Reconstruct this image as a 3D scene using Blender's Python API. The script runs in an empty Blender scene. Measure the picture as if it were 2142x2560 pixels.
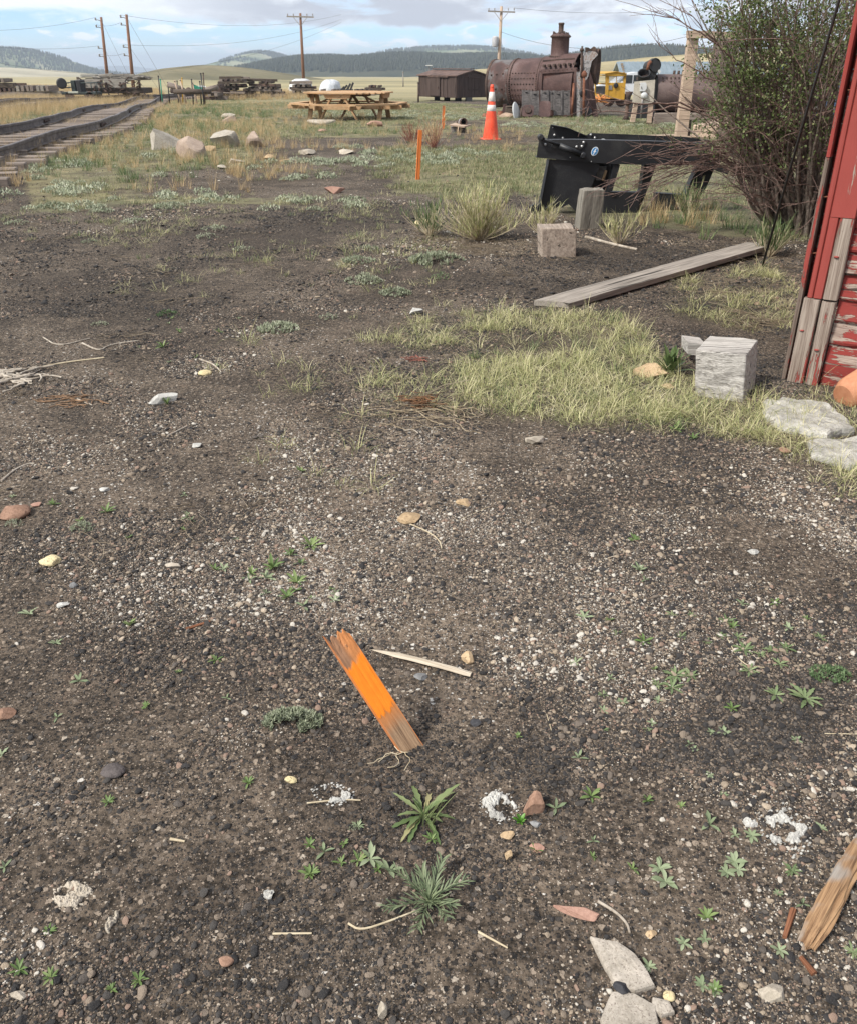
import bpy, bmesh, math, random
import numpy as np
from mathutils import Vector, Matrix, Euler
random.seed(7); rng = np.random.default_rng(7)
R = math.radians
scene = bpy.context.scene
COL = scene.collection
# ------------------------------------------------------------------ camera
FP, PW, PH = 2142.0, 2142.0, 2560.0
HC = 1.35
TH = R(27.6)
cam = bpy.data.cameras.new('camera'); camo = bpy.data.objects.new('camera', cam); COL.objects.link(camo)
cam.sensor_fit = 'VERTICAL'; cam.sensor_height = 24.0; cam.lens = FP / PH * 24.0
cam.clip_start = 0.05; cam.clip_end = 30000
camo.location = (0, 0, HC); camo.rotation_euler = (math.pi/2 - TH, 0, 0)
scene.camera = camo
# ------------------------------------------------------------------ sky + sun
SUN_EL, SUN_AZ = R(46), R(237)        # azimuth from +Y clockwise: behind the camera to the left
w = bpy.data.worlds.new("World"); scene.world = w; w.use_nodes = True
nt = w.node_tree; nt.nodes.clear()
def wn(t, **k):
    n = nt.nodes.new(t)
    for a, b in k.items(): setattr(n, a, b)
    return n
def wmath(op, a, b=None, c=None, clamp=False):
    n = wn('ShaderNodeMath', operation=op, use_clamp=clamp)
    for i, v in enumerate((a, b, c)):
        if v is None: continue
        if isinstance(v, (int, float)): n.inputs[i].default_value = v
        else: nt.links.new(v, n.inputs[i])
    return n.outputs[0]
def wstep(v, lo, hi):
    n = wn('ShaderNodeMapRange', interpolation_type='SMOOTHSTEP')
    nt.links.new(v, n.inputs[0]); n.inputs[1].default_value = lo; n.inputs[2].default_value = hi
    return n.outputs[0]
sky = wn('ShaderNodeTexSky', sky_type='NISHITA'); sky.sun_disc = False
sky.sun_elevation = SUN_EL; sky.sun_rotation = SUN_AZ; sky.altitude = 3000; sky.air_density = 1.0; sky.dust_density = 0.6; sky.ozone_density = 1.0
tc = wn('ShaderNodeTexCoord'); sx = wn('ShaderNodeSeparateXYZ'); nt.links.new(tc.outputs['Generated'], sx.inputs[0])
az = wmath('MULTIPLY', wmath('ARCTAN2', sx.outputs[0], sx.outputs[1]), 57.2958)
el = wmath('MULTIPLY', wmath('ARCSINE', sx.outputs[2]), 57.2958)
cx = wn('ShaderNodeCombineXYZ'); nt.links.new(wmath('MULTIPLY', az, 0.16), cx.inputs[0]); nt.links.new(wmath('MULTIPLY', el, 0.55), cx.inputs[1])
def wnoise(scale, detail, dist=0.0, off=0.0, rough=0.55):
    m = wn('ShaderNodeVectorMath', operation='ADD'); nt.links.new(cx.outputs[0], m.inputs[0]); m.inputs[1].default_value = (off, off*.7, off*1.3)
    n = wn('ShaderNodeTexNoise'); n.inputs['Scale'].default_value = scale; n.inputs['Detail'].default_value = detail
    n.inputs['Distortion'].default_value = dist; n.inputs['Roughness'].default_value = rough
    nt.links.new(m.outputs[0], n.inputs['Vector']); return n.outputs[0]
n1 = wnoise(1.0, 7, 0.3, 3.1); n2 = wnoise(2.3, 6, 0.2, 9.4); n3 = wnoise(0.8, 8, 0.5, 21.7)
# overhead deck: from about 2.3 degrees up, ragged edge; wisps and small cumulus below it
edge = wmath('ADD', el, wmath('MULTIPLY', wmath('SUBTRACT', n1, 0.5), 3.2))
lft = wstep(az, -20, -8)
deck = wstep(wmath('ADD', edge, wmath('MULTIPLY', lft, 0.45)), 2.05, 2.7)
hiopen = wstep(n3, 0.60, 0.72)                       # holes of blue higher up
deck = wmath('MULTIPLY', deck, wmath('SUBTRACT', 1.0, wmath('MULTIPLY', hiopen, 0.7)))
wisp = wmath('MULTIPLY', wstep(n2, 0.44, 0.70), 0.62)
cum = wmath('MULTIPLY', wstep(wmath('ADD', n2, wmath('MULTIPLY', wmath('MULTIPLY', wstep(az, 4, 11), wstep(el, 0.2, 0.9)), 0.13)), 0.50, 0.60), wmath('SUBTRACT', 1.0, wstep(el, 1.9, 2.5)))
cum = wmath('MULTIPLY', cum, 0.9)
cover = wmath('MAXIMUM', wmath('MAXIMUM', deck, wisp), cum)
cover = wmath('MAXIMUM', cover, wmath('MULTIPLY', wmath('SUBTRACT', 1.0, wstep(el, -0.3, 1.6)), 0.38))   # pale band on the horizon
grey = wmath('MULTIPLY', wmath('MULTIPLY', wstep(wmath('ADD', n1, wmath('MULTIPLY', n2, .45)), 0.48, 0.78), deck), wmath('ADD', .12, wmath('MULTIPLY', lft, .88)))
cc = wn('ShaderNodeMix', data_type='RGBA'); nt.links.new(grey, cc.inputs[0])
cc.inputs[6].default_value = (0.84, 0.88, 0.93, 1); cc.inputs[7].default_value = (0.44, 0.47, 0.54, 1)
sk = wn('ShaderNodeMix', data_type='RGBA', blend_type='MULTIPLY'); sk.inputs[0].default_value = 1
nt.links.new(sky.outputs[0], sk.inputs[6]); sk.inputs[7].default_value = (0.78, 0.97, 1.22, 1)
cs = wn('ShaderNodeVectorMath', operation='SCALE'); nt.links.new(cc.outputs[2], cs.inputs[0]); SKY_STR = 0.10; cs.inputs['Scale'].default_value = 1.0 / SKY_STR
mx = wn('ShaderNodeMix', data_type='RGBA'); nt.links.new(cover, mx.inputs[0]); nt.links.new(sk.outputs[2], mx.inputs[6]); nt.links.new(cs.outputs[0], mx.inputs[7])
bg = wn('ShaderNodeBackground'); bg.inputs[1].default_value = SKY_STR; nt.links.new(mx.outputs[2], bg.inputs[0])
wo = wn('ShaderNodeOutputWorld'); nt.links.new(bg.outputs[0], wo.inputs[0])
sl = bpy.data.lights.new('sun', 'SUN'); sl.energy = 3.5; sl.angle = R(9.0); sl.color = (1.0, 0.94, 0.85)
so = bpy.data.objects.new('sun', sl); COL.objects.link(so)
sd = Vector((math.sin(SUN_AZ)*math.cos(SUN_EL), math.cos(SUN_AZ)*math.cos(SUN_EL), math.sin(SUN_EL)))
so.rotation_euler = sd.to_track_quat('Z', 'Y').to_euler()
scene.view_settings.view_transform = 'Standard'; scene.view_settings.look = 'None'
scene.view_settings.exposure = 0.53; scene.view_settings.gamma = 1.0
scene.cycles.max_bounces = 5; scene.cycles.diffuse_bounces = 2; scene.cycles.glossy_bounces = 2; scene.cycles.transparent_max_bounces = 6
# ------------------------------------------------------------------ terrain height
_perm = rng.random((64, 64))
def vnoise(x, y):
    x = np.asarray(x, float); y = np.asarray(y, float)
    xi = np.floor(x).astype(int); yi = np.floor(y).astype(int); fx = x-xi; fy = y-yi
    fx = fx*fx*(3-2*fx); fy = fy*fy*(3-2*fy)
    a = _perm[xi % 64, yi % 64]; b = _perm[(xi+1) % 64, yi % 64]; c = _perm[xi % 64, (yi+1) % 64]; d = _perm[(xi+1) % 64, (yi+1) % 64]
    return (a*(1-fx)+b*fx)*(1-fy) + (c*(1-fx)+d*fx)*fy
def fbm(x, y, o=4):
    s = 0; a = 0.5; t = 0
    for i in range(o):
        s = s + a*vnoise(x*2**i+i*17.3, y*2**i+i*5.1); t += a; a *= .5
    return s/t
def hz(x, y):
    x = np.asarray(x, float); y = np.asarray(y, float)
    d = np.sqrt(x*x+y*y)
    z = np.where(y < 18, 0, np.where(y < 90, -0.018*(y-18), -1.296-0.004*np.minimum(y-90, 160)))
    z = z + (fbm(x*0.35+4, y*0.35)-.5)*0.05*np.clip(d/6, .25, 1.5) + (fbm(x*1.6, y*1.6+9)-.5)*0.022
    z = z + np.clip((d-20)/60, 0, 1)*(fbm(x*0.05, y*0.05+3)-.5)*0.5
    z = z + np.clip((y-100)/300, 0, 1)*(fbm(x*0.01, y*0.008+3)-.5)*1.6*(y > 100) - 0.0112*np.clip(y-200, 0, None)
    return z
def H0(x, y): return float(hz(x, y))
CT, ST = math.cos(TH), math.sin(TH)
def ray(px, py):
    u = (px-PW/2)/FP; v = -(py-PH/2)/FP
    return Vector((u, CT+v*ST, -ST+v*CT))
def at(px, py, dz=0.0):               # where the ray meets the ground (+dz)
    d = ray(px, py); t0 = .3; t = .3
    while t < 1500:
        p = d*t
        if HC+p.z < H0(p.x, p.y)+dz: break
        t0 = t; t *= 1.01
    for _ in range(24):
        m = (t0+t)/2; p = d*m
        if HC+p.z < H0(p.x, p.y)+dz: t = m
        else: t0 = m
    p = d*t
    return Vector((p.x, p.y, H0(p.x, p.y)+dz))
def P(px, py, Y):                     # point of the ray at depth Y
    d = ray(px, py); t = Y/d.y
    return Vector((d.x*t, Y, HC+d.z*t))
D = 1.2191                            # display px of the 1757 wide view to source px
# ------------------------------------------------------------------ objects
def tag(o, label=None, cat=None, group=None, kind=None):
    if label: o['label'] = label
    if cat: o['category'] = cat
    if group: o['group'] = group
    if kind: o['kind'] = kind
    return o
def thing(name, loc, label, cat, group=None, rz=0):
    o = bpy.data.objects.new(name, None); o.empty_display_size = .1; COL.objects.link(o)
    o.location = loc; o.rotation_euler = (0, 0, rz)
    return tag(o, label, cat, group)
class MB:
    def __init__(s): s.v = []; s.f = []; s.g = []; s.sm = []; s.n = 0; s.t = []
    def add(s, vs, fs, gc=None, smooth=False, tone=None):
        vs = np.asarray([tuple(v) for v in vs], float) if not isinstance(vs, np.ndarray) else vs
        b = s.n; s.v.append(vs); s.n += len(vs)
        s.g.append(np.asarray(gc, float) if gc is not None else vs.copy())
        s.t.append(np.full(len(vs), random.random() if tone is None else tone) if not isinstance(tone, np.ndarray) else tone)
        for f in fs: s.f.append(tuple(int(i)+b for i in f)); s.sm.append(smooth)
        return s
    def box(s, c, size, rot=None, jit=0.0, bev=0.0):
        c = Vector(c); hx, hy, hz_ = [k/2 for k in size]
        M = rot if rot is not None else Matrix.Identity(3)
        if bev <= 0:
            loc = [Vector((a*hx, b*hy, d*hz_)) for a in (-1, 1) for b in (-1, 1) for d in (-1, 1)]
            fs = [(0,1,3,2),(4,6,7,5),(0,4,5,1),(2,3,7,6),(0,2,6,4),(1,5,7,3)]
        else:
            loc = []; idx = {}
            for a in (-1, 1):
                for b in (-1, 1):
                    for d in (-1, 1):
                        for k in range(3):
                            q = [a*hx, b*hy, d*hz_]
                            for j in range(3):
                                if j != k: q[j] -= (a, b, d)[j]*bev
                            idx[(a, b, d, k)] = len(loc); loc.append(Vector(q))
            fs = []
            for k in range(3):
                o1, o2 = [j for j in range(3) if j != k]
                for sgn in (-1, 1):
                    q = []
                    for (u, v) in ((-1,-1),(1,-1),(1,1),(-1,1)):
                        t = [0,0,0]; t[k] = sgn; t[o1] = u; t[o2] = v; q.append(idx[(t[0],t[1],t[2],k)])
                    fs.append(q if (sgn > 0) != (k == 1) else q[::-1])
            for k in range(3):
                o1, o2 = [j for j in range(3) if j != k]
                for u in (-1, 1):
                    for v in (-1, 1):
                        q = []
                        for (e, kk) in ((-1,o1),(1,o1),(1,o2),(-1,o2)):
                            t = [0,0,0]; t[k] = e; t[o1] = u; t[o2] = v; q.append(idx[(t[0],t[1],t[2],kk)])
                        fs.append(q)
            for a in (-1, 1):
                for b in (-1, 1):
                    for d in (-1, 1): fs.append([idx[(a,b,d,k)] for k in range(3)])
        if jit: loc = [v+Vector([random.uniform(-jit, jit) for _ in range(3)]) for v in loc]
        off = Vector((random.uniform(0, 50), random.uniform(0, 50), random.uniform(0, 50)))
        return s.add([M @ v + c for v in loc], fs, [v+off for v in loc])
    def beam(s, a, b, w_, t_, up=(0,0,1), jit=0.0, bev=0.0):     # long box from a to b, local x along it, w_ sideways, t_ along up
        a = Vector(a); b = Vector(b); d = b-a; L = d.length; x = d.normalized(); u = Vector(up)
        y = u.cross(x)
        if y.length < 1e-4: y = Vector((0,1,0)).cross(x)
        y.normalize(); z = x.cross(y)
        M = Matrix((x, y, z)).transposed()
        return s.box((a+b)/2, (L, w_, t_), M, jit, bev)
    def tube(s, pts, rad, n=8, cap=True, smooth=True):
        pts = [Vector(p) for p in pts]
        if not hasattr(rad, '__len__'): rad = [rad]*len(pts)
        vs = []; gc = []; fs = []; L = 0; off = random.uniform(0, 50)
        ref = Vector((0.13, 0.31, 0.94))
        for i, p in enumerate(pts):
            t = (pts[min(i+1, len(pts)-1)]-pts[max(i-1, 0)]).normalized()
            a = t.cross(ref)
            if a.length < .05: a = t.cross(Vector((1, 0, 0)))
            a.normalize(); b = t.cross(a)
            if i: L += (p-pts[i-1]).length
            for k in range(n):
                an = 2*math.pi*k/n
                vs.append(p + (a*math.cos(an)+b*math.sin(an))*rad[i])
                gc.append((L+off, math.cos(an)*rad[i], math.sin(an)*rad[i]))
        for i in range(len(pts)-1):
            for k in range(n):
                k2 = (k+1) % n
                fs.append((i*n+k, i*n+k2, (i+1)*n+k2, (i+1)*n+k))
        s.add(vs, fs, gc, smooth)
        if cap:
            b = s.n-len(vs)
            s.f.append(tuple(b+k for k in range(n))[::-1]); s.sm.append(False)
            m = b+(len(pts)-1)*n; s.f.append(tuple(m+k for k in range(n))); s.sm.append(False)
        return s
    def lathe(s, prof, base, axis=(0,0,1), n=24, smooth=True, caps=True):   # prof: (radius, along)
        ax = Vector(axis).normalized(); a = ax.orthogonal().normalized(); b = ax.cross(a); base = Vector(base)
        vs = []; fs = []
        for (r, h) in prof:
            for k in range(n):
                an = 2*math.pi*k/n; vs.append(base+ax*h+(a*math.cos(an)+b*math.sin(an))*r)
        for i in range(len(prof)-1):
            for k in range(n):
                k2 = (k+1) % n; fs.append((i*n+k, i*n+k2, (i+1)*n+k2, (i+1)*n+k))
        s.add(vs, fs, None, smooth)
        if caps:
            b0 = s.n-len(vs)
            s.f.append(tuple(b0+k for k in range(n))[::-1]); s.sm.append(False)
            m = b0+(len(prof)-1)*n; s.f.append(tuple(m+k for k in range(n))); s.sm.append(False)
        return s
    def prism(s, outline, ext):           # closed outline of 3-D points extruded by vector ext
        n = len(outline); e = Vector(ext); o = [Vector(p) for p in outline]
        nrm = Vector((0,0,0))
        for i in range(n): nrm += o[i].cross(o[(i+1) % n])
        flip = nrm.dot(e) > 0
        vs = o+[p+e for p in o]
        fs = [tuple(range(n))[::-1] if flip else tuple(range(n)), tuple(range(n, 2*n)) if flip else tuple(range(n, 2*n))[::-1]]
        for i in range(n):
            j = (i+1) % n
            fs.append((i, j, n+j, n+i) if flip else (j, i, n+i, n+j))
        return s.add(vs, fs)
    def build(s, name, mat, parent=None, loc=None):
        V = np.concatenate(s.v) if s.v else np.zeros((0, 3)); G = np.concatenate(s.g); T = np.concatenate(s.t)
        if parent is not None: org = np.array(parent_world(parent)) if loc is None else np.array(loc)
        elif loc is not None: org = np.array(loc)
        else: org = np.array([V[:,0].mean(), V[:,1].mean(), V[:,2].min()])
        me = bpy.data.meshes.new(name); me.from_pydata((V-org).tolist(), [], s.f)
        me.polygons.foreach_set('use_smooth', s.sm)
        at_ = me.attributes.new('gc', 'FLOAT_VECTOR', 'POINT'); at_.data.foreach_set('vector', G.astype(np.float32).ravel())
        at_ = me.attributes.new('tone', 'FLOAT', 'POINT'); at_.data.foreach_set('value', T.astype(np.float32))
        if mat: me.materials.append(mat)
        me.update()
        o = bpy.data.objects.new(name, me); COL.objects.link(o)
        if parent is not None:
            o.parent = parent
            if loc is not None: o.location = Vector(loc)-parent_world(parent)
        else: o.location = org
        return o
def parent_world(p):
    v = Vector(p.location); q = p.parent
    while q is not None: v = v+Vector(q.location); q = q.parent
    return v
def kids(o): return [c for c in bpy.data.objects if c.parent == o]
def dup(root, loc, rz=0, scale=None, label=None, group=None, parent=None):
    r = root.copy(); COL.objects.link(r); r.location = loc; r.rotation_euler = (0, 0, rz); r.parent = parent
    if scale: r.scale = (scale,)*3 if not hasattr(scale, '__len__') else scale
    if label: r['label'] = label
    if group: r['group'] = group
    for c in kids(root):
        d = c.copy(); COL.objects.link(d); d.parent = r
        for g in kids(c):
            e = g.copy(); COL.objects.link(e); e.parent = d
    return r
# ------------------------------------------------------------------ materials
def newmat(name):
    m = bpy.data.materials.new(name); m.use_nodes = True; t = m.node_tree; t.nodes.clear()
    o = t.nodes.new('ShaderNodeOutputMaterial'); b = t.nodes.new('ShaderNodeBsdfPrincipled'); t.links.new(b.outputs[0], o.inputs[0])
    return m, t, b
class N:                                   # little node helper
    def __init__(s, t): s.t = t
    def new(s, ty, **k):
        n = s.t.nodes.new(ty)
        for a, b in k.items(): setattr(n, a, b)
        return n
    def link(s, a, b): s.t.links.new(a, b)
    def attr(s, name, ty='GEOMETRY'): return s.new('ShaderNodeAttribute', attribute_name=name, attribute_type=ty)
    def map(s, v, sc=(1,1,1), off=(0,0,0)):
        n = s.new('ShaderNodeMapping'); s.link(v, n.inputs[0]); n.inputs['Scale'].default_value = sc; n.inputs['Location'].default_value = off; return n.outputs[0]
    def noise(s, v, scale, detail=5, rough=.6, dist=0):
        n = s.new('ShaderNodeTexNoise'); s.link(v, n.inputs['Vector']); n.inputs['Scale'].default_value = scale
        n.inputs['Detail'].default_value = detail; n.inputs['Roughness'].default_value = rough; n.inputs['Distortion'].default_value = dist; return n.outputs[0]
    def vor(s, v, scale, feature='F1', rnd=1):
        n = s.new('ShaderNodeTexVoronoi', feature=feature); s.link(v, n.inputs['Vector']); n.inputs['Scale'].default_value = scale; n.inputs['Randomness'].default_value = rnd; return n
    def step(s, v, lo, hi, a=0, b=1):
        n = s.new('ShaderNodeMapRange', interpolation_type='SMOOTHSTEP'); s.link(v, n.inputs[0])
        for i, q in enumerate((lo, hi, a, b)): n.inputs[i+1].default_value = q
        return n.outputs[0]
    def mix(s, f, a, b, mode='MIX'):
        n = s.new('ShaderNodeMix', data_type='RGBA', blend_type=mode)
        for i, q in ((0, f), (6, a), (7, b)):
            if isinstance(q, (int, float)): n.inputs[i].default_value = q
            elif isinstance(q, (tuple, list)): n.inputs[i].default_value = (*q, 1)
            else: s.link(q, n.inputs[i])
        return n.outputs[2]
    def m(s, op, a, b=None, clamp=False):
        n = s.new('ShaderNodeMath', operation=op, use_clamp=clamp)
        for i, q in enumerate((a, b)):
            if q is None: continue
            if isinstance(q, (int, float)): n.inputs[i].default_value = q
            else: s.link(q, n.inputs[i])
        return n.outputs[0]
    def ramp(s, v, stops, interp='LINEAR'):
        n = s.new('ShaderNodeValToRGB'); s.link(v, n.inputs[0]); cr = n.color_ramp; cr.interpolation = interp
        while len(cr.elements) < len(stops): cr.elements.new(.5)
        for e, (p, c) in zip(cr.elements, stops): e.position = p; e.color = (*c, 1)
        return n.outputs[0]
    def bump(s, h, strength, dist=0.01, nrm=None):
        n = s.new('ShaderNodeBump'); s.link(h, n.inputs['Height']); n.inputs['Strength'].default_value = strength; n.inputs['Distance'].default_value = dist
        if nrm is not None: s.link(nrm, n.inputs['Normal'])
        return n.outputs[0]
def mottled(name, stops, scale=3, rough=.8, metal=0, bump=.3, bd=.01, fine=40, detail=6, spec=.4, fineamt=.35):
    m, t, b = newmat(name); n = N(t); v = n.attr('gc').outputs['Vector']
    a = n.noise(v, scale, detail, .62, .3); f = n.noise(v, fine, 4, .7)
    h = n.m('ADD', n.m('MULTIPLY', a, 1-fineamt), n.m('MULTIPLY', f, fineamt))
    n.link(n.ramp(n.step(h, .33, .67), stops), b.inputs['Base Color'])
    b.inputs['Roughness'].default_value = rough; b.inputs['Metallic'].default_value = metal; b.inputs['Specular IOR Level'].default_value = spec
    n.link(n.bump(h, bump, bd), b.inputs['Normal']); return m
def wood(name, dark, light, paint=None, paint_amt=.5, gs=1.0, rough=.85, bump=.6, bd=.004, extra=None):
    m, t, b = newmat(name); n = N(t); v = n.attr('gc').outputs['Vector']
    g1 = n.noise(n.map(v, (1.6*gs, 38*gs, 38*gs)), 1.0, 6, .65, .6)
    g2 = n.noise(n.map(v, (5*gs, 170*gs, 170*gs)), 1.0, 3, .6)
    blot = n.noise(v, 5*gs, 4)
    h = n.m('ADD', n.m('MULTIPLY', g1, .6), n.m('MULTIPLY', g2, .4))
    crack = n.step(n.noise(n.map(v, (.9*gs, 26*gs, 26*gs), (3, 7, 1)), 1.0, 3, .5, .4), .30, .37)
    c = n.mix(n.step(h, .36, .62), dark, light)
    c = n.mix(n.step(blot, .35, .75, 0, .45), c, tuple(k*.62 for k in light))
    if extra: c = n.mix(n.step(n.noise(v, 3*gs, 4), .5, .6), c, extra)
    if paint:
        pm = n.m('ADD', n.m('MULTIPLY', n.noise(n.map(v, (2.2, 9, 9), (5, 2, 8)), 1.0, 7, .7, .3), .8), n.m('MULTIPLY', g1, .35))
        pf = n.step(pm, .575+.3*(paint_amt-.5), .60+.3*(paint_amt-.5), 1, 0)
        c = n.mix(pf, c, n.mix(blot, tuple(k*.8 for k in paint), tuple(k*1.1 for k in paint)))
        h = n.m('ADD', h, n.m('MULTIPLY', pf, .5))
    c = n.mix(crack, tuple(k*.25 for k in dark), c)
    n.link(c, b.inputs['Base Color']); b.inputs['Roughness'].default_value = rough; b.inputs['Specular IOR Level'].default_value = .25
    n.link(n.bump(n.m('ADD', h, n.m('MULTIPLY', crack, .6)), bump, bd), b.inputs['Normal']); return m
def plain(name, col, rough=.6, metal=0, var=.15, spec=.5, scale=6):
    return mottled(name, [(0, tuple(c*(1-var) for c in col)), (1, tuple(c*(1+var) for c in col))], scale, rough, metal, .08, .004, 60, 4, spec)
def leafmat(name, stops, inst=True, rough=.55, trans=.25):
    m, t, b = newmat(name); n = N(t)
    tn = n.attr('tone').outputs['Fac']
    oi = n.new('ShaderNodeObjectInfo').outputs['Random']
    f = n.m('ADD', n.m('MULTIPLY', tn, .7), n.m('MULTIPLY', oi, .3)) if inst else tn
    c = n.ramp(f, stops); n.link(c, b.inputs['Base Color']); b.inputs['Roughness'].default_value = rough; b.inputs['Specular IOR Level'].default_value = .3
    tr = n.new('ShaderNodeBsdfTranslucent'); n.link(c, tr.inputs[0]); mixs = n.new('ShaderNodeMixShader'); mixs.inputs[0].default_value = trans
    n.link(b.outputs[0], mixs.inputs[1]); n.link(tr.outputs[0], mixs.inputs[2])
    n.link(mixs.outputs[0], [k for k in t.nodes if k.type == 'OUTPUT_MATERIAL'][0].inputs[0]); return m
# ------------------------------------------------------------------ scatter through geometry nodes (only for stuff)
def scatter(name, label, kinds, pts, rot, scl, idx, tone=None):
    c = bpy.data.collections.new(name+'_kinds')
    for i, k in enumerate(kinds): c.objects.link(k)
    pts = np.asarray(pts, np.float32); n_ = len(pts)
    me = bpy.data.meshes.new(name); me.vertices.add(n_); me.vertices.foreach_set('co', pts.ravel())
    for nm, ty, key, arr in (('rot', 'FLOAT_VECTOR', 'vector', rot), ('scl', 'FLOAT_VECTOR', 'vector', scl), ('idx', 'INT', 'value', idx), ('itone', 'FLOAT', 'value', tone if tone is not None else rng.random(n_))):
        a = me.attributes.new(nm, ty, 'POINT'); a.data.foreach_set(key, np.asarray(arr, np.int32 if ty == 'INT' else np.float32).ravel())
    o = bpy.data.objects.new(name, me); COL.objects.link(o); tag(o, label, None, None, 'stuff')
    g = bpy.data.node_groups.new(name, 'GeometryNodeTree'); g.interface.new_socket('Geometry', in_out='INPUT', socket_type='NodeSocketGeometry'); g.interface.new_socket('Geometry', in_out='OUTPUT', socket_type='NodeSocketGeometry')
    A = g.nodes.new; gi = A('NodeGroupInput'); go = A('NodeGroupOutput'); iop = A('GeometryNodeInstanceOnPoints'); ci = A('GeometryNodeCollectionInfo')
    ci.inputs[0].default_value = c; ci.inputs[1].default_value = True; ci.inputs[2].default_value = True
    def na(nm, ty): k = A('GeometryNodeInputNamedAttribute'); k.data_type = ty; k.inputs[0].default_value = nm; return k.outputs[0]
    e2r = A('FunctionNodeEulerToRotation'); L = g.links.new
    L(gi.outputs[0], iop.inputs['Points']); L(ci.outputs[0], iop.inputs['Instance']); iop.inputs['Pick Instance'].default_value = True
    L(na('idx', 'INT'), iop.inputs['Instance Index']); L(na('rot', 'FLOAT_VECTOR'), e2r.inputs[0]); L(e2r.outputs[0], iop.inputs['Rotation'])
    L(na('scl', 'FLOAT_VECTOR'), iop.inputs['Scale']); L(iop.outputs[0], go.inputs[0])
    md = o.modifiers.new('scatter', 'NODES'); md.node_group = g
    return o
def unlinked(mb, name, mat):
    o = mb.build(name, mat, loc=(0, 0, 0)); COL.objects.unlink(o); o.location = (0, 0, 0); return o
def inpoly(X, Y, poly):
    r = np.zeros(len(X), bool); n_ = len(poly); j = n_-1
    for i in range(n_):
        xi, yi = poly[i]; xj, yj = poly[j]
        c = ((yi > Y) != (yj > Y)) & (X < (xj-xi)*(Y-yi)/(yj-yi+1e-12)+xi); r ^= c; j = i
    return r
def gpoly(pxs): return [tuple(at(a, b)[:2]) for a, b in pxs]
def sample(poly, dens, keep=None):
    P_ = np.array(poly); lo = P_.min(0); hi = P_.max(0); n_ = int(np.prod(hi-lo)*dens)
    X = rng.uniform(lo[0], hi[0], n_); Y = rng.uniform(lo[1], hi[1], n_); k = inpoly(X, Y, poly)
    X, Y = X[k], Y[k]
    if keep is not None: k = rng.random(len(X)) < keep(X, Y); X, Y = X[k], Y[k]
    return X, Y
# ================================================================== GROUND
def gp(l): return gpoly([(a*D, b*D) for a, b in l])
def atd(px, py, dz=0.0): return at(px*D, py*D, dz)
GREEN = [gp([(0,235),(330,215),(610,212),(850,215),(1000,255),(1100,262),(1290,262),(1757,275),(1757,335),(1500,330),(1100,330),(1090,400),(850,410),(740,405),(600,430),(330,425),(0,450)]),
         gp([(-900,262),(-600,230),(0,205),(330,196),(600,193),(870,204),(1220,238),(1757,242),(2300,245),(2700,280),(1757,300),(1290,275),(850,225),(0,250)]),
         gp([(1060,330),(1120,440),(1300,470),(1500,500),(1700,500),(1800,330)])]
LAWN = [gp([(790,655),(880,640),(1100,640),(1310,648),(1325,700),(1405,800),(1560,850),(1757,780),(1800,900),(1560,905),(1300,890),(1150,870),(960,850),(940,770),(880,720),(800,700)]),
        gp([(1400,575),(1560,545),(1640,600),(1620,680),(1480,675),(1380,640)])]
BARE = [gp([(560,285),(860,285),(1050,290),(1090,335),(845,322),(815,400),(300,402),(350,355),(560,342)]), gp([(1000,264),(1110,268),(1100,335),(930,335),(900,300)]), gp([(500,372),(830,368),(830,400),(500,410)])]
PALE = gp([(560,860),(900,880),(1150,1090),(1330,1270),(1150,1330),(700,1330),(560,1200)])
BLACK = [gp([(640,1460),(860,1480),(1080,1500),(1220,1640),(1000,1760),(680,1720),(560,1600)]), gp([(1500,1380),(1700,1400),(1700,1560),(1250,1600)]), gp([(1130,525),(1480,500),(1560,510),(1250,600),(1120,620),(950,560)]), gp([(1430,600),(1640,660),(1640,760),(1550,780),(1420,680)]), gp([(0,520),(500,430),(840,420),(840,470),(600,560),(300,700),(0,640)])]
def soft(poly_list, X, Y, j=.25):
    r = np.zeros(len(X))
    for k in range(5):
        s = np.clip(np.sqrt(X*X+Y*Y)/6, .3, 8)*j
        x = X+(fbm(X/s*.35+k*9, Y/s*.35)-.5)*2.2*s; y = Y+(fbm(X/s*.35, Y/s*.35+k*13+5)-.5)*2.2*s
        m = np.zeros(len(X), bool)
        for p in poly_list: m |= inpoly(x, y, p)
        r += m/5
    return r
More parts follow.
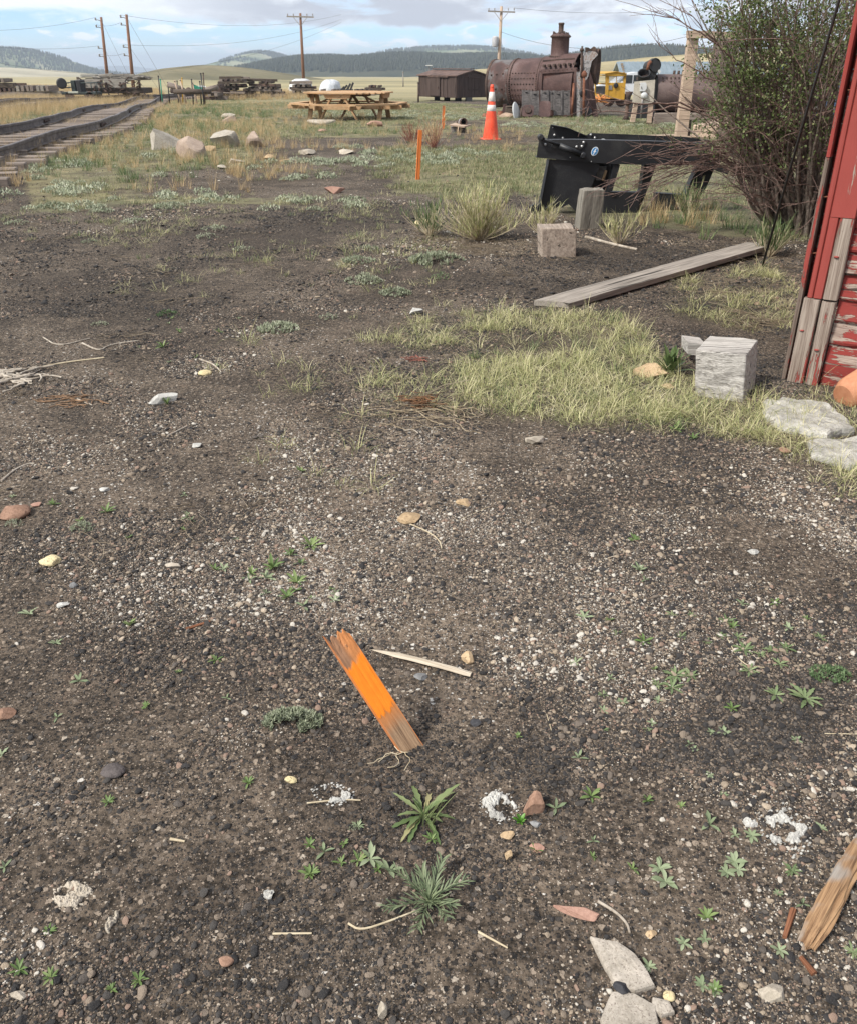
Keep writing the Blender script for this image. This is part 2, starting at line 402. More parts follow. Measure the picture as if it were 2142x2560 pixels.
def build_ground():
    rr = np.concatenate([[0.0], np.geomspace(.25, 9500, 470)]); aa = []
    a = -180.0
    while a < 180: aa.append(a); a += .55 if abs(a) < 42 else 3.0
    aa = np.radians(np.array(aa)); nr, na_ = len(rr), len(aa)
    Rr, A = np.meshgrid(rr, aa, indexing='ij'); X = (Rr*np.sin(A)).ravel(); Y = (Rr*np.cos(A)).ravel()
    Z = hz(X, Y); V = np.stack([X, Y, Z], 1)
    i = np.arange(nr-1)[:, None]; j = np.arange(na_)[None, :]; j2 = (j+1) % na_
    F = np.stack([i*na_+j, i*na_+j2, (i+1)*na_+j2, (i+1)*na_+j], -1).reshape(-1, 4)[:, ::-1]
    me = bpy.data.meshes.new('ground'); me.from_pydata(V.tolist(), [], F.tolist()); me.polygons.foreach_set('use_smooth', [True]*len(F))
    g = soft(GREEN, X, Y, .55)*(1-.8*soft(BARE, X, Y, .4)); l = soft(LAWN, X, Y); b = soft(BLACK, X, Y); p = soft([PALE], X, Y, .4)
    far = np.clip((Y-58)/30, 0, 1); side = np.clip((np.abs(X)-Y*.62-4)/4, 0, 1)*np.clip((Rr.ravel()-9)/4, 0, 1); g = np.maximum(g, np.maximum(far, side))
    for nm, arr in (('veg', g), ('lawn', l), ('black', b), ('pale', p), ('far', far)):
        q = me.attributes.new(nm, 'FLOAT', 'POINT'); q.data.foreach_set('value', arr.astype(np.float32))
    m, t, bs = newmat('ground_dirt'); n = N(t); v = n.new('ShaderNodeNewGeometry').outputs['Position']
    at_ = lambda k: n.attr(k).outputs['Fac']
    big = n.noise(v, .9, 5, .6, .4); mid = n.noise(v, 5, 5, .65, .3); fine = n.noise(v, 60, 5, .7)
    tan = n.m('ADD', n.m('MULTIPLY', n.step(big, .38, .62), .55), n.m('ADD', n.m('MULTIPLY', at_('pale'), .45), n.m('MULTIPLY', at_('black'), -.22)))
    dirt = n.mix(n.step(fine, .32, .68), (.014, .012, .010), (.110, .086, .066))
    dirt = n.mix(n.m('MULTIPLY', n.m('ADD', tan, n.step(mid, .42, .62, -.15, .35)), .60, True), dirt, n.mix(n.step(fine, .35, .65), (.11, .086, .064), (.30, .235, .175)))
    dirt = n.mix(n.step(mid, .58, .74, 0, .45), dirt, (.085, .055, .042))
    # grit too small to scatter one by one: two sizes of cells with colours of their own
    for sc, th, am in ((260, .34, .9), (130, .34, .9), (60, .32, .8)):
        dv = n.new('ShaderNodeVectorMath', operation='MULTIPLY_ADD'); nzt = n.new('ShaderNodeTexNoise'); n.link(v, nzt.inputs['Vector']); nzt.inputs['Scale'].default_value = sc*1.6; nzt.inputs['Detail'].default_value = 2
        n.link(nzt.outputs['Color'], dv.inputs[0]); dv.inputs[1].default_value = (.9/sc,)*3; n.link(v, dv.inputs[2]); vo = n.vor(dv.outputs[0], sc, 'F1', 1); cid = n.new('ShaderNodeSeparateColor'); n.link(vo.outputs['Color'], cid.inputs[0])
        col = n.ramp(n.m('ADD', cid.outputs[0], n.m('MULTIPLY', n.m('SUBTRACT', tan, .35), .35), True), [(0, (.018,.018,.019)), (.28, (.05,.047,.045)), (.48, (.10,.088,.078)), (.62, (.19,.155,.125)), (.76, (.31,.25,.195)), (.90, (.43,.37,.30)), (.98, (.60,.57,.52))], 'CONSTANT')
        k = n.step(vo.outputs['Distance'], th, th+.06, 1, 0); k = n.m('MULTIPLY', k, n.m('GREATER_THAN', cid.outputs[1], .35 if sc > 50 else .8)); k = n.m('MULTIPLY', k, am)
        dirt = n.mix(k, dirt, col)
        hh = k if sc == 260 else n.m('ADD', hh, n.m('MULTIPLY', k, 260/sc*.6))
    vegn = n.noise(v, 1.7, 5, .6, .3); v2 = n.noise(v, .22, 4, .6, .4)
    grs = n.ramp(vegn, [(.25, (.07,.065,.045)), (.42, (.13,.125,.075)), (.55, (.19,.185,.105)), (.7, (.29,.24,.145)), (.85, (.17,.15,.11))])
    grs = n.mix(n.step(v2, .45, .62, 0, .6), grs, (.26, .22, .12))
    plain_ = n.ramp(n.noise(n.map(v, (.012, .03, .03)), 1, 6, .65), [(.3, (.17,.165,.10)), (.5, (.33,.29,.17)), (.62, (.42,.36,.21)), (.75, (.24,.23,.15))])
    grs = n.mix(.0, grs, grs); grs = n.mix(at_('far'), grs, plain_)
    c = n.mix(n.m('MULTIPLY', n.step(n.m('ADD', n.m('ADD', n.m('MULTIPLY', at_('veg'), .46), n.m('MULTIPLY', at_('far'), .6)), n.m('MULTIPLY', n.m('ADD', vegn, mid), .36)), .66, .86), .9), dirt, grs)
    c = n.mix(n.m('MULTIPLY', at_('lawn'), .16), c, (.12, .11, .06))
    n.link(c, bs.inputs['Base Color']); bs.inputs['Roughness'].default_value = .95; bs.inputs['Specular IOR Level'].default_value = .15
    h = n.m('ADD', n.m('MULTIPLY', hh, .35), n.m('ADD', n.m('MULTIPLY', fine, 1.2), n.m('MULTIPLY', mid, 2.5)))
    n.link(n.bump(h, .8, .006), bs.inputs['Normal']); me.materials.append(m)
    o = bpy.data.objects.new('ground', me); COL.objects.link(o); tag(o, 'dark cinder and gravel yard running out into dry grass plain', None, None, 'structure')
build_ground()
# ------------------------------------------------------------------ gravel
PEB = [(0, (.019,.019,.021)), (.22, (.034,.033,.035)), (.40, (.062,.057,.054)), (.52, (.115,.098,.085)), (.62, (.19,.155,.125)), (.72, (.29,.23,.175)), (.81, (.33,.225,.17)), (.88, (.40,.32,.235)), (.95, (.55,.45,.34)), (.99, (.68,.63,.55))]
def pebble_mat(name, inst=True):
    m, t, b = newmat(name); n = N(t); g = n.attr('itone', 'INSTANCER').outputs['Fac'] if inst else n.attr('tone').outputs['Fac']
    v = n.new('ShaderNodeTexCoord').outputs['Object']
    c = n.ramp(g, PEB, 'CONSTANT'); s = n.noise(v, 3.0, 5, .7)
    c = n.mix(n.step(s, .35, .7), c, n.mix(.25, c, (.16, .14, .12)))
    c = n.mix(n.step(n.noise(v, 11, 2), .58, .66, 0, .5), c, (.03, .028, .026))
    n.link(c, b.inputs['Base Color']); b.inputs['Roughness'].default_value = .82; b.inputs['Specular IOR Level'].default_value = .35
    n.link(n.bump(s, .5, .15), b.inputs['Normal']); return m
MPEB = pebble_mat('pebble')
def rockverts(sub, ncut, rough, seed, flat=1.0, dmin=.55):
    bm = bmesh.new(); bmesh.ops.create_icosphere(bm, subdivisions=sub, radius=1); r_ = np.random.default_rng(seed)
    V = np.array([v.co[:] for v in bm.verts]); F = [tuple(v.index for v in f.verts) for f in bm.faces]; bm.free()
    for _ in range(ncut):
        nn = r_.normal(size=3); nn /= np.linalg.norm(nn); dd = r_.uniform(dmin, .82) if dmin > .5 else (r_.uniform(.42, .72) if dmin > .2 else r_.uniform(.34, .62)); k = V@nn
        V = np.where((k > dd)[:, None], V-np.outer(k-dd, nn), V)
    for f_, a_ in ((1.3, rough), (3.1, rough*.5), (7.0, rough*.25)):
        o = r_.uniform(0, 30, 3); nz_ = fbm(V[:,0]*f_+o[0]+V[:,2]*f_*.7, V[:,1]*f_+o[1]-V[:,2]*f_*.5, 2)-.5
        V = V*(1+nz_*2*a_)[:, None]
    V = V-(V.max(0)+V.min(0))/2
    V[:, 2] *= flat; return V, F
PK = []
for i in range(8):
    mb = MB(); V, F = rockverts(2, 5 if i % 2 else 2, .16, 100+i, .72); mb.add(V, F, None, i % 2 == 0); PK.append(unlinked(mb, 'pebble_kind', MPEB))
def tone_of(X, Y, n_):
    t = rng.random(n_); b = soft(BLACK, X, Y); p = soft([PALE], X, Y, .4); nz_ = (fbm(X*.8+40, Y*.8, 3)-.5)+.8*(fbm(X*4+4, Y*4, 2)-.5)
    t = t*(1-.24*b)-.03*b+.12*p*rng.random(n_)+nz_*.55+.0
    return np.clip(t, 0, .999)
def gravel(name, label, y0, y1, dens, smin, smax, pw=2.2):
    out = []
    xw = .62*y1+.5; n_ = int((y1-y0)*2*xw*dens); X = rng.uniform(-xw, xw, n_); Y = rng.uniform(y0, y1, n_)
    k = np.abs(X) < .60*Y+.35; X, Y = X[k], Y[k]
    g = soft(GREEN, X, Y); k = rng.random(len(X)) > g*.9; X, Y = X[k], Y[k]
    cl = fbm(X*2.6, Y*2.6+7, 3); k = rng.random(len(X)) < np.clip(.25+(cl-.40)*4.5, .06, 1); X, Y = X[k], Y[k]; n_ = len(X)
    s = smin*(rng.random(n_)*(1-(smin/smax)**pw)+(smin/smax)**pw)**(-1/pw); s = np.minimum(smin+(s-smin), smax)*.5
    Z = hz(X, Y)+s*.18
    scl = np.stack([s*rng.uniform(.8, 1.35, n_), s*rng.uniform(.75, 1.1, n_), s*rng.uniform(.6, 1.0, n_)], 1)
    rot = np.stack([rng.uniform(-.5, .5, n_), rng.uniform(-.5, .5, n_), rng.uniform(0, 6.28, n_)], 1)
    return scatter(name, label, PK, np.stack([X, Y, Z], 1), rot, scl, rng.integers(0, 8, n_), tone_of(X, Y, n_))
gravel('gravel', 'loose cinders and mixed pebbles over the near ground', .55, 2.6, 85000, .0023, .020, 2.55)
gravel('gravel', 'loose cinders and mixed pebbles over the middle of the yard', 2.6, 5.4, 17000, .0038, .026, 2.8)
gravel('gravel', 'loose cinders and stones on the dark ground further back', 5.4, 14, 2600, .007, .040, 2.9)
# ------------------------------------------------------------------ grass and ground cover kinds
def blade(mb, base, az_, lean, L, w_, curl, tone, seg=4, twist=0.0):
    p = np.array(base, float); d_el = math.pi/2-lean; a = az_; L_ = []; Rr_ = []
    pts = []
    for i in range(seg+1):
        t = i/seg; ww = w_*(1-t**1.6)*.5+w_*.04
        side = np.array([-math.sin(a+twist*t), math.cos(a+twist*t), 0])
        pts += [p-side*ww, p+side*ww]
        dv = np.array([math.cos(a)*math.cos(d_el), math.sin(a)*math.cos(d_el), math.sin(d_el)])
        p = p+dv*L/seg; d_el -= curl/seg; a += twist*.4/seg
    mb.add(np.array(pts), [(2*i, 2*i+1, 2*i+3, 2*i+2) for i in range(seg)], None, True, tone)
def tuft(n_, rad, L, w_, lean, curl, name, mat, tmean=.5, tvar=.5, seg=4, twist=1.0):
    mb = MB()
    for _ in range(n_):
        a = random.uniform(0, 6.283); r_ = rad*random.random()**.7; b = (math.cos(a)*r_, math.sin(a)*r_, -.004)
        aa = a+random.uniform(-1.2, 1.2)
        blade(mb, b, aa, random.uniform(.1, 1)*lean, L*random.uniform(.45, 1.1), w_*random.uniform(.7, 1.2), curl*random.uniform(.1, 1.3), min(.999, max(0, tmean+random.uniform(-tvar, tvar))), seg, random.uniform(-twist, twist))
    return unlinked(mb, name, mat)
G_YEL = leafmat('grass_yellow_green', [(0, (.11,.15,.055)), (.25, (.24,.27,.11)), (.45, (.45,.45,.21)), (.7, (.62,.58,.33)), (1, (.72,.64,.46))])
G_GRN = leafmat('grass_green', [(0, (.05,.10,.04)), (.4, (.11,.17,.07)), (.75, (.21,.25,.11)), (1, (.42,.38,.20))])
G_TAN = leafmat('grass_dry', [(0, (.34,.25,.13)), (.5, (.52,.38,.20)), (.85, (.64,.50,.31)), (1, (.36,.21,.13))])
G_MIX = leafmat('grass_mixed', [(0, (.08,.12,.05)), (.3, (.17,.20,.09)), (.6, (.30,.29,.16)), (.85, (.46,.39,.24)), (1, (.54,.47,.33))])
G_SAGE = leafmat('sage_leaf', [(0, (.15,.18,.11)), (.4, (.28,.31,.21)), (.8, (.44,.46,.34)), (1, (.56,.56,.44))], True, .8, .1)
G_RED = leafmat('red_stem', [(0, (.16,.05,.03)), (.6, (.28,.11,.07)), (1, (.42,.28,.17))])
KY = [tuft(20, .045, .135, .0019, 1.1, 2.9, 'curly_kind', G_YEL, .52, .45, 5, 2.2) for _ in range(6)]
KG = [tuft(30, .05, .13, .0030, .6, .6, 'green_kind', G_GRN, .45, .45) for _ in range(4)]
KT = [tuft(24, .05, .30, .0034, .45, .35, 'dry_kind', G_TAN, .5, .5) for _ in range(4)]
KS = [tuft(16, .06, .055, .0040, .8, .8, 'short_kind', G_MIX, .5, .5, 3) for _ in range(4)]
def sage_cl(mb, rad, hgt, n_, lf, c=(0,0,0)):
    for _ in range(n_):
        a = random.uniform(0, 6.283); r_ = math.sqrt(random.random()); q = (c[0]+math.cos(a)*r_*rad, c[1]+math.sin(a)*r_*rad*.85, c[2]+hgt*(1-r_*r_)*random.uniform(.25, 1))
        blade(mb, q, random.uniform(0, 6.28), random.uniform(.1, 1.1), lf*random.uniform(.6, 1.2), lf*.32, random.uniform(0, .8), random.random(), 2)
KSG = []
for _ in range(4):
    mb = MB(); sage_cl(mb, .09, .035, 130, .022); KSG.append(unlinked(mb, 'sage_kind', G_SAGE))
def put(name, label, X, Y, kinds, s0, s1, sz=1.0, dz=0):
    n_ = len(X); s = rng.uniform(s0, s1, n_)
    rot = np.stack([rng.normal(0, .12, n_), rng.normal(0, .12, n_), rng.uniform(0, 6.28, n_)], 1)
    scatter(name, label, kinds, np.stack([X, Y, hz(X, Y)+dz], 1), rot, np.stack([s, s, s*sz], 1), rng.integers(0, len(kinds), n_))
def cat2(l): return np.concatenate([a for a, b in l]), np.concatenate([b for a, b in l])
# near lawn right
X, Y = cat2([sample(LAWN[0], 430, lambda x, y: np.clip((fbm(x*2.2, y*2.2, 4)-.40)*6.5, .05, 1)*(.35+.65*np.clip((fbm(x*9, y*9+3, 2)-.3)*4, 0, 1))*soft([LAWN[0]], x, y, .18)),
             sample(LAWN[1], 260, lambda x, y: np.clip((fbm(x*2.5+8, y*2.5, 4)-.45)*6, 0, 1)),
             sample(gp([(940,740),(1320,700),(1500,840),(1250,880),(980,850)]), 160)])
put('lawn_grass', 'curly yellow green grass patch beside the wooden block', X, Y, KY, .6, 1.25)
X, Y = cat2([sample(gp([(430,700),(780,690),(950,760),(930,900),(760,860),(450,840)]), 26, lambda x, y: np.clip((fbm(x*2, y*2, 3)-.45)*5, 0, 1)),
             sample(gp([(460,920),(760,900),(770,1010),(560,1010)]), 30), sample(gp([(720,650),(980,640),(1000,880),(800,870),(700,760)]), 70, lambda x, y: np.clip((fbm(x*2.6+5, y*2.6, 4)-.42)*6, 0, 1)), sample(gp([(1540,860),(1757,900),(1757,1060),(1640,1000)]), 130, lambda x, y: np.clip((fbm(x*3+2, y*3, 3)-.4)*4, 0, 1)), sample(gp([(1520,790),(1757,775),(1790,1010),(1650,945),(1530,890)]), 230, lambda x, y: np.clip((fbm(x*5+2, y*5, 3)-.3)*4, 0, 1)),
             sample(gp([(680,470),(860,480),(1000,640),(760,640)]), 12), sample(gp([(150,400),(860,410),(1000,640),(780,700),(250,640)]), 20, lambda x, y: np.clip((fbm(x*.9+22, y*.9, 4)-.50)*8, 0, 1)*.8), sample(gp([(350,400),(850,430),(700,560),(300,480)]), 14, lambda x, y: np.clip((fbm(x*1.2+2, y*1.2, 3)-.45)*6, 0, 1))])
X2, Y2 = sample(gp([(0,395),(600,395),(850,400),(700,500),(300,520),(0,500)]), 9, lambda x, y: np.clip((fbm(x*.9+12, y*.9, 4)-.46)*7, 0, 1)); X = np.concatenate([X, X2]); Y = np.concatenate([Y, Y2])
X3, Y3 = sample(gp([(0,395),(860,400),(1000,560),(700,600),(300,560),(0,540)]), 26, lambda x, y: np.clip((fbm(x*.7+52, y*.7, 4)-.49)*8, 0, 1)*.8)
put('field_grass', 'thin low tufts thinning out over the dark cinders', X3, Y3, KS, .6, 1.3, .9)
X4, Y4 = sample(LAWN[0], 34, lambda x, y: np.clip((fbm(x*4+9, y*4, 3)-.42)*6, 0, 1))
put('green_grass', 'greener shoots among the curly lawn grass', X4, Y4, KG, .45, .8, .9)
put('sparse_grass', 'thin scattered blades growing through the cinders', X, Y, KY, .6, 1.2)
# field
X, Y = cat2([sample(GREEN[0], 50, lambda x, y: np.clip((fbm(x*.55, y*.55, 5)-.47)*7, .02, 1)*soft(GREEN, x, y, .55)*(1-.75*soft(BARE, x, y, .4))), sample(GREEN[2], 60, lambda x, y: np.clip((fbm(x*.9+7, y*.9, 4)-.44)*6, .05, 1)),
             sample(gp([(780,300),(1120,300),(1100,400),(930,415),(760,380)]), 120, lambda x, y: np.clip((fbm(x*.8+1, y*.8, 3)-.32)*5, .05, 1))])
put('field_grass', 'short mixed grass between the stones and the table', X, Y, KS, .8, 1.7, .95)
X, Y = sample(gp([(-150,250),(0,225),(330,200),(600,196),(870,206),(1220,236),(1757,242),(2000,270),(1757,300),(1290,275),(850,235),(600,300),(0,300)]), 20, lambda x, y: np.clip((fbm(x*.35, y*.35, 4)-.40)*5, .05, 1))
put('field_grass', 'short green grass around the table and boiler', X, Y, KS, 1.4, 2.8, .6)
X, Y = cat2([sample(gp([(150,290),(230,262),(330,222),(350,235),(250,285),(170,330)]), 5), sample(gp([(75,300),(330,250),(420,215),(560,230),(500,330),(330,390),(80,370)]), 7, lambda x, y: np.clip((fbm(x*.7+30, y*.7, 3)-.42)*7, 0, 1)),
             sample(gp([(600,250),(830,250),(1000,300),(850,300),(650,280)]), 3, lambda x, y: np.clip((fbm(x*.7+13, y*.7, 3)-.5)*7, 0, 1)),
             sample(gp([(1330,420),(1640,430),(1640,520),(1500,505),(1330,470)]), 9), sample(gp([(1130,240),(1757,250),(1757,290),(1300,270)]), 3)])
put('green_grass', 'dark green grass tussocks among the dry stems', X, Y, KG, .8, 1.8, .95)
X, Y = cat2([sample(gp([(0,240),(210,225),(330,198),(400,205),(430,225),(250,265),(120,285),(0,340)]), 10, lambda x, y: np.clip((fbm(x*.5+3, y*.5, 3)-.42)*8, 0.02, 1)),
             sample(gp([(60,318),(150,285),(240,255),(330,212),(350,225),(250,285),(160,330)]), 14, lambda x, y: np.clip((fbm(x*.9+11, y*.9, 3)-.35)*6, .1, 1)), sample(gp([(80,290),(300,255),(360,240),(330,330),(200,340),(90,330)]), 9, lambda x, y: np.clip((fbm(x*.9+63, y*.9, 3)-.45)*8, 0.02, 1)),
             sample(gp([(320,248),(560,255),(600,345),(330,345)]), 9), sample(gp([(200,330),(600,330),(760,385),(500,400),(200,395)]), 6, lambda x, y: np.clip((fbm(x*.9+71, y*.9, 3)-.47)*8, 0, 1)), sample(gp([(0,330),(90,310),(90,380),(0,390)]), 14), sample(gp([(1300,425),(1460,420),(1470,470),(1320,470)]), 30),
             sample(gp([(340,215),(600,205),(1000,300),(640,330),(430,330)]), 5, lambda x, y: np.clip((fbm(x*.6+31, y*.6, 4)-.5)*8, 0, 1)), sample(gp([(420,345),(620,345),(600,385),(430,385)]), 14, lambda x, y: np.clip((fbm(x*.9+3, y*.9, 3)-.4)*6, 0, 1)), sample(gp([(840,265),(1060,265),(1090,320),(830,320)]), 4)])
put('dry_grass', 'tall straw coloured grass standing beside the track', X, Y, KT, .5, 1.1, .9)
X, Y = cat2([sample(gp([(0,205),(140,190),(330,186),(340,198),(210,222),(0,250)]), 5), sample(gp([(380,190),(720,187),(620,205),(400,205)]), 7), sample(gp([(0,186),(60,178),(330,186),(300,190),(0,198)]), 3)])
put('dry_grass', 'tall straw coloured grass in front of the timber piles', X, Y, KT, .9, 1.9, 1.1)
# sage carpets
X, Y = cat2([sample(gp([(0,330),(200,340),(420,360),(330,390),(0,400)]), 9, lambda x, y: np.clip((fbm(x*.8+3, y*.8, 3)-.46)*9, 0, 1)), sample(gp([(0,300),(1050,300),(1050,420),(860,430),(300,440),(0,430)]), 9, lambda x, y: np.clip((fbm(x*.7+43, y*.7, 4)-.52)*9, 0, 1)), sample(gp([(570,330),(860,330),(870,400),(600,420)]), 22, lambda x, y: np.clip((fbm(x*.9+23, y*.9, 3)-.44)*8, 0, 1)),
             sample(gp([(600,225),(1000,232),(1000,250),(620,240)]), 3), sample(gp([(1030,250),(1380,255),(1380,265),(1030,262)]), 4)])
put('sage_cover', 'low silvery sage creeping over the cinders', X, Y, KSG, .9, 2.0)
# dry litter lying flat
G_LIT = leafmat('dead_straw', [(0,(.13,.095,.06)),(.5,(.27,.215,.15)),(1,(.46,.39,.29))])
KL = []
for _ in range(4):
    mb = MB()
    for k in range(11):
        a = random.uniform(0, 6.28); c = Vector((random.gauss(0, .05), random.gauss(0, .05), .004+random.random()*.012)); L_ = random.uniform(.03, .12); p = []
        for q in range(5): p.append(c+Vector((math.cos(a)*L_*(q/4-.5), math.sin(a)*L_*(q/4-.5), random.uniform(0, .004)))); a += random.uniform(-.25, .25)
        mb.tube(p, .0009, 4, False); mb.t[-1][:] = random.random()
    KL.append(unlinked(mb, 'straw_kind', G_LIT))
X, Y = cat2([sample(gp([(760,820),(950,790),(1000,900),(830,920)]), 30), sample(gp([(1430,840),(1700,900),(1640,930),(1450,890)]), 110), sample(gp([(0,740),(240,760),(230,830),(0,810)]), 14),
             sample(gp([(0,640),(1757,700),(1757,1150),(0,1150)]), 2.0), sample(gp([(0,400),(1100,420),(1400,600),(0,640)]), 1.6), sample(gp([(850,480),(1100,500),(1080,525),(860,525)]), 80), sample(gp([(1290,440),(1640,520),(1640,600),(1400,510)]), 20),
             sample(gp([(1420,580),(1640,600),(1620,680),(1480,675)]), 60), sample(gp([(1000,270),(1110,280),(1100,320),(960,310)]), 30)])
put('straw_litter', 'dead straw and rootlets lying on the ground', X, Y, KL, .7, 1.5)
# tiny seedlings too many to count
G_WEED = leafmat('weed_leaf', [(0, (.08,.13,.04)), (.5, (.14,.21,.07)), (1, (.26,.32,.13))], True, .5, .2)
G_GREYW = leafmat('grey_weed_leaf', [(0, (.14,.18,.10)), (.5, (.22,.27,.155)), (1, (.33,.37,.24))], True, .7, .15)
def leafrib(mb, base, az_, el_, L, w_, curl, tone, seg=6, fold=.25, tooth=0):
    p = np.array(base, float); e = el_; a = az_; pts = []
    for i in range(seg+1):
        t = i/seg; ww = w_*.5*(math.sin(math.pi*min(1, (.12+t*.88)))**.7*(0.35+.65*min(1, t*1.9)) if t < 1 else .02)
        if tooth and 0 < i < seg: ww *= 1+tooth*(1 if i % 2 else -1)
        s = np.array([-math.sin(a), math.cos(a), 0]); u = np.array([-math.cos(a)*math.sin(e), -math.sin(a)*math.sin(e), math.cos(e)])
        pts += [p-s*ww+u*ww*fold, p, p+s*ww+u*ww*fold]
        p = p+np.array([math.cos(a)*math.cos(e), math.sin(a)*math.cos(e), math.sin(e)])*L/seg; e -= curl/seg; a += random.uniform(-.05, .05)
    fs = []
    for i in range(seg): fs += [(3*i, 3*i+1, 3*i+4, 3*i+3), (3*i+1, 3*i+2, 3*i+5, 3*i+4)]
    mb.add(np.array(pts), fs, None, True, tone)
def rosette(mb, n_, L, w_, up=.5, curl=.7, c=(0,0,0), seg=6, tooth=0, tm=.5, tv=.35):
    for i in range(n_):
        a = i*2.4+random.uniform(-.3, .3); k = random.uniform(.65, 1.1); e = up*random.uniform(.5, 1.6)*(1.4 if i < n_*.3 else 1)
        leafrib(mb, c, a, e, L*k, w_*k, curl*random.uniform(.5, 1.3), min(.99, max(0, tm+random.uniform(-tv, tv))), seg, .3, tooth)
KW = []
for m_, nn in ((G_WEED, 7), (G_WEED, 9), (G_GREYW, 5), (G_GREYW, 6)):
    mb = MB(); rosette(mb, nn, .016, .0050, .55, .6, seg=3); KW.append(unlinked(mb, 'seedling_kind', m_))
X, Y = cat2([sample(gp([(420,960),(720,960),(720,1240),(560,1260),(380,1100)]), 150, lambda x, y: np.clip((fbm(x*4, y*4, 3)-.48)*8, 0, 1)), sample(gp([(560,1680),(820,1700),(800,1960),(560,1940)]), 230, lambda x, y: np.clip((fbm(x*6, y*6, 3)-.44)*8, 0, 1)),
             sample(gp([(1240,1080),(1757,1280),(1757,2100),(1000,2100),(1000,1450)]), 70, lambda x, y: np.clip((fbm(x*5, y*5, 3)-.46)*6, 0, 1)), sample(gp([(0,1850),(330,1900),(330,2100),(0,2100)]), 130, lambda x, y: np.clip((fbm(x*6+3, y*6, 3)-.48)*8, 0, 1)),
             sample(gp([(0,1000),(500,1000),(500,1800),(0,1800)]), 14), sample(gp([(200,640),(520,640),(480,760),(280,740)]), 16)])
put('seedlings', 'tiny green and grey seedlings dotted over the gravel', X, Y, KW, .8, 2.1)
# ================================================================== HILLS
def hillmat(name, stops, sx=.02, grass=None):
    m, t, b = newmat(name); n = N(t); v = n.new('ShaderNodeNewGeometry').outputs['Position']
    a = n.noise(n.map(v, (sx, sx, sx*2.5)), 1, 7, .62, .5); f = n.noise(v, .35, 5, .7)
    h = n.m('ADD', n.m('MULTIPLY', a, .75), n.m('MULTIPLY', f, .25))
    n.link(n.ramp(n.step(h, .32, .68), stops), b.inputs['Base Color']); b.inputs['Roughness'].default_value = 1; b.inputs['Specular IOR Level'].default_value = .05
    n.link(n.bump(h, .5, 3.0), b.inputs['Normal']); return m
TAN = [(0, (.20,.17,.10)), (.5, (.34,.29,.17)), (1, (.45,.38,.24))]
def hill(name, label, ridge, Yd, front, back, mat, zb=-4.0, nx=160, ny=40, amp=.05, lump=1.0):
    R_ = [P(a*D, b*D, Yd) for a, b in ridge]; rx = np.array([p.x for p in R_]); rz = np.array([p.z for p in R_])
    xs = np.linspace(rx[0], rx[-1], nx); zr = np.interp(xs, rx, rz)
    k = np.ones(5)/5; zp = np.pad(zr, 2, 'edge'); zr = np.convolve(zp, k, 'valid')
    zb = H0(0, Yd)-8-front*.01
    tt = np.linspace(-1, 1, ny*2+1); V = []
    X = np.repeat(xs[:, None], len(tt), 1); T = np.repeat(tt[None], nx, 0)
    Yy = Yd+np.where(T < 0, T*front, T*back); prof = np.cos(T*math.pi/2)**1.15
    Z = zb+(zr[:, None]-zb)*prof
    s = 1/(front*.45); nz_ = (fbm(X*s+3, Yy*s, 5)-.5); Z = Z+nz_*(zr[:, None]-zb)*amp*6*(1-prof)*prof**.4*lump
    Z = Z+(fbm(X*s*6, Yy*s*6, 3)-.5)*(zr[:, None]-zb)*amp*.5
    V = np.stack([X, Yy, Z], -1).reshape(-1, 3); m_ = len(tt)
    i = np.arange(nx-1)[:, None]; j = np.arange(m_-1)[None]
    F = np.stack([i*m_+j, (i+1)*m_+j, (i+1)*m_+j+1, i*m_+j+1], -1).reshape(-1, 4)
    me = bpy.data.meshes.new(name); me.from_pydata(V.tolist(), [], F.tolist()); me.polygons.foreach_set('use_smooth', [True]*len(F)); me.materials.append(mat)
    o = bpy.data.objects.new(name, me); COL.objects.link(o); tag(o, label, None, None, 'structure')
    return X, Yy, Z
M_TANH = hillmat('tan_hill', TAN, .01); M_BR = hillmat('olive_hill', [(0, (.10,.095,.06)), (.5, (.155,.14,.085)), (1, (.22,.19,.12))], .02)
M_FOR = hillmat('forest_floor', [(0, (.035,.042,.028)), (1, (.09,.09,.055))], .01); M_GRN = hillmat('green_hill', [(0, (.09,.12,.06)), (.55, (.16,.19,.10)), (1, (.36,.34,.22))], .008)
M_LEFT = hillmat('pale_plain', [(0, (.25,.23,.16)), (.5, (.38,.34,.24)), (1, (.44,.40,.29))], .01)
hill('far_ridge', 'faint blue mountain ridge on the horizon', [(60,128),(150,134),(200,137),(250,134),(300,140),(360,146),(450,152),(560,156),(760,150)], 9000, 1500, 1200, M_FOR, -20, 90, 20)
hill('far_ridge', 'low blue ridge in front of the faint mountains', [(110,136),(170,138),(210,144),(280,150),(340,156),(420,160)], 6000, 900, 900, M_FOR, -20, 60, 20)
LH = hill('left_hill', 'dark wooded hill at the left edge', [(-300,118),(-150,108),(-40,102),(30,101),(60,108),(90,119),(115,130),(150,143),(200,152),(250,160)], 2300, 900, 600, M_GRN, -8, 120, 40)
hill('left_plain_hill', 'pale bare slope below the wooded hill', [(-300,132),(-60,136),(20,140),(80,146),(140,152),(200,158),(260,164),(330,171)], 1300, 700, 500, M_LEFT, -8, 100, 40, .03)
hill('brown_hill', 'low bare brown hill behind the timber piles', [(230,172),(290,158),(325,147),(360,138),(410,133.5),(450,134),(500,139),(550,146),(600,154),(660,163),(740,172)], 430, 150, 150, M_BR, -4, 140, 40, .03)
PH_ = hill('peak_hill', 'green rounded peak left of the forested ridge', [(400,150),(440,136),(480,122),(520,110),(540,107),(560,110),(590,120),(640,134),(720,140)], 3000, 900, 800, M_GRN, -10, 120, 40)
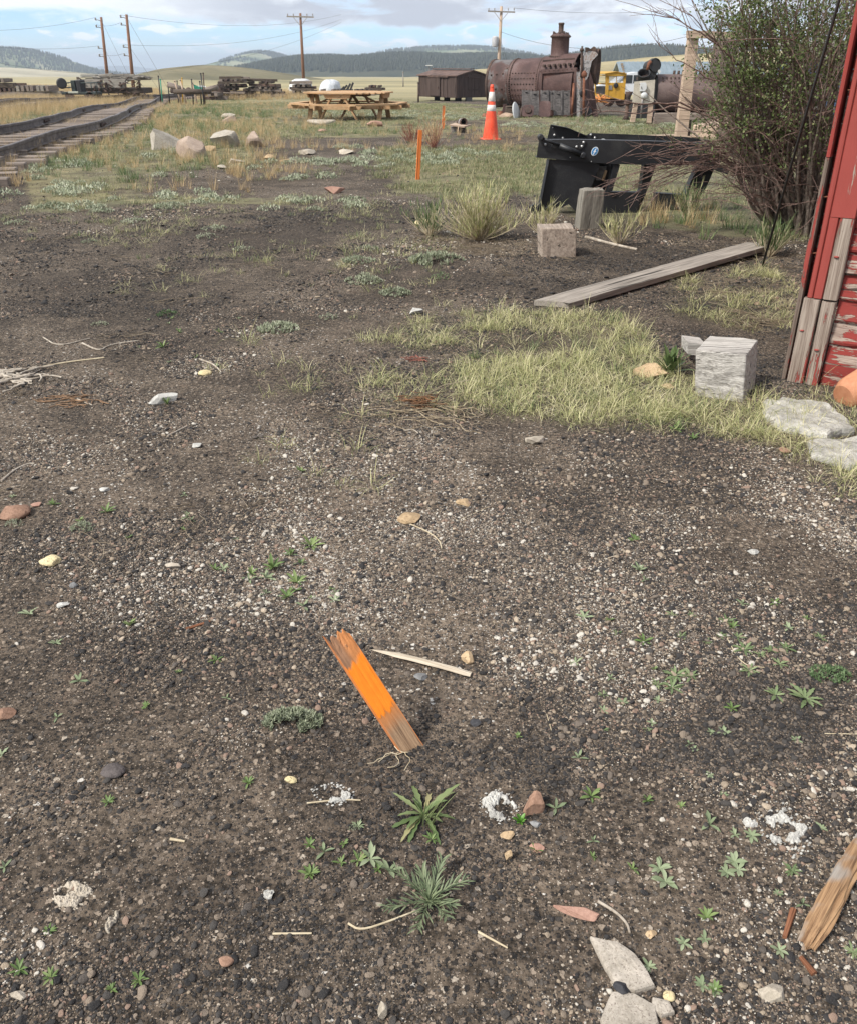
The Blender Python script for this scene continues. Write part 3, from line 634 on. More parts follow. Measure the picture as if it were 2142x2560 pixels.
BR_ = hill('back_ridge', 'sunlit green ridge above the dark forest', [(560,134),(700,120),(760,112),(820,103),(870,99),(920,97),(960,97),(1010,100),(1060,108),(1120,118),(1200,124),(1300,130)], 2900, 900, 700, M_GRN, -10, 160, 40)
FH = hill('forest_hill', 'broad dark forested hill behind the table and boxcar', [(450,158),(500,144),(560,131),(620,121),(680,119),(730,122),(790,116),(850,113.5),(920,118),(1000,116),(1060,118),(1120,124),(1180,128),(1240,134),(1330,141)], 1500, 520, 420, M_FOR, -6, 200, 50, .05)
hill('foothills', 'pale grassy foothills along the forest edge', [(430,172),(520,158),(590,155),(640,160),(700,157),(750,161),(800,162),(850,157),(890,161),(940,150),(965,160),(1010,152),(1060,156),(1120,150),(1200,156),(1300,160),(1420,166)], 880, 240, 200, M_TANH, -5, 200, 30, .05)
hill('tan_rise', 'dry grassy rise between boxcar and boiler', [(820,171),(870,164),(930,152),(955,145),(990,141),(1020,142),(1080,137),(1130,133),(1180,131),(1232,127),(1287,123),(1328,117),(1377,114),(1440,110),(1520,106),(1757,100),(2000,98)], 380, 150, 140, M_TANH, -4, 180, 40, .04)
RH = hill('right_forest_hill', 'dark forested hilltop right of the boiler', [(1120,124),(1200,113),(1240,106),(1285,101.5),(1340,99.5),(1380,102),(1430,108),(1500,110),(1600,112),(1757,112)], 1300, 400, 350, M_FOR, -6, 100, 36, .04)
# conifers of the far woods: one mass each
M_CON = leafmat('conifer', [(0, (.022,.028,.020)), (.5, (.040,.048,.032)), (1, (.085,.09,.055))], True, .9, .0)
KC = []
for i in range(4):
    mb = MB(); r_ = random.uniform(.20, .30)
    for k in range(3):
        n_ = 6; b = .05+k*.28; vs = [(r_*(1-k*.25)*math.cos(a*6.283/n_+k)*random.uniform(.75, 1.2), r_*(1-k*.25)*math.sin(a*6.283/n_+k)*random.uniform(.75, 1.2), b) for a in range(n_)]+[(0, 0, b+.45)]
        mb.add(vs, [(a, (a+1) % n_, n_) for a in range(n_)], None, False, random.random())
    mb.tube([(0, 0, -.1), (0, 0, .3)], .03, 5); KC.append(unlinked(mb, 'conifer_kind', M_CON))
def forest(name, label, H_, n_, h0, h1, keep):
    X, Yy, Z = H_; nx, ny = X.shape
    u = rng.uniform(0, nx-1.001, n_); v = rng.uniform(0, ny*.62, n_); i = u.astype(int); j = v.astype(int); fu = u-i; fv = v-j
    g = lambda A: (A[i, j]*(1-fu)+A[i+1, j]*fu)*(1-fv)+(A[i, j+1]*(1-fu)+A[i+1, j+1]*fu)*fv
    x, y, z = g(X), g(Yy), g(Z); k = keep(x, y, z, v/(ny/2), u/nx); x, y, z = x[k], y[k], z[k]; n_ = len(x)
    s = rng.uniform(h0, h1, n_); scatter(name, label, KC, np.stack([x, y, z-.2], 1), np.stack([np.zeros(n_)]*2+[rng.uniform(0, 6.28, n_)], 1), np.stack([s*1.15, s*1.15, s], 1), rng.integers(0, 4, n_))
rnd = lambda x: rng.random(len(x))
forest('forest', 'dense dark conifer forest covering the broad hill', FH, 34000, 4.5, 7.5, lambda x, y, z, t, u: (t > .30+.25*fbm(x*.008, y*.008)) & (rnd(x) < .35+1.2*np.clip(fbm(x*.01+5, y*.01)-.3, 0, 1)))
forest('forest', 'conifers on the distant hilltop right of the boiler', RH, 9000, 4.5, 7.5, lambda x, y, z, t, u: (t > .3) & (rnd(x) < .8))
forest('forest', 'scattered woods on the green rounded peak', PH_, 7000, 6, 9, lambda x, y, z, t, u: (t > .4) & (fbm(x*.004, y*.004) > .42))
forest('forest', 'woods along the sunlit back ridge', BR_, 9000, 6, 9, lambda x, y, z, t, u: (t > .45) & (fbm(x*.003+4, y*.006) > .47))
forest('forest', 'dark woods over the crest of the left hill', LH, 6000, 6, 9, lambda x, y, z, t, u: (t > .74-.1*fbm(x*.004, y*.004)))
# haze
mb = MB(); mb.box((0, 4300, -27), (17000, 13000, 216)); mh, t_, b_ = newmat('haze_air'); t_.nodes.remove(b_)
pv = t_.nodes.new('ShaderNodeVolumePrincipled'); pv.inputs['Density'].default_value = 2.3e-4; pv.inputs['Color'].default_value = (.74, .85, 1, 1); pv.inputs['Anisotropy'].default_value = .2
t_.links.new(pv.outputs[0], [k for k in t_.nodes if k.type == 'OUTPUT_MATERIAL'][0].inputs['Volume'])
hzo = mb.build('haze', mh); tag(hzo, 'thin pale haze over the valley and far hills', None, None, 'stuff')
# ================================================================== MATERIALS FOR THINGS
W_GREY = wood('weathered_wood', (.13,.115,.10), (.36,.33,.29)); W_DARK = wood('old_tie_wood', (.035,.028,.022), (.13,.10,.08)); W_POLE = wood('pole_wood', (.13,.065,.04), (.27,.15,.10), gs=.5)
W_PINE = wood('fresh_pine', (.33,.20,.11), (.56,.38,.22), bump=.5, extra=(.42,.25,.13)); W_TIE = wood('tie_grey', (.10,.08,.07), (.29,.24,.205)); W_PALE = wood('pale_timber', (.30,.22,.16), (.55,.42,.32), bump=.3)
RUST = mottled('rust_brown', [(0,(.042,.025,.024)),(.45,(.078,.044,.040)),(.8,(.108,.064,.058)),(1,(.15,.105,.10))], 1.6, .72, .1, .2, .01, 30)
RUSTD = mottled('rust_dark', [(0,(.03,.022,.02)),(.6,(.085,.055,.045)),(1,(.16,.10,.075))], 3, .8, .1, .4, .008)
RUSTR = mottled('rust_red', [(0,(.09,.035,.02)),(.6,(.20,.08,.045)),(1,(.30,.14,.09))], 4, .85, 0, .4, .006)
STEELG = mottled('grey_steel', [(0,(.09,.085,.085)),(.5,(.20,.19,.19)),(1,(.34,.31,.29))], 4, .6, .3, .3, .006)
BLACKM = plain('black_scrap', (.018,.018,.02), .6); WHITEP = plain('white_plastic', (.55,.56,.56), .5, 0, .08)
INSUL = plain('insulator_grey', (.25,.24,.23), .4); WIRE = plain('wire_dark', (.06,.06,.065), .5)
YEL = mottled('yellow_paint', [(0,(.30,.16,.02)),(.3,(.47,.26,.03)),(1,(.54,.32,.05))], 3, .55, 0, .1, .003)
# ------------------------------------------------------------------ utility poles
def pole(px0, py0, px1, py1, Y, r0, label, kind, name='utility_pole', leg_mat=None):
    g = P(px0*D, py0*D, Y); g.z = H0(g.x, g.y)-.1; top = P(px1*D, py1*D, Y)
    t = thing(name, g, label, 'utility pole', 'utility poles on the plain')
    mb = MB(); mb.tube([g, g.lerp(top, .5), top], [r0, r0*.85, r0*.65], 10); mb.build('shaft', leg_mat or W_POLE, t)
    d = (top-g).normalized(); W_ = []
    if kind == 'T':
        h = (top-g).length; a = top-d*.35
        mb = MB(); L_ = 1.5 if Y < 110 else 1.6; s = Y/110
        mb.beam(a+Vector((-L_*s, -.16, .04)), a+Vector((L_*s, -.16, -.02)), .12*s, .14*s); mb.build('crossarm', W_GREY, t)
        mb = MB(); mb.beam(a+Vector((-.8*s, -.2, 0)), a-d*.9*s+Vector((0, -.2, 0)), .05*s, .05*s); mb.build('brace', W_GREY, t)
        mb = MB(); mb.beam(a+Vector((.8*s, -.2, 0)), a-d*.9*s+Vector((0, -.2, 0)), .05*s, .05*s); mb.build('brace', W_GREY, t)
        for q in (-.93, -.5, .5, .93):
            p = a+Vector((q*L_*s, -.16, .08)); mb = MB(); mb.lathe([(.03*s, 0), (.07*s, .05*s), (.035*s, .1*s), (.07*s, .15*s), (.03*s, .24*s)], p, n=8); mb.build('insulator', INSUL, t); W_.append(p+Vector((0, 0, .24*s)))
    else:
        for k, hh in enumerate((.4, 1.1, 3.2, 4.0, 6.0, 6.7)):
            a = top-d*hh*.95; mb = MB(); sg = -1 if k % 2 == 0 else (-1 if kind == 'L' else 1)
            mb.tube([a, a+Vector((sg*.35, 0, .12)), a+Vector((sg*.6, 0, .1))], .035, 6); mb.build('bracket', STEELG, t)
            mb = MB(); mb.lathe([(.05, 0), (.11, .06), (.06, .12), (.11, .18), (.04, .26)], a+Vector((sg*.6, 0, .08)), n=8); mb.build('insulator', INSUL, t); W_.append(a+Vector((sg*.6, 0, .34)))
    return t, W_, top, d
pl1, w1, t1, d1 = pole(219, 156, 208, 35, 105, .19, 'left one of the two bare tall poles behind the track', 'L')
pl2, w2, t2, d2 = pole(271, 158, 260, 29.5, 100, .19, 'right one of the two bare tall poles behind the track, guy wires going down', 'L')
pl3, w3, t3, d3 = pole(623, 165, 616.5, 27, 105, .18, 'brown crossarm pole rising behind the white tank and picnic table', 'T')
pl4, w4, t4, d4 = pole(1021, 135, 1027.5, 13, 72, .15, 'paler crossarm pole with transformer can behind the boiler', 'T', leg_mat=W_PALE)
mb = MB(); a = t4-d4*2.2+Vector((-.35, -.1, 0)); mb.lathe([(.0, 0), (.2, .02), (.22, .08), (.22, .62), (.2, .68), (.05, .72)], a-Vector((0, 0, .4)), n=14); mb.build('transformer', plain('can_grey', (.42,.42,.43), .5), pl4)
for (bx, by, tx, ty, Y, lab) in ((827, 168, 826, 160, 150, 0), (925, 172, 922, 152, 150, 0)): pass
def wire(a, b, sag, label, r_=.018, n_=14):
    r_ *= .55
    a = Vector(a); b = Vector(b); pts = [a.lerp(b, i/n_)-Vector((0, 0, sag*4*(i/n_)*(1-i/n_))) for i in range(n_+1)]
    mb = MB(); mb.tube(pts, r_, 5, False); o = mb.build('power_line', WIRE); tag(o, label, 'wire', 'overhead wires'); return o
for k in (0, 2, 4): wire(w1[k], P(-140*D, (30+k*9)*D+34, 96), .6, ['top', 0, 'middle', 0, 'lowest'][k]+' wire running left from the left bare pole', .02)
for k in (0, 2, 4): wire(w1[k+1], w2[k+1], .2, ['top', 0, 'middle', 0, 'lowest'][k]+' wire strung between the two bare poles', .02)
for k, (ex, ey) in zip((0, 2, 4), ((700, 30), (700, 40), (700, 46))): wire(w2[k], P(ex*D, ey*D, 150), 1.2, ['top', 0, 'middle', 0, 'lowest'][k]+' wire running right from the right bare pole to the sky', .022)
for k, (ex, lab) in enumerate(((345, 'outermost'), (325, 'middle'), (300, 'innermost'))):
    e = P(ex*D, 152*D, 98); e.z = H0(e.x, e.y)
    wire(w2[k*2]+Vector((.5, 0, 0)), e, 0, lab+' guy wire slanting down right of the right bare pole', .022)
for k, (ex, lab) in enumerate(((275, 'outermost'), (258, 'innermost'))):
    e = P(ex*D, 152*D, 101); e.z = H0(e.x, e.y)
    wire(w1[k*2]+Vector((.5, 0, 0)), e, 0, lab+' guy wire slanting down from the left bare pole', .022)
a = t4-d4*1.6; wire(a, P(1440*D, 66*D, 60), 1.0, 'dark service wire sagging from the transformer pole above the boiler', .02)
wire(w4[3], P(1500*D, 1*D, 90), .6, 'upper wire leaving the transformer pole towards the right', .018)
for q, lab in ((1043, 'right'), (1036, 'left')):
    e = P(q*D, 138*D, 73); wire(t4-d4*2.0, e, 0, lab+' thin guy wire beside the transformer pole', .015)
# small far posts
for (px, py, ty, Y, lab) in ((827, 172, 150, 140, 'thin far post left of the white tarp mound'), (923, 178, 152, 120, 'thin pale post left of the boxcar'), (879.5, 160, 135, 160, 'far lamp post with a flat pale head above the boxcar')):
    g = P(px*D, py*D, Y); g.z = H0(g.x, g.y)-.1; tp = P((px-.6)*D, ty*D, Y); tp.x = g.x
    if 'lamp' in lab:
        t = thing('lamp_post', g, lab, 'lamp post'); mb = MB(); mb.tube([g, tp], [.09, .06], 7); mb.build('shaft', STEELG, t); mb = MB(); mb.box(tp+Vector((0, -.1, .05)), (1.1, .35, .12), None, 0, .03); mb.build('lamp_head', WHITEP, t)
    else:
        mb = MB(); mb.tube([g, g.lerp(tp, .5), tp], [.10, .08, .06], 7); mb.lathe([(.07, 0), (.12, .04), (.12, .14), (.04, .2)], tp, n=8); o = mb.build('far_post', W_GREY if '52' not in lab else WHITEP); tag(o, lab, 'post')
# ------------------------------------------------------------------ railway tracks
def track(pxs, off, lab, name, gauge=1.55, zt=.30, tie_step=.62, tiedrop=0, kink=None, ext=None):
    pts = [at(a*D, b*D, zt) for a, b in pxs]                   # near (right-hand) rail head
    # smooth resample
    X = np.array([p.x for p in pts]); Y = np.array([p.y for p in pts]); ys = np.arange(Y[0], Y[-1], tie_step)
    if ext: pass
    xs = np.interp(ys, Y, X); kk = np.ones(9)/9; xs2 = np.convolve(np.pad(xs, 4, 'edge'), kk, 'valid'); xs2[:4] = xs[:4]; xs2[-4:] = xs[-4:]; xs = xs2
    dz = np.zeros(len(ys))+.0
    if kink is not None: dz = kink(ys)
    base = Vector((xs[0], ys[0], H0(xs[0], ys[0])))
    t = thing(name, base, lab, 'railway track', 'narrow gauge tracks')
    nrm = []
    for i in range(len(ys)):
        a, b = max(0, i-1), min(len(ys)-1, i+1); d = Vector((xs[b]-xs[a], ys[b]-ys[a], 0)).normalized(); nrm.append((d, Vector((-d.y, d.x, 0))))
    prof = [(-.055,0),(.055,0),(.055,.012),(.012,.022),(.009,.085),(.03,.095),(.03,.128),(.022,.135),(-.022,.135),(-.03,.128),(-.03,.095),(-.009,.085),(-.012,.022),(-.055,.012)]
    prof = [(a*1.15, b*1.2) for a, b in prof]
    for side, wob in ((0, 0), (1, 3)):
        mb = MB(); vs = []; fs = []; m_ = len(prof)
        for i in range(len(ys)):
            d, nn = nrm[i]; c = Vector((xs[i], ys[i], H0(xs[i], ys[i])+zt-.162+dz[i]))+nn*gauge*side
            for (u, v) in prof: vs.append(c+nn*u+Vector((0, 0, v)))
        for i in range(len(ys)-1):
            for k in range(m_): k2 = (k+1) % m_; fs.append((i*m_+k, i*m_+k2, (i+1)*m_+k2, (i+1)*m_+k))
        fs.append(tuple(range(m_))[::-1]); fs.append(tuple(range((len(ys)-1)*m_, len(ys)*m_)))
        mb.add(vs, fs); r_ = mb.build('rail', MRAIL, t)
        for i in range(4+wob, len(ys)-1, 14):
            d, nn = nrm[i]; c = Vector((xs[i], ys[i], H0(xs[i], ys[i])+zt-.095+dz[i]))+nn*gauge*side
            mb = MB()
            for sg in (-1, 1): mb.beam(c-d*.32+nn*.03*sg, c+d*.32+nn*.03*sg, .02, .07, (0,0,1), 0, .004)
            for q in (-.22, -.08, .08, .22): mb.tube([c+d*q-nn*.07, c+d*q+nn*.07], .014, 6)
            mb.build('joint_bar', RUSTD, r_)
    for i in range(len(ys)):
        d, nn = nrm[i]; c = Vector((xs[i], ys[i], H0(xs[i], ys[i])+zt-.165-.085+dz[i]*.8+random.uniform(-.012, .008)))+nn*(gauge/2+random.uniform(-.06, .06))
        L_ = random.uniform(1.22, 1.38); dd = Vector((random.uniform(-.04, .04), 0, 0)); nq = (nn+d*random.uniform(-.05, .05)).normalized()
        mb = MB(); mb.beam(c-nq*L_, c+nq*L_, .20, .15, (0,0,1), .004, .012); q = mb.build('tie', W_TIE, t)
        if False:
            mb = MB()
            for side in (0, 1):
                for sg in (-1, 1):
                    e = Vector((xs[i], ys[i], H0(xs[i], ys[i])+zt-.16+dz[i]))+nn*(gauge*side+sg*.075); mb.box(e, (.035, .05, .03))
            mb.build('spike', RUSTD, q)
    return t
MRAIL = mottled('rail_steel', [(0,(.05,.042,.04)),(.5,(.12,.10,.095)),(1,(.20,.175,.165))], 5, .55, .35, .3, .004)
kn = lambda ys: .03*np.sin((ys-22)/5.5)-.07*np.exp(-((ys-47)/7)**2)
trk = track([(-160,355),(-60,318),(0,290),(110,268),(185,249.5),(230,240),(290,212),(330,197.5),(372,194),(430,191)], 0, 'near railway track with kinked rusty rails and grey ties at the left', 'railway_track', kink=kn)
trk2 = track([(-240,235),(-100,214),(0,208.5),(110,201),(170,197),(260,194),(330,192)], 0, 'second railway track further left behind the straw grass', 'railway_track', kink=lambda ys: .06*np.sin(ys/6), zt=.34)
# loose timbers in the left corner
for a, b, w_, h_, lab in (((-60,334),(58,329),.22,.16,'grey timber lying nearest the track, topmost of the left corner pile'), ((-60,347),(36,339),.2,.16,'weathered timber end left of the straw grass, lower in the corner pile'), ((-60,362),(6,352),.2,.2,'short dark timber at the very left edge of the grass'), ((-40,322),(60,318),.2,.12,'thin pale plank behind the corner timbers')):
    p, q = atd(*a), atd(*b); mb = MB(); mb.beam(p+Vector((0,0,h_/2)), q+Vector((0,0,h_/2)), w_, h_, (0,0,1), .01, .01); tag(mb.build('timber', W_TIE), lab, 'timber', 'loose timbers by the track')
# ------------------------------------------------------------------ far timber piles and scrap
def tie_pile(px0, px1, py, ptop, Y, nl, label, prof=None, mats=(None,), L_=2.4, rz=0, name='timber_pile'):
    a = P(px0*D, py*D, Y); b = P(px1*D, py*D, Y); a.z = b.z = 0; gz = H0((a.x+b.x)/2, Y); top = P(px0*D, ptop*D, Y).z
    Hh = top-gz; th = Hh/nl; t = thing(name, (a.x*.5+b.x*.5, Y, gz), label, 'timber pile', 'timber piles on the yard')
    W_ = b.x-a.x
    for l in range(nl):
        fr = prof(l/nl) if prof else (0, 1)
        x0 = a.x+W_*fr[0]; x1 = a.x+W_*fr[1]; alongx = l % 2 == 0
        for m_ in range(3 if alongx else 2):
            pass
        if alongx:
            n_ = max(1, int((x1-x0)/L_)); seg = (x1-x0)/n_
            for i in range(n_):
                for r_ in range(3):
                    yy = Y-.9+r_*.9; mb = MB(); s = random.uniform(-.35, .35)
                    mb.beam((x0+i*seg+s, yy+random.uniform(-.12, .12), gz+th*(l+.5)+random.uniform(-.04, .04)), (x0+(i+1)*seg*.98+s+random.uniform(-.3, .1), yy+random.uniform(-.25, .25), gz+th*(l+.5)+random.uniform(-.06, .06)), .22, th*.86, (0,0,1), .015)
                    mb.build('timber', random.choice(mats), t)
        else:
            n_ = int((x1-x0)/.40)
            for i in range(n_):
                if random.random() < .08: continue
                mb = MB(); x = x0+(i+.5)*.40+random.uniform(-.08, .08)
                mb.beam((x, Y-1.0+random.uniform(-.2, .1), gz+th*(l+.5)), (x+random.uniform(-.15, .15), Y+1.1, gz+th*(l+.5)), .22, th*.84, (0,0,1), .015); mb.build('timber', random.choice(mats), t)
    return t
DM = (W_DARK, W_DARK, RUSTD, W_TIE)
tie_pile(445, 512, 186, 157, 74, 9, 'tallest dark stack of old ties left of the white tank', lambda f: (0.25*f*f, 1-.05*f), DM)
tie_pile(514, 590, 187, 161, 76, 7, 'long dark stack of old ties right of the tallest stack', lambda f: (0, 1-.35*f), DM)
tie_pile(600, 655, 186, 166, 80, 5, 'low brown stack of ties behind the left end of the picnic table', lambda f: (.1*f, 1-.2*f), (W_DARK, W_TIE, RUSTD))
tie_pile(430, 462, 187, 172, 70, 4, 'small rusty stack at the left foot of the tallest tie stack', lambda f: (.3*f, 1), (RUSTD, W_TIE))
tie_pile(747, 790, 187, 174, 88, 4, 'small square stack of dark timber behind the right end of the table', None, (W_DARK, RUSTD))
tie_pile(660, 770, 188, 182, 84, 2, 'low spread of dark timber along the ground behind the table', None, (W_DARK, W_TIE))
tie_pile(0, 70, 178, 160, 84, 4, 'brown heap of broken timber at the left edge of the picture', lambda f: (-.6, 1-.75*f), (RUSTD, W_DARK, W_TIE))
tie_pile(40, 118, 181, 174, 76, 2, 'flat spread of pale planks left of the dark machine', None, (W_TIE, W_GREY))
# flat car with load
def flatcar():
    Y = 68; a = P(212*1.0*1, 0, Y); x0 = P(174*D, 180*D, Y).x; x1 = P(304*D, 180*D, Y).x; gz = H0((x0+x1)/2, Y); zt = P(200*D, 156*D, Y).z
    t = thing('loaded_flatcar', ((x0+x1)/2, Y, gz), 'old flatcar heaped with grey planks and iron scrap, below the two bare poles', 'rail car')
    h = zt-gz
    mb = MB(); mb.box(((x0+x1)/2, Y, gz+h*.42), (x1-x0, 2.2, h*.22), None, 0, .03); mb.build('deck', W_DARK, t)
    mb = MB()
    for q in (0, .5, .98): mb.box((x0+(x1-x0)*(q*.96+.01), Y-1.14, gz+h*.72), (.14, .08, h*.5))
    mb.build('stake_post', W_DARK, t)
    mb = MB(); mb.box((x0+(x1-x0)*.2, Y-1.22, gz+h*.72), ((x1-x0)*.40, .07, h*.34), None, .02); mb.build('side_board', W_GREY, t)
    mb = MB(); mb.box((x0+(x1-x0)*.58, Y-1.22, gz+h*.72), ((x1-x0)*.34, .07, h*.34), None, .02); mb.build('side_board', W_GREY, t)
    for q in (.12, .24, .72, .84):
        mb = MB(); mb.lathe([(.33, 0), (.36, .03), (.36, .07), (.30, .1), (.08, .12)], (x0+(x1-x0)*q, Y-.75, gz+.36), (0, -1, 0), 16); mb.build('wheel', RUSTD, t)
    mb = MB()
    for i in range(40):
        x = random.uniform(x0, x1-.6); L_ = random.uniform(.8, 2.6); z = gz+h*random.uniform(.85, 1.05)
        mb.beam((x, Y+random.uniform(-1, .9), z), (min(x+L_, x1+.2), Y+random.uniform(-1, .9), z+random.uniform(-.1, .14)), .14, .06)
    o = mb.build('loose_plank', W_GREY, None); tag(o, 'jumble of grey planks heaped on the flatcar deck', 'planks', None, 'stuff')
    mb = MB()
    for i in range(60):
        x = x0+(x1-x0)*random.choice((.12, .3, .33, .45, .55, .7, .8, .9, .95))+random.uniform(-.3, .3); z = gz+h*random.uniform(.2, .8)
        mb.beam((x, Y-1.3, z), (x+random.uniform(-.4, .4), Y-1.28, z+random.uniform(-.3, .3)), .12, .05, (0, 0, 1), .02)
    mb.build('hanging_scrap', RUSTD, t)
flatcar()
# dark machine on wheels
def machine():
    Y = 64; x0 = P(100*D, 0, Y).x; x1 = P(174*D, 0, Y).x; gz = H0((x0+x1)/2, Y); h = P(130*D, 161*D, Y).z-gz; w_ = x1-x0
    t = thing('track_machine', ((x0+x1)/2, Y, gz), 'small dark green track machine with rails and engine box, left of the flatcar', 'machine')
    G = plain('dark_green_paint', (.022,.032,.03), .5)
    mb = MB(); mb.box((x0+w_*.5, Y, gz+h*.38), (w_, 1.2, h*.12), None, 0, .02); mb.build('frame', G, t)
    mb = MB(); mb.box((x0+w_*.34, Y, gz+h*.68), (w_*.13, .8, h*.5), None, 0, .04); mb.build('engine_box', G, t)
    mb = MB(); mb.box((x0+w_*.5, Y, gz+h*.68), (w_*.14, .9, h*.52), None, 0, .04); mb.build('engine_box', BLACKM, t)
    mb = MB()
    for s in (-.55, .55):
        for z in (.62, .82): mb.tube([(x0+.1, Y+s, gz+h*z), (x0+w_*.26, Y+s, gz+h*z)], .035, 6)
        mb.tube([(x0+w_*.6, Y+s, gz+h*.82), (x1, Y+s, gz+h*.82), (x1, Y+s, gz+h*.42)], .035, 6); mb.tube([(x0+w_*.88, Y+s, gz+h*.82), (x0+w_*.88, Y+s, gz+h*.42)], .035, 6)
    mb.build('handrail', G, t)
    mb = MB(); mb.lathe([(.25, 0), (.33, .03), (.33, .15), (.25, .18)], (x0+.1, Y-.5, gz+h*.8), (.3, -1, 0), 18); mb.build('spare_wheel', BLACKM, t)
    for q in (.22, .8):
        mb = MB(); mb.lathe([(.12, 0), (.30, .03), (.33, .08), (.28, .1)], (x0+w_*q, Y-.5, gz+.33), (0, -1, 0), 18); mb.build('wheel', RUSTD, t)
    mb = MB(); mb.box((x0+w_*.35, Y-.62, gz+h*.42), (w_*.3, .1, .12), None, 0, .02); mb.build('pale_tank', plain('pale_tank', (.35,.36,.30), .5), t)
machine()
# T-posts, stakes, netting and beams of the junk row
NET = mottled('green_net', [(0, (.02,.16,.11)), (1, (.06,.34,.24))], 5, .8)
def stick(px, py, tx, ty, Y, r_, mat, label, cat, name='fence_post', group='thin posts in the junk row'):
    g = P(px*D, py*D, Y); g.z = min(g.z, H0(g.x, g.y)); tp = P(tx*D, ty*D, Y); mb = MB()
    mb.tube([g, g.lerp(tp, .5), tp], [r_*1.2, r_, r_*.9], 7); mb.lathe([(r_, 0), (r_*1.6, .01), (r_*1.5, .04), (r_*.4, .06)], tp, (tp-g), 6); o = mb.build(name, mat); tag(o, label, cat, group); return o
for (px, tx, ty, Y, m_, lab) in ((397, 394.5, 157, 56, BLACKM, 'black post left of the green netting'), (401, 399.5, 164, 56, NET, 'green post against the left edge of the netting'),
    (419, 418, 170, 58, BLACKM, 'short dark post behind the netting'), (441, 441, 167, 60, BLACKM, 'dark post right of the netting'),
    (478, 477, 164, 56, BLACKM, 'dark post with a white top left of the tall pair'), (505, 500, 152, 50, BLACKM, 'tallest black post with a white top by the scrap heap'), (507, 506, 151, 54, RUSTD, 'tall rusty post right beside the tallest black one'), (498, 497.5, 168, 54, BLACKM, 'short dark post left of the tall pair'),
    (452, 453, 161, 60, YEL, 'thin yellow stake leaning in the junk row')):
    px, tx = px*.825-.0, tx*.825
    stick(px, 187, tx, ty, Y, .035, m_, lab, 'post')
for (px, py, tx, ty, lab) in ((385, 189, 374, 167, 'pale leaning stake left of the netting'), (396, 189, 386, 165, 'second pale leaning stake left of the netting'), (419, 188, 412, 171, 'pale stake leaning behind the netting')):
    stick(px*.96, py, tx*.96, ty, 57, .05, W_PALE, lab, 'stake', 'wooden_stake', 'pale leaning stakes')
# netting panel (thin mesh of strands)
mb = MB(); Y = 57
for i in range(26):
    f = i/25; x = 400+35*f; top = 170+13*f**.6; mb.tube([P(x*D*.985, 186*D, Y), P(x*D*.985, top*D, Y)], .012, 4)
for j in range(14):
    f = j/13; mb.tube([P((400+35*i/8)*D*.985, (186-(186-(170+13*(i/8)**.6))*f)*D, Y) for i in range(9)], .016, 4)
tag(mb.build('safety_netting', NET), 'green plastic netting sagging between thin posts', 'netting')
for a, b, r_, m_, lab, Y in (((345,173),(376,184),.16,W_TIE,'pale round log sloping down left of the junk row',58), ((357,188),(434,188),.13,W_DARK,'long dark beam lying at the end of the near track',52), ((418,186),(448,178),.14,W_TIE,'grey log slanting up right of the netting',56)):
    p, q = P(a[0]*D, a[1]*D, Y), P(b[0]*D, b[1]*D, Y); mb = MB(); mb.tube([p, p.lerp(q, .5), q], [r_, r_*1.05, r_*.9], 10); tag(mb.build('log', m_), lab, 'log')
t = thing('scrap_pallet', atd(390, 197), 'low pallet of dark scrap castings near the end of the near track', 'scrap')
c = atd(390, 196)
mb = MB(); mb.box(c+Vector((0, 0, .12)), (3.2, 1.2, .12), None, .01, .02); mb.build('skid', W_GREY, t)
for q, m_ in ((-1.3, RUSTD), (-.9, NET), (-.45, BLACKM), (0, RUSTD), (.6, BLACKM), (1.2, RUSTD)):
    mb = MB(); mb.lathe([(.12, 0), (.26, .04), (.26, .3), (.2, .34), (.1, .5)], c+Vector((q, -.1, .30)), (random.uniform(-.5, .5), -1, .3), 12); mb.build('casting', m_, t)
mb = MB(); V, F = rockverts(3, 3, .25, 44, .4); V = V*[.6, .4, .4]+np.array(atd(436*.82*1.16, 184)+Vector((0, 0, .3))); mb.add(V, F); tag(mb.build('white_bag', WHITEP), 'crumpled white bag on the scrap heap', 'bag')
# white tank and tarp mound
def dome(px0, px1, py, ptop, Y, label, name, cat, flat, depth, mat):
    x0 = P(px0*D, py*D, Y).x; x1 = P(px1*D, py*D, Y).x; gz = H0(x0, Y); zt = P(px0*D, ptop*D, Y).z; mb = MB(); r_ = (x1-x0)/2
    n_ = 28; m_ = 12; vs = []; fs = []
    for i in range(m_+1):
        f = i/m_; el_ = f*math.pi/2; rr = math.cos(el_)**flat; zz = math.sin(el_)**.8
        for k in range(n_):
            a = 6.2832*k/n_; wv = 1+.05*math.sin(a*5+i)+.03*math.sin(a*11)
            vs.append(((x0+x1)/2+r_*rr*math.cos(a)*wv, Y+depth*rr*math.sin(a)*wv, gz+(zt-gz)*zz*(1+.03*math.sin(a*7))))
    for i in range(m_):
        for k in range(n_): fs.append((i*n_+k, i*n_+(k+1) % n_, (i+1)*n_+(k+1) % n_, (i+1)*n_+k))
    mb.add(vs, fs, None, True); tag(mb.build(name, mat), label, cat)
dome(594, 643, 185, 162, 92, 'long low white tank top behind the tie stacks', 'white_tank', 'tank', .5, 1.6, WHITEP)
dome(656, 701, 185, 163.5, 88, 'rounded white tarpaulin mound behind the picnic table', 'tarp_mound', 'tarp', .62, 1.8, plain('white_tarp', (.50,.52,.54), .6, 0, .2))
p, q = P(690*D, 187*D, 80), P(714*D, 172*D, 80); mb = MB()
for k in range(4): mb.beam(p+Vector((k*.35, 0, -.2)), q+Vector((k*.25-.3, 0, .1*k-.2)), .25, .12, (0,0,1), .03)
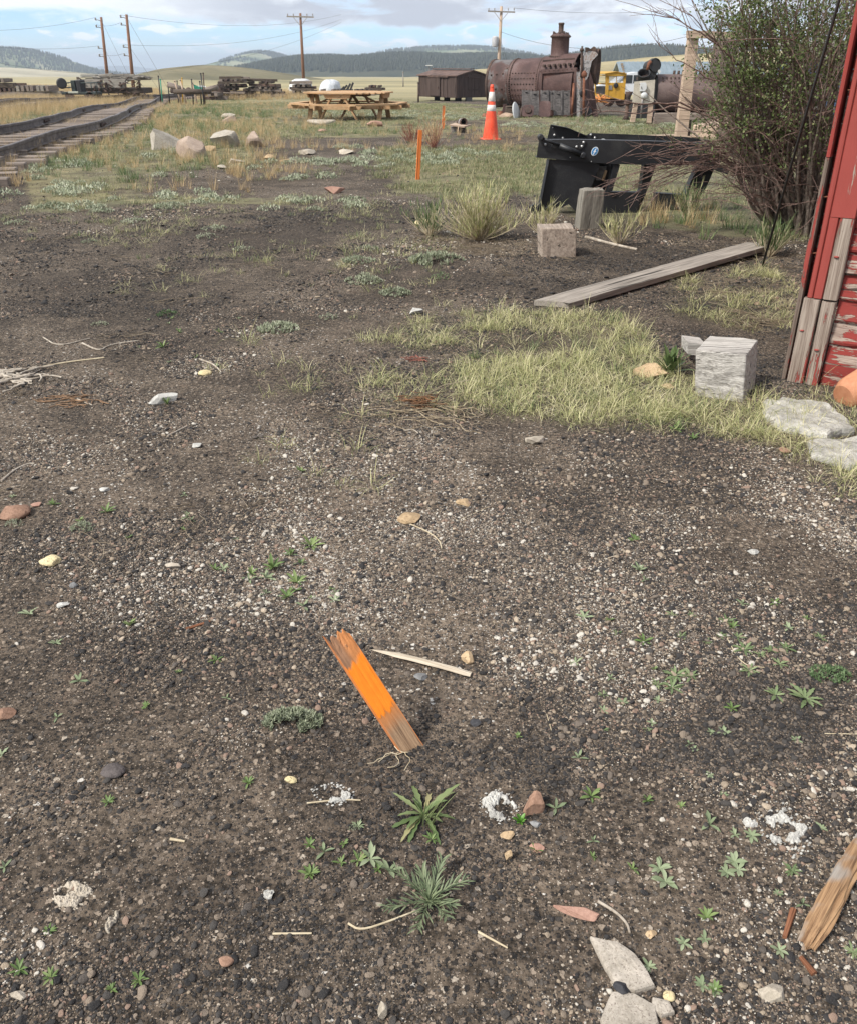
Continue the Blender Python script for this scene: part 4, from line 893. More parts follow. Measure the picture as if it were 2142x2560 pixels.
tag(mb.build('leaning_sheet', BLACKM), 'dark leaning metal strips right of the tarpaulin mound', 'scrap')
# ------------------------------------------------------------------ picnic table
def picnic():
    Y0 = atd(712, 248).y+.2; c = Vector((P(717*D, 230*D, Y0+1.0).x, Y0+1.0, 0)); c.z = H0(c.x, c.y)
    zt = P(717*D, 192*D, c.y-1).z-c.z; zt = .80; sc = 1.18
    t = thing('picnic_table', c, 'octagonal new pine picnic table with bench ring on the grass', 'picnic table')
    t['x'] = 0; del t['x']
    Rt = 1.12*sc; Rs0, Rs1 = 1.34*sc, 1.60*sc
    rot = R(-12)
    def pt(r_, a, z): return Vector((math.cos(a+rot)*r_, math.sin(a+rot)*r_, z))+c
    # top: planks clipped to an octagon
    mb = MB(); n_ = 17; w_ = 2*Rt/n_
    for i in range(n_):
        y = -Rt+w_*(i+.5); lim = Rt if abs(y) < Rt*.414 else Rt-(abs(y)-Rt*.414); a, b = Vector((-lim, y, zt-.02)), Vector((lim, y, zt-.02))
        Mz = Matrix.Rotation(rot, 3, 'Z'); mb.beam(Mz @ a+c, Mz @ b+c, w_*.94, .04, (0,0,1), .002, .004)
    mb.build('tabletop', W_PINE, t)
    # eight bench boards
    for k in range(8):
        a0, a1 = R(22.5+45*k), R(22.5+45*(k+1))
        for r_ in ((Rs0+.06), (Rs0+.20)):
            pass
        mb = MB()
        mb.prism([pt(Rs0, a0+.008, .45), pt(Rs1, a0+.008, .45), pt(Rs1, a1-.008, .45), pt(Rs0, a1-.008, .45)], (0, 0, .045)); mb.build('bench_board', W_PINE, t)
    for k in range(4):
        a = R(90*k+0)+rot; u = Vector((math.cos(a), math.sin(a), 0)); v = Vector((-u.y, u.x, 0))
        fc = c+u*(Rt*.86)
        for s in (-1, 1):
            mb = MB(); mb.beam(fc+v*s*.62+Vector((0, 0, -.02)), fc+v*s*.16+Vector((0, 0, zt-.05)), .05, .14, u, .003, .006); mb.build('leg', W_PINE, t)
        mb = MB(); o_ = u*.05
        mb.prism([fc+o_-v*.44+Vector((0,0,zt-.05)), fc+o_+v*.44+Vector((0,0,zt-.05)), fc+o_+v*.38+Vector((0,0,zt-.15)), fc+o_+v*.30+Vector((0,0,zt-.17)), fc+o_-v*.30+Vector((0,0,zt-.17)), fc+o_-v*.38+Vector((0,0,zt-.15))], u*.05); mb.build('top_rail', W_PINE, t)
        mb = MB(); o_ = u*.05
        mb.prism([fc+o_-v*.78+Vector((0,0,.44)), fc+o_+v*.78+Vector((0,0,.44)), fc+o_+v*.70+Vector((0,0,.33)), fc+o_-v*.70+Vector((0,0,.33))], u*.05); mb.build('bench_rail', W_PINE, t)
        for s in (-.55, .55):
            mb = MB(); mb.beam(fc-u*.8+v*s+Vector((0, 0, .385)), fc+u*.72+v*s+Vector((0, 0, .385)), .05, .12, (0,0,1), 0, .005); mb.build('bench_arm', W_PINE, t)
        mb = MB(); mb.beam(fc-u*.05+Vector((0, 0, .42)), c+u*.35+Vector((0, 0, zt-.06)), .045, .10, v, 0, .004); mb.build('brace', W_PINE, t)
picnic()
# ------------------------------------------------------------------ boxcar
def boxcar():
    BROWN = wood('boxcar_brown', (.050,.036,.032), (.105,.075,.065), gs=.35, bump=.3, bd=.01)
    b = at(1047+5, 246); Y = 66.0
    z0 = P(1140, 247, Y).z+.05; zt = P(1140, 190, Y).z
    c0 = P(1141, 247, Y); c1 = P(1195, 246, Y+2.2); c2 = P(1048, 246, Y+3.2)      # near corner, right corner, far-left corner
    for q in (c0, c1, c2): q.z = z0
    u = (c2-c0); L_ = u.length; u.normalize(); v = Vector((-u.y, u.x, 0));
    if v.dot(Vector((0, 1, 0))) < 0: v = -v
    Wd = (c1-c0).length*1.02; Hh = zt-z0
    t = thing('boxcar', (c0.x, c0.y, H0(c0.x, c0.y)), 'brown wooden boxcar body set down on the grass', 'boxcar')
    def Q(a, b_, h): return c0+u*a+v*b_+Vector((0, 0, h))
    mb = MB()
    mb.prism([Q(0,0,0), Q(L_,0,0), Q(L_,0,Hh), Q(0,0,Hh)], v*.08); mb.prism([Q(0,Wd-.08,0), Q(L_,Wd-.08,0), Q(L_,Wd-.08,Hh), Q(0,Wd-.08,Hh)], v*.08)
    n_ = 60
    for i in range(n_): mb.beam(Q(L_*(i+.5)/n_, -.012, .03), Q(L_*(i+.5)/n_, -.012, Hh-.12), L_/n_*.8, .02, v)
    mb.build('side_wall', BROWN, t)
    mb = MB(); mb.prism([Q(-.03,.05,0), Q(-.03,Wd-.05,0), Q(-.03,Wd-.05,Hh), Q(-.03,Wd/2,Hh+.28), Q(-.03,.05,Hh)], u*.08)
    for i in range(18): mb.beam(Q(-.045, Wd*(i+.5)/18, .05), Q(-.045, Wd*(i+.5)/18, Hh-.05), Wd/18*.8, .02, u)
    mb.build('end_wall', BROWN, t)
    mb = MB(); mb.prism([Q(L_-.05,.05,0), Q(L_-.05,Wd-.05,0), Q(L_-.05,Wd-.05,Hh), Q(L_-.05,Wd/2,Hh+.28), Q(L_-.05,.05,Hh)], u*.08); mb.build('end_wall', BROWN, t)
    RF = mottled('boxcar_roof', [(0,(.06,.04,.035)),(1,(.17,.11,.09))], 2, .9, 0, .4, .02)
    mb = MB(); mb.prism([Q(-.15,-.12,Hh-.02), Q(-.15,Wd/2,Hh+.30), Q(-.15,Wd+.12,Hh-.02), Q(-.15,Wd+.12,Hh+.04), Q(-.15,Wd/2,Hh+.37), Q(-.15,-.12,Hh+.04)], u*(L_+.3)); rf = mb.build('roof', RF, t)
    mb = MB(); mb.beam(Q(0, Wd/2, Hh+.43), Q(L_, Wd/2, Hh+.43), .4, .05); mb.build('running_board', RF, rf)
    mb = MB(); mb.prism([Q(L_*.42,-.10,.08), Q(L_*.68,-.10,.08), Q(L_*.68,-.10,Hh-.1), Q(L_*.42,-.10,Hh-.1)], v*.07)
    for i in range(14): mb.beam(Q(L_*(.43+.25*i/14), -.108, .1), Q(L_*(.43+.25*i/14), -.108, Hh-.12), .10, .016, v)
    dr = mb.build('door', BROWN, t); mb = MB(); mb.beam(Q(L_*.44,-.14,.62), Q(L_*.47,-.14,.62), .04, .12); mb.build('handle', RUSTD, dr)
    mb = MB(); mb.beam(Q(L_*.2,-.13,Hh-.06), Q(L_*.72,-.13,Hh-.06), .05, .08); mb.build('door_track', RUSTD, t)
    mb = MB()
    for s in (0.02, .26, .36, .7, .98): mb.beam(Q(L_*s,-.03,0), Q(L_*s,-.03,Hh), .12, .05, v)
    mb.build('post_trim', BROWN, t)
    mb = MB(); mb.beam(Q(-.07,Wd*.35,Hh-.1), Q(-.07,Wd*.72,Hh-.1), .05, .06); mb.beam(Q(-.07,Wd*.35,Hh-.85), Q(-.07,Wd*.72,Hh-.85), .05, .06); mb.beam(Q(-.07,Wd*.37,Hh-.85), Q(-.07,Wd*.37,Hh-.1), .05, .06, u); mb.beam(Q(-.07,Wd*.70,Hh-.85), Q(-.07,Wd*.70,Hh-.1), .05, .06, u); mb.build('end_hatch', BROWN, t)
    mb = MB()
    for s in (.08, .35, .65, .92): mb.box(Q(L_*s, Wd/2, -.12), (.4, Wd*.8, .3))
    mb.build('floor_beam', BLACKM, t)
boxcar()
stick(1046/D, 254/D, 1046/D, 208/D, 60, .05, RUSTD, 'thin rusty post at the left corner of the boxcar', 'post', 'fence_post', None)
# ------------------------------------------------------------------ big boiler
def boiler():
    Y = 33.0
    gz = H0(5, Y); k = 3.514
    def Z3(zx, zy, Y_=Y): return P(1000+zx/k, 20+zy/k, Y_)      # zoomed sketch coordinates to the world
    a = Z3(835, 682, 34.2); b = Z3(1275, 665, 33.3); c = Z3(1575, 650, 32.7)
    r0 = (Z3(835, 468, 34.2)-Z3(835, 895, 34.2)).length/2*.97
    a.z = gz+r0+.22; b.z = a.z+.02; c.z = b.z+.0
    ax = (c-a).normalized(); r1 = r0*1.08; r2 = r0*1.22; side = Vector((ax.y, -ax.x, 0)).normalized()
    t = thing('steam_boiler', Vector((b.x, b.y, gz)), 'big rusty riveted locomotive boiler with a tall dome standing on the grass', 'boiler')
    L1 = (b-a).length; L2 = (c-a).length; bs = a
    ang = lambda r_: r_
    mb = MB(); mb.lathe([(r0*.97, -.02), (r0, 0), (r0, L1*.42)], a, ax, 64, True, False); mb.build('front_course', RUST2, t)
    mb = MB(); mb.lathe([(r0*1.02, L1*.42), (r1*1.01, L1), (r1*1.01, L1)], a, ax, 64, True, False); mb.build('shell', RUST, t)
    up = Vector((0,0,1)); upn = (up-ax*up.dot(ax)).normalized()
    # wagon top: lathe with raised crown
    mb = MB(); vs = []; fs = []; n_ = 56; ss = [L1, L1+.12, L2*.8, L2]
    for i, s in enumerate(ss):
        rr = [r1*1.015, r1*1.03, r2*.98, r2][i]
        for q in range(n_):
            an = 2*math.pi*q/n_; h = math.cos(an); lift = (rr-r1)*max(0, h)
            vs.append(a+ax*s+upn*(math.cos(an)*r1*1.02+lift)+side*math.sin(an)*r1*1.02)
    for i in range(len(ss)-1):
        for q in range(n_): fs.append((i*n_+q, i*n_+(q+1) % n_, (i+1)*n_+(q+1) % n_, (i+1)*n_+q))
    mb.add(vs, fs, None, True); mb.build('wagon_top', RUST, t)
    mb = MB(); mb.lathe([(r0*.05, .06), (r0*.97, .06)], a, ax, 40, False, True); mb.build('front_tube_sheet', BLACKM, t)
    mb = MB(); mb.lathe([(r0*1.0, -.06), (r0*1.035, -.05), (r0*1.035, .02), (r0*1.0, .03)], a, ax, 64, True, False); mb.build('front_ring', RUSTD, t)
    def pos(s, an, rr): return a+ax*s+upn*math.cos(an)*rr+side*math.sin(an)*rr
    def rivet(mb, p, nrm, r_=.028):
        r_ *= 1.05; mb.lathe([(r_, 0), (r_*.85, r_*.6), (r_*.3, r_*.9)], p, nrm, 6, True, False)
    mb = MB()
    for s in (L1*.40, L1*.45, L1*.985):
        rr = r0*1.0 if s < L1*.42 else (r0*1.03 if s < L1*.5 else r1*1.01)
        for q in range(46):
            an = -.3+math.pi*1.25*q/45; p = pos(s, an, rr); rivet(mb, p, (p-(a+ax*s)), .03)
    for q in range(34):
        s = L1+.08+(L2-L1-.15)*q/33; p = a+ax*s+upn*(r1*.86+(r2-r1)*.6*(s-L1)/(L2-L1))+side*r1*.60; rivet(mb, p, side+upn, .03)
    for i in range(8):
        for j in range(8):
            s = L1*(.50+.06*i); an = math.pi*(.36+.068*j); p = pos(s, an, r0*1.045+ (r1-r0)*.5*(i/8)); rivet(mb, p, (p-(a+ax*s)), .026)
    for (s, an) in ((.08,.38),(.18,.37),(.30,.36),(.08,.56),(.18,.56),(.30,.56),(.10,.74),(.20,.74),(.32,.72),(.36,.28)): p = pos(L1*s, math.pi*an, r0); rivet(mb, p, (p-(a+ax*L1*s)), .034)
    mb.build('rivet_rows', RUSTD, t)
    mb = MB()
    for s in (L1*.42, L1): 
        rr = r0*1.02 if s < L1*.6 else r1*1.01
        mb.lathe([(rr+.001, s-.02), (rr+.022, s-.018), (rr+.022, s+.05), (rr, s+.055)], a, ax, 64, True, False)
    mb.build('lap_band', RUST, t)
    # dome
    dc = a+ax*(L1+(L2-L1)*.36); dr = (Z3(1480, 300)-Z3(1322, 300)).length/2; zb = (dc+upn*r1*1.0).z-.1; zt = Z3(1400, 240).z
    mb = MB(); q = dc.copy(); q.z = zb; hh = zt-zb
    mb.lathe([(dr*1.22, -.12), (dr*1.16, .10), (dr*1.02, .18), (dr, .24), (dr*.98, hh-.08), (dr*1.05, hh-.07), (dr*1.05, hh), (dr*.9, hh+.04), (dr*.2, hh+.08)], q, (0,0,1), 40); dm = mb.build('steam_dome', RUST, t)
    mb = MB()
    for i in range(30):
        an = 6.283*i/30; e = Vector((math.cos(an), math.sin(an), 0)); rivet(mb, q+e*dr*1.06+Vector((0,0,hh-.035)), e, .028); rivet(mb, q+e*dr*1.17+Vector((0,0,.11)), e+Vector((0,0,1)), .026)
    mb.build('dome_rivets', RUSTD, dm)
    mb = MB(); mb.lathe([(.11, 0), (.11, .05), (.085, .06), (.085, .27), (.10, .28), (.10, .33), (.05, .335)], q+Vector((0,0,hh+.04)), (0,0,1), 16); mb.build('whistle_pipe', RUSTD, dm)
    mb = MB()
    for i in range(10): e = Vector((math.cos(i*.63), math.sin(i*.63), 0)); mb.tube([q+e*dr*.8+Vector((0,0,hh+.03)), q+e*dr*.8+Vector((0,0,hh+.08+.02*(i%3)))], .03, 6)
    mb.build('dome_bolt', RUSTD, dm)
    # firebox side sheet
    f0 = Z3(1235, 560, 32.5); f1 = Z3(1548, 540, 32.0); g0 = Z3(1235, 950, 32.5); g1 = Z3(1540, 960, 32.0); g0.z = gz+.02; g1.z = gz+.02
    g0.x = f0.x; g1.x = f1.x
    back = side*-1.9
    mb = MB(); mb.prism([g0, g1, f1, f0], back); mb.build('firebox', RUST3, t)
    mb = MB(); o_ = side*.03
    mb.beam(f0+o_, f1+o_, .06, .12, up); mb.beam(f0+o_+Vector((.05,0,0)), g0+o_+Vector((.05,0,0)), .05, .1, side); mb.beam(f1+o_, g1+o_, .08, .16, side)
    for i in range(9): p = f0.lerp(f1, i/8)+o_; rivet(mb, p+Vector((0,0,.02)), side, .04)
    for i in range(10): p = f1.lerp(g1, i/9)+o_; rivet(mb, p, side, .035)
    for i in range(7): p = f0.lerp(g0, i/7)+o_; rivet(mb, p+Vector((.05,0,0)), side, .03)
    mb.build('firebox_edge', RUST, t)
    mb = MB()
    for i in range(7):
        p = f0.lerp(f1, (i+.5)/7)+Vector((0,0,.17)); mb.tube([p-side*.1, p+side*.05], .045, 8)
    mb.build('washout_plug', RUSTD, t)
    # grey backhead scrap at the right end
    k_ = lambda zx, zy, dy=0: Z3(zx, zy, 31.6+dy)
    mb = MB(); mb.prism([k_(1590,440), k_(1625,390), k_(1710,375), k_(1735,410), k_(1680,470), k_(1650,600), k_(1625,640), k_(1590,600)], (.1, .9, 0)); mb.build('backhead_casing', STEELW, t)
    mb = MB(); mb.tube([k_(1590,610), k_(1595,500), k_(1592,380), k_(1597,335)], [.05,.045,.04,.03], 8); mb.lathe([(.05,0),(.07,.02),(.07,.06),(.04,.08)], k_(1592,380), (0,0,1), 8); mb.build('stand_pipe', RUSTD, t)
    # flared hood, open towards the right
    mb = MB(); h0 = k_(1700, 500, .35); e = (k_(1715, 500, .2)-k_(1650, 520, 0)); axh = Vector((.75, -.35, -.12)).normalized()
    vs = []; fs = []; n_ = 28
    for (rx, rz, s) in ((.16, .30, -.30), (.24, .46, 0), (.26, .50, .16), (.22, .46, .15), (.13, .28, -.25)):
        sd_ = Vector((-axh.y, axh.x, 0)).normalized()
        for q in range(n_): an = 6.283*q/n_; vs.append(h0+axh*s+sd_*math.cos(an)*rx+Vector((0,0,1))*math.sin(an)*rz*(1 if math.sin(an) > 0 else 1.15))
    for i in range(4):
        for q in range(n_): fs.append((i*n_+q, i*n_+(q+1) % n_, (i+1)*n_+(q+1) % n_, (i+1)*n_+q))
    mb.add(vs, fs, None, True); mb.build('flared_hood', RUSTD, t)
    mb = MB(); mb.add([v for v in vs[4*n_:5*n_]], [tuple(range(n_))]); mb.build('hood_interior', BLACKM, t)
    mb = MB(); mb.prism([k_(1630,390), k_(1628,345), k_(1650,347), k_(1672,362), k_(1700,338), k_(1716,345), k_(1716,385), k_(1670,375)], (.05, .5, 0)); mb.build('torn_plate', RUSTD, t)
    mb = MB(); mb.prism([k_(1665,560), k_(1690,640), k_(1735,955), k_(1685,955), k_(1672,800), k_(1650,640)], (0, .12, 0)); mb.build('rear_support', RUST, t)
    mb = MB(); mb.beam(k_(1562,560,-.1), k_(1560,960,-.1), .10, .08, (0,-1,0)); mb.beam(k_(1600,500,.1), k_(1585,960,.1), .16, .1, (0,-1,0)); mb.build('stay_bar', STEELW, t)
    mb = MB(); mb.lathe([(.12,0),(.17,.02),(.17,.07),(.12,.09)], k_(1635,920,-.1), (0,-1,0), 20); mb.lathe([(.10,0),(.14,.02),(.14,.06),(.10,.08)], k_(1600,745,-.2), (.4,-1,0), 20); mb.build('valve_wheel', BLACKM, t)
    # saddle blocks under the front end
    mb = MB(); p = a+ax*.35; mb.box((p.x+.25, p.y-.3, gz+.14), (.5, 1.4, .34), None, .02, .02); mb.box((p.x+1.2, p.y, gz+.12), (.35, 1.4, .3), None, .02, .02); mb.build('cradle_block', W_DARK, t)
    mb = MB(); mb.prism([Z3(905,845,33.2), Z3(935,845,33.2), Z3(915,930,33.2), Z3(890,930,33.2)], (0,.1,0)); mb.build('cradle_plate', RUST, t)
    mb = MB(); mb.tube([k_(1612,600,-.3), k_(1608,960,-.3)], .045, 8); mb.lathe([(.03,0),(.09,.03),(.09,.12),(.03,.2)], k_(1612,610,-.3), (0,0,1), 8); o = mb.build('iron_rod', RUSTR); tag(o, 'thick rusty rod standing against the right end of the boiler', 'rod', 'rods leaning on the boiler')
    mb = MB(); mb.tube([k_(1522,660,-.2), k_(1503,960,-.2)], .035, 7); o = mb.build('iron_rod', RUSTR); tag(o, 'thin rusty rod leaning on the boiler firebox', 'rod', 'rods leaning on the boiler')
    # leaning grates
    def grate(x0, x1, yt, yb, Yg, label):
        p0, p1, q0, q1 = Z3(x0, yb, Yg), Z3(x1, yb, Yg), Z3(x0, yt, Yg+.16), Z3(x1, yt, Yg+.16)
        W_ = (p1-p0).length; Hh = (q0-p0).length; org = p0; ux = (p1-p0)/W_; uz = (q0-p0)/Hh; nn = ux.cross(uz)
        if nn.y > 0: nn = -nn
        mb = MB(); F_ = lambda x, z, d=0: org+ux*x+uz*z+nn*d
        th = .05
        mb.beam(F_(.03,0), F_(.03,Hh), .06, th, nn); mb.beam(F_(W_-.03,0), F_(W_-.03,Hh), .06, th, nn)
        nb = 17
        for i in range(nb+1):
            z = .03+(Hh-.06)*i/nb; mb.beam(F_(.05,z), F_(W_-.05,z), .035, th, nn)
            if i < nb:
                for s in range(4): xx = .06+(W_-.12)*((s+.5*(i % 2))/3.6); mb.beam(F_(min(xx,W_-.06),z), F_(min(xx,W_-.06),z+(Hh-.06)/nb), .03, th*.9, nn)
        mb.prism([F_(.1,Hh*.86,.03), F_(W_-.1,Hh*.86,.03), F_(W_-.13,Hh*.93,.03), F_(.13,Hh*.93,.03)], nn*.05)
        tag(mb.build('fire_grate', GRATE), label, 'grate', 'cast iron grates leaning on the boiler')
    grate(1065, 1140, 722, 870, 31.9, 'leftmost cast grate leaning on the boiler'); grate(1140, 1215, 728, 945, 31.75, 'cast grate second from the left, between the holed plate and the slotted one')
    grate(1228, 1302, 722, 900, 31.85, 'cast grate behind the rounded blank plate'); grate(1303, 1350, 726, 900, 31.9, 'narrow strip of cast grate mostly hidden right of the blank plate')
    grate(1345, 1420, 726, 945, 31.55, 'tall cast grate in front, second from the right'); grate(1418, 1485, 724, 945, 31.6, 'rightmost cast grate beside the rusty rod')
    def plate(x0, x1, yt, yb, Yg, hole, label):
        p0, p1, q0, q1 = Z3(x0, yb, Yg), Z3(x1, yb, Yg), Z3(x0+8, yt, Yg+.22), Z3(x1+8, yt, Yg+.22); W_ = (p1-p0).length; Hh = (q0-p0).length; ux = (p1-p0)/W_; uz = (q0-p0)/Hh; nn = ux.cross(uz)
        if nn.y > 0: nn = -nn
        out = []
        for (cx_, cz_, a0) in ((W_-.1, Hh-.1, 0), (.1, Hh-.1, 90), (.1, .06, 180), (W_-.1, .06, 270)):
            for s in range(4): an = R(a0+s*30); out.append(p0+ux*(cx_+.1*math.cos(an))+uz*(cz_+(.1 if a0 < 180 else .06)*math.sin(an)))
        mb = MB(); mb.prism(out, nn*.05); tt = thing('cover_plate', p0, label, 'plate', 'rusty plates leaning on the grates'); mb.build('plate', RUST, tt)
        if hole:
            mb = MB(); c_ = p0+ux*W_*.5+uz*Hh*.5+nn*.055; mb.lathe([(.075,0),(.11,.0),(.11,.03),(.075,.03)], c_, nn, 20); mb.build('hole_rim', RUSTD, tt); mb = MB(); mb.lathe([(.075,-.004),(.01,-.003)], c_, nn, 20); mb.build('hole', BLACKM, tt)
            mb = MB(); mb.lathe([(.035,0),(.01,.003)], p0+ux*W_*.6+uz*Hh*.78+nn*.053, nn, 12); mb.build('hole', BLACKM, tt)
    plate(1065, 1165, 858, 960, 31.3, True, 'rusty rounded plate with a round hole in the middle'); plate(1212, 1312, 822, 962, 31.2, False, 'taller blank rusty plate with rounded corners')
    mb = MB(); mb.tube([Z3(1048,962,31.8), Z3(1072,868,32.1)], .05, 8); tag(mb.build('iron_bar', RUSTD), 'short dark bar leaning beside the white disc', 'bar')
    mb = MB(); p = Z3(1013, 925, 31.3); V = []
    mb.lathe([(.01,0),(.33,.0),(.35,.02),(.33,.04),(.01,.045)], p, (1,-.42,.25), 28)
    tag(mb.build('white_disc', WHITEP), 'white round disc leaning at the foot of the boiler', 'disc')
    p = Z3(850, 930, 33); mb = MB(); mb.lathe([(.1,0),(.2,.03),(.2,.18),(.12,.2),(.12,.35)], p-Vector((0,0,.1)), (1,-.2,0), 14); tag(mb.build('scrap_casting', RUSTR), 'red rusty casting lying under the left end of the boiler', 'scrap')
    p = Z3(725, 940, 32); mb = MB(); mb.lathe([(.1,0),(.15,.03),(.15,.18),(.08,.22)], p-Vector((0,0,.1)), (1,.2,.1), 14); tag(mb.build('scrap_casting', RUSTR), 'small red rusty casting left of the cone', 'scrap')
    mb = MB(); V, F = rockverts(3, 5, .12, 61, .5); V = V*[.32,.25,.25]+np.array(Z3(935, 955, 31.9)); mb.add(V, F); tag(mb.build('rock', mottled('tan_rock_far', [(0,(.2,.14,.1)),(1,(.40,.29,.21))], 4)), 'tan rock lying left of the white disc', 'rock')
RUST2 = mottled('rust_grey_patch', [(0,(.045,.028,.026)),(.42,(.085,.048,.043)),(.58,(.11,.10,.10)),(1,(.17,.158,.155))], 1.1, .75, .1, .25, .01, 30, fineamt=.15)
RUST3 = mottled('rust_red_sheet', [(0,(.062,.032,.028)),(.5,(.108,.052,.044)),(1,(.15,.085,.072))], 1.4, .75, .1, .3, .01, 30)
STEELW = mottled('flaked_grey', [(0,(.07,.06,.06)),(.35,(.20,.19,.19)),(.6,(.42,.41,.41)),(.8,(.25,.15,.11)),(1,(.5,.49,.48))], 3.0, .7, .1, .5, .01, 20)
GRATE = mottled('cast_grate', [(0,(.05,.045,.045)),(1,(.17,.155,.15))], 6, .7, .2)
boiler()
# ------------------------------------------------------------------ right background: cabin, house, car, second boiler, meter board, beam frame
def right_far():
    k = 5.02
    def Z4(zx, zy, Y_): return P(1400+zx/k, 20+zy/k, Y_)
    # yellow cab
    Y = 44.0; gz = H0(9, Y)
    t = thing('yellow_rail_cab', Vector((Z4(690,0,Y).x, Y, gz)), 'yellow rail maintenance cab with glass front, between the boiler and the meter board', 'rail car')
    def wall(pts, Yw, d=.06, dy=0): return [Z4(a, b, Yw) for a, b in pts]
    def frame(x0, x1, y0, y1, bars, Yw, mat=YEL): 
        mb = MB()
        for (a, b, c_, d_) in bars: mb.prism(wall([(a,b),(c_,b),(c_,d_),(a,d_)], Yw), (0,.08,0))
        return mb
    mb = frame(0,0,0,0, [(575,845,608,1125),(608,850,795,858)], Y); mb.prism(wall([(575,845),(608,845),(600,1125),(558,1125)], Y-.02), (0,.08,0)); mb.prism(wall([(795,840),(825,840),(800,1150),(775,1150)], Y-.02), (0,.08,0)); mb.build('cab_post', YEL, t)
    mb = MB(); mb.prism(wall([(600,938),(800,938),(785,1150),(560,1125)], Y), (0,.08,0)); pn = mb.build('front_panel', YEL, t)
    mb = MB(); mb.prism(wall([(605,970),(648,970),(645,1028),(602,1025)], Y-.03), (0,.06,0)); mb.build('notice_box', STEELG, pn)
    mb = MB(); mb.lathe([(.06,0),(.11,.02),(.11,.05),(.06,.06)], Z4(692,970,Y-.02), (0,-1,0), 16); mb.build('round_vent', BLACKM, pn)
    mb = MB(); mb.prism([Z4(565,850,Y-.1), Z4(830,850,Y-.1), Z4(830,822,Y-.1), Z4(700,805,Y-.1), Z4(565,822,Y-.1)], (0,.12,0)); mb.build('gable', YEL, t)
    mb = MB(); mb.prism([Z4(560,826,Y-.15), Z4(700,803,Y-.15), Z4(835,826,Y-.15), Z4(835,820,Y-.15), Z4(700,796,Y-.15), Z4(560,820,Y-.15)], (-2.6, 5.0, 0)); mb.build('roof', YEL, t)
    GL = glassmat('cab_glass'); mb = MB(); mb.prism(wall([(608,858),(795,858),(795,938),(608,938)], Y+.03), (0,.02,0)); gpn = mb.build('windscreen', GL, t)
    mb = MB(); mb.prism(wall([(700,858),(706,858),(706,938),(700,938)], Y-.01), (0,.05,0)); mb.build('window_bar', YEL, gpn)
    # side of the cab running back to the left
    q = lambda zx, zy, s: Z4(zx, zy, Y+s)
    mb = MB(); mb.prism([q(430,838,4.6), q(575,838,.1), q(575,850,.1), q(430,850,4.6)], (.05,.1,0)); mb.prism([q(430,940,4.6), q(575,940,.1), q(575,962,.1), q(430,956,4.6)], (.05,.1,0)); mb.prism([q(425,830,4.6), q(440,830,4.6), q(440,1105,4.6), q(425,1105,4.6)], (.05,.1,0)); mb.prism([q(430,1075,4.6), q(560,1085,.1), q(560,1110,.1), q(430,1100,4.6)], (.05,.1,0)); mb.build('side_rail', YEL, t)
    mb = MB(); mb.prism([q(465,850,3.2), q(472,850,3.2), q(472,940,3.2), q(465,940,3.2)], (.05,.1,0)); mb.prism([q(562,850,.2), q(575,850,.2), q(575,1080,.2), q(562,1080,.2)], (.05,.1,0)); mb.build('side_post', YEL, t)
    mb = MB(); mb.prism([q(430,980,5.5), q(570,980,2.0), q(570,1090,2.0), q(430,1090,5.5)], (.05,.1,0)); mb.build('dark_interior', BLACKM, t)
    for zx in (600, 760):
        mb = MB(); mb.lathe([(.1,0),(.26,.03),(.30,.08),(.24,.1)], Z4(zx,1150,Y+.3), (0,-1,0), 16); mb.build('wheel', RUSTD, t)
    for i, (zx, zy, lab) in enumerate(((478,1150,'left'), (520,1160,'right'))):
        mb = MB(); p = Z4(zx, zy, 43)
        for s in range(9): d = Vector((random.uniform(-.25,.25), random.uniform(-.2,.2), random.uniform(-.08,.12))); e = Vector((random.uniform(-1,1), .2, random.uniform(-.3,.3))).normalized()*.22; mb.beam(p+d-e, p+d+e, .06, .04)
        tag(mb.build('orange_scrap', plain('orange_scrap', (.55,.22,.06), .7)), lab+' tangle of orange brackets on the ground by the yellow cab', 'scrap')
    # house with blue-grey metal roof
    Yh = 95; ROOF = mottled('metal_roof', [(0,(.20,.25,.28)),(1,(.30,.36,.40))], 1.5, .45, .3, .1); LOG = wood('log_wall', (.16,.12,.09), (.36,.29,.22), gs=.3)
    gz = H0(20, Yh); e0 = Z4(655,800,Yh); e1 = Z4(760,800,Yh)
    t = thing('log_house', Vector((Z4(900,900,Yh).x, Yh, gz)), 'log house with a blue grey metal roof behind the yellow cab', 'house')
    al = Vector((1, .55, 0)).normalized(); L_ = 20.0; r0 = Z4(705,690,Yh); ev = Z4(765,905,Yh-3.2); ev2 = Z4(650,810,Yh+1.8)
    mb = MB(); mb.prism([r0, ev, ev+Vector((0,0,.12)), r0+Vector((0,0,.12))], al*L_); mb.prism([r0, ev2, ev2+Vector((0,0,.12)), r0+Vector((0,0,.12))], al*L_)
    rf = mb.build('roof', ROOF, t); mb = MB()
    for i in range(34): f = (i+.5)/34*L_; mb.beam(r0+al*f+Vector((0,0,.15)), ev+al*f+Vector((0,0,.15)), .06, .06)
    mb.build('roof_seam', ROOF, rf)
    g0 = ev.copy(); g0.z = gz; g1 = ev2.copy(); g1.z = gz; ins = al*.5
    mb = MB(); n_ = 11
    for i in range(n_):
        z = (r0.z-gz)*(i+.5)/n_+gz; hl = .5
        f = 1.0 if z < ev.z else max(.05, (r0.z-z)/(r0.z-min(ev.z, ev2.z)))
        m_ = (ev+ev2)/2; aa = m_.lerp(ev, f)+ins; bb = m_.lerp(ev2, f)+ins; aa.z = bb.z = z; mb.tube([aa, bb], (r0.z-gz)/n_*.5, 8)
    mb.build('gable_wall', LOG, t)
    mb = MB()
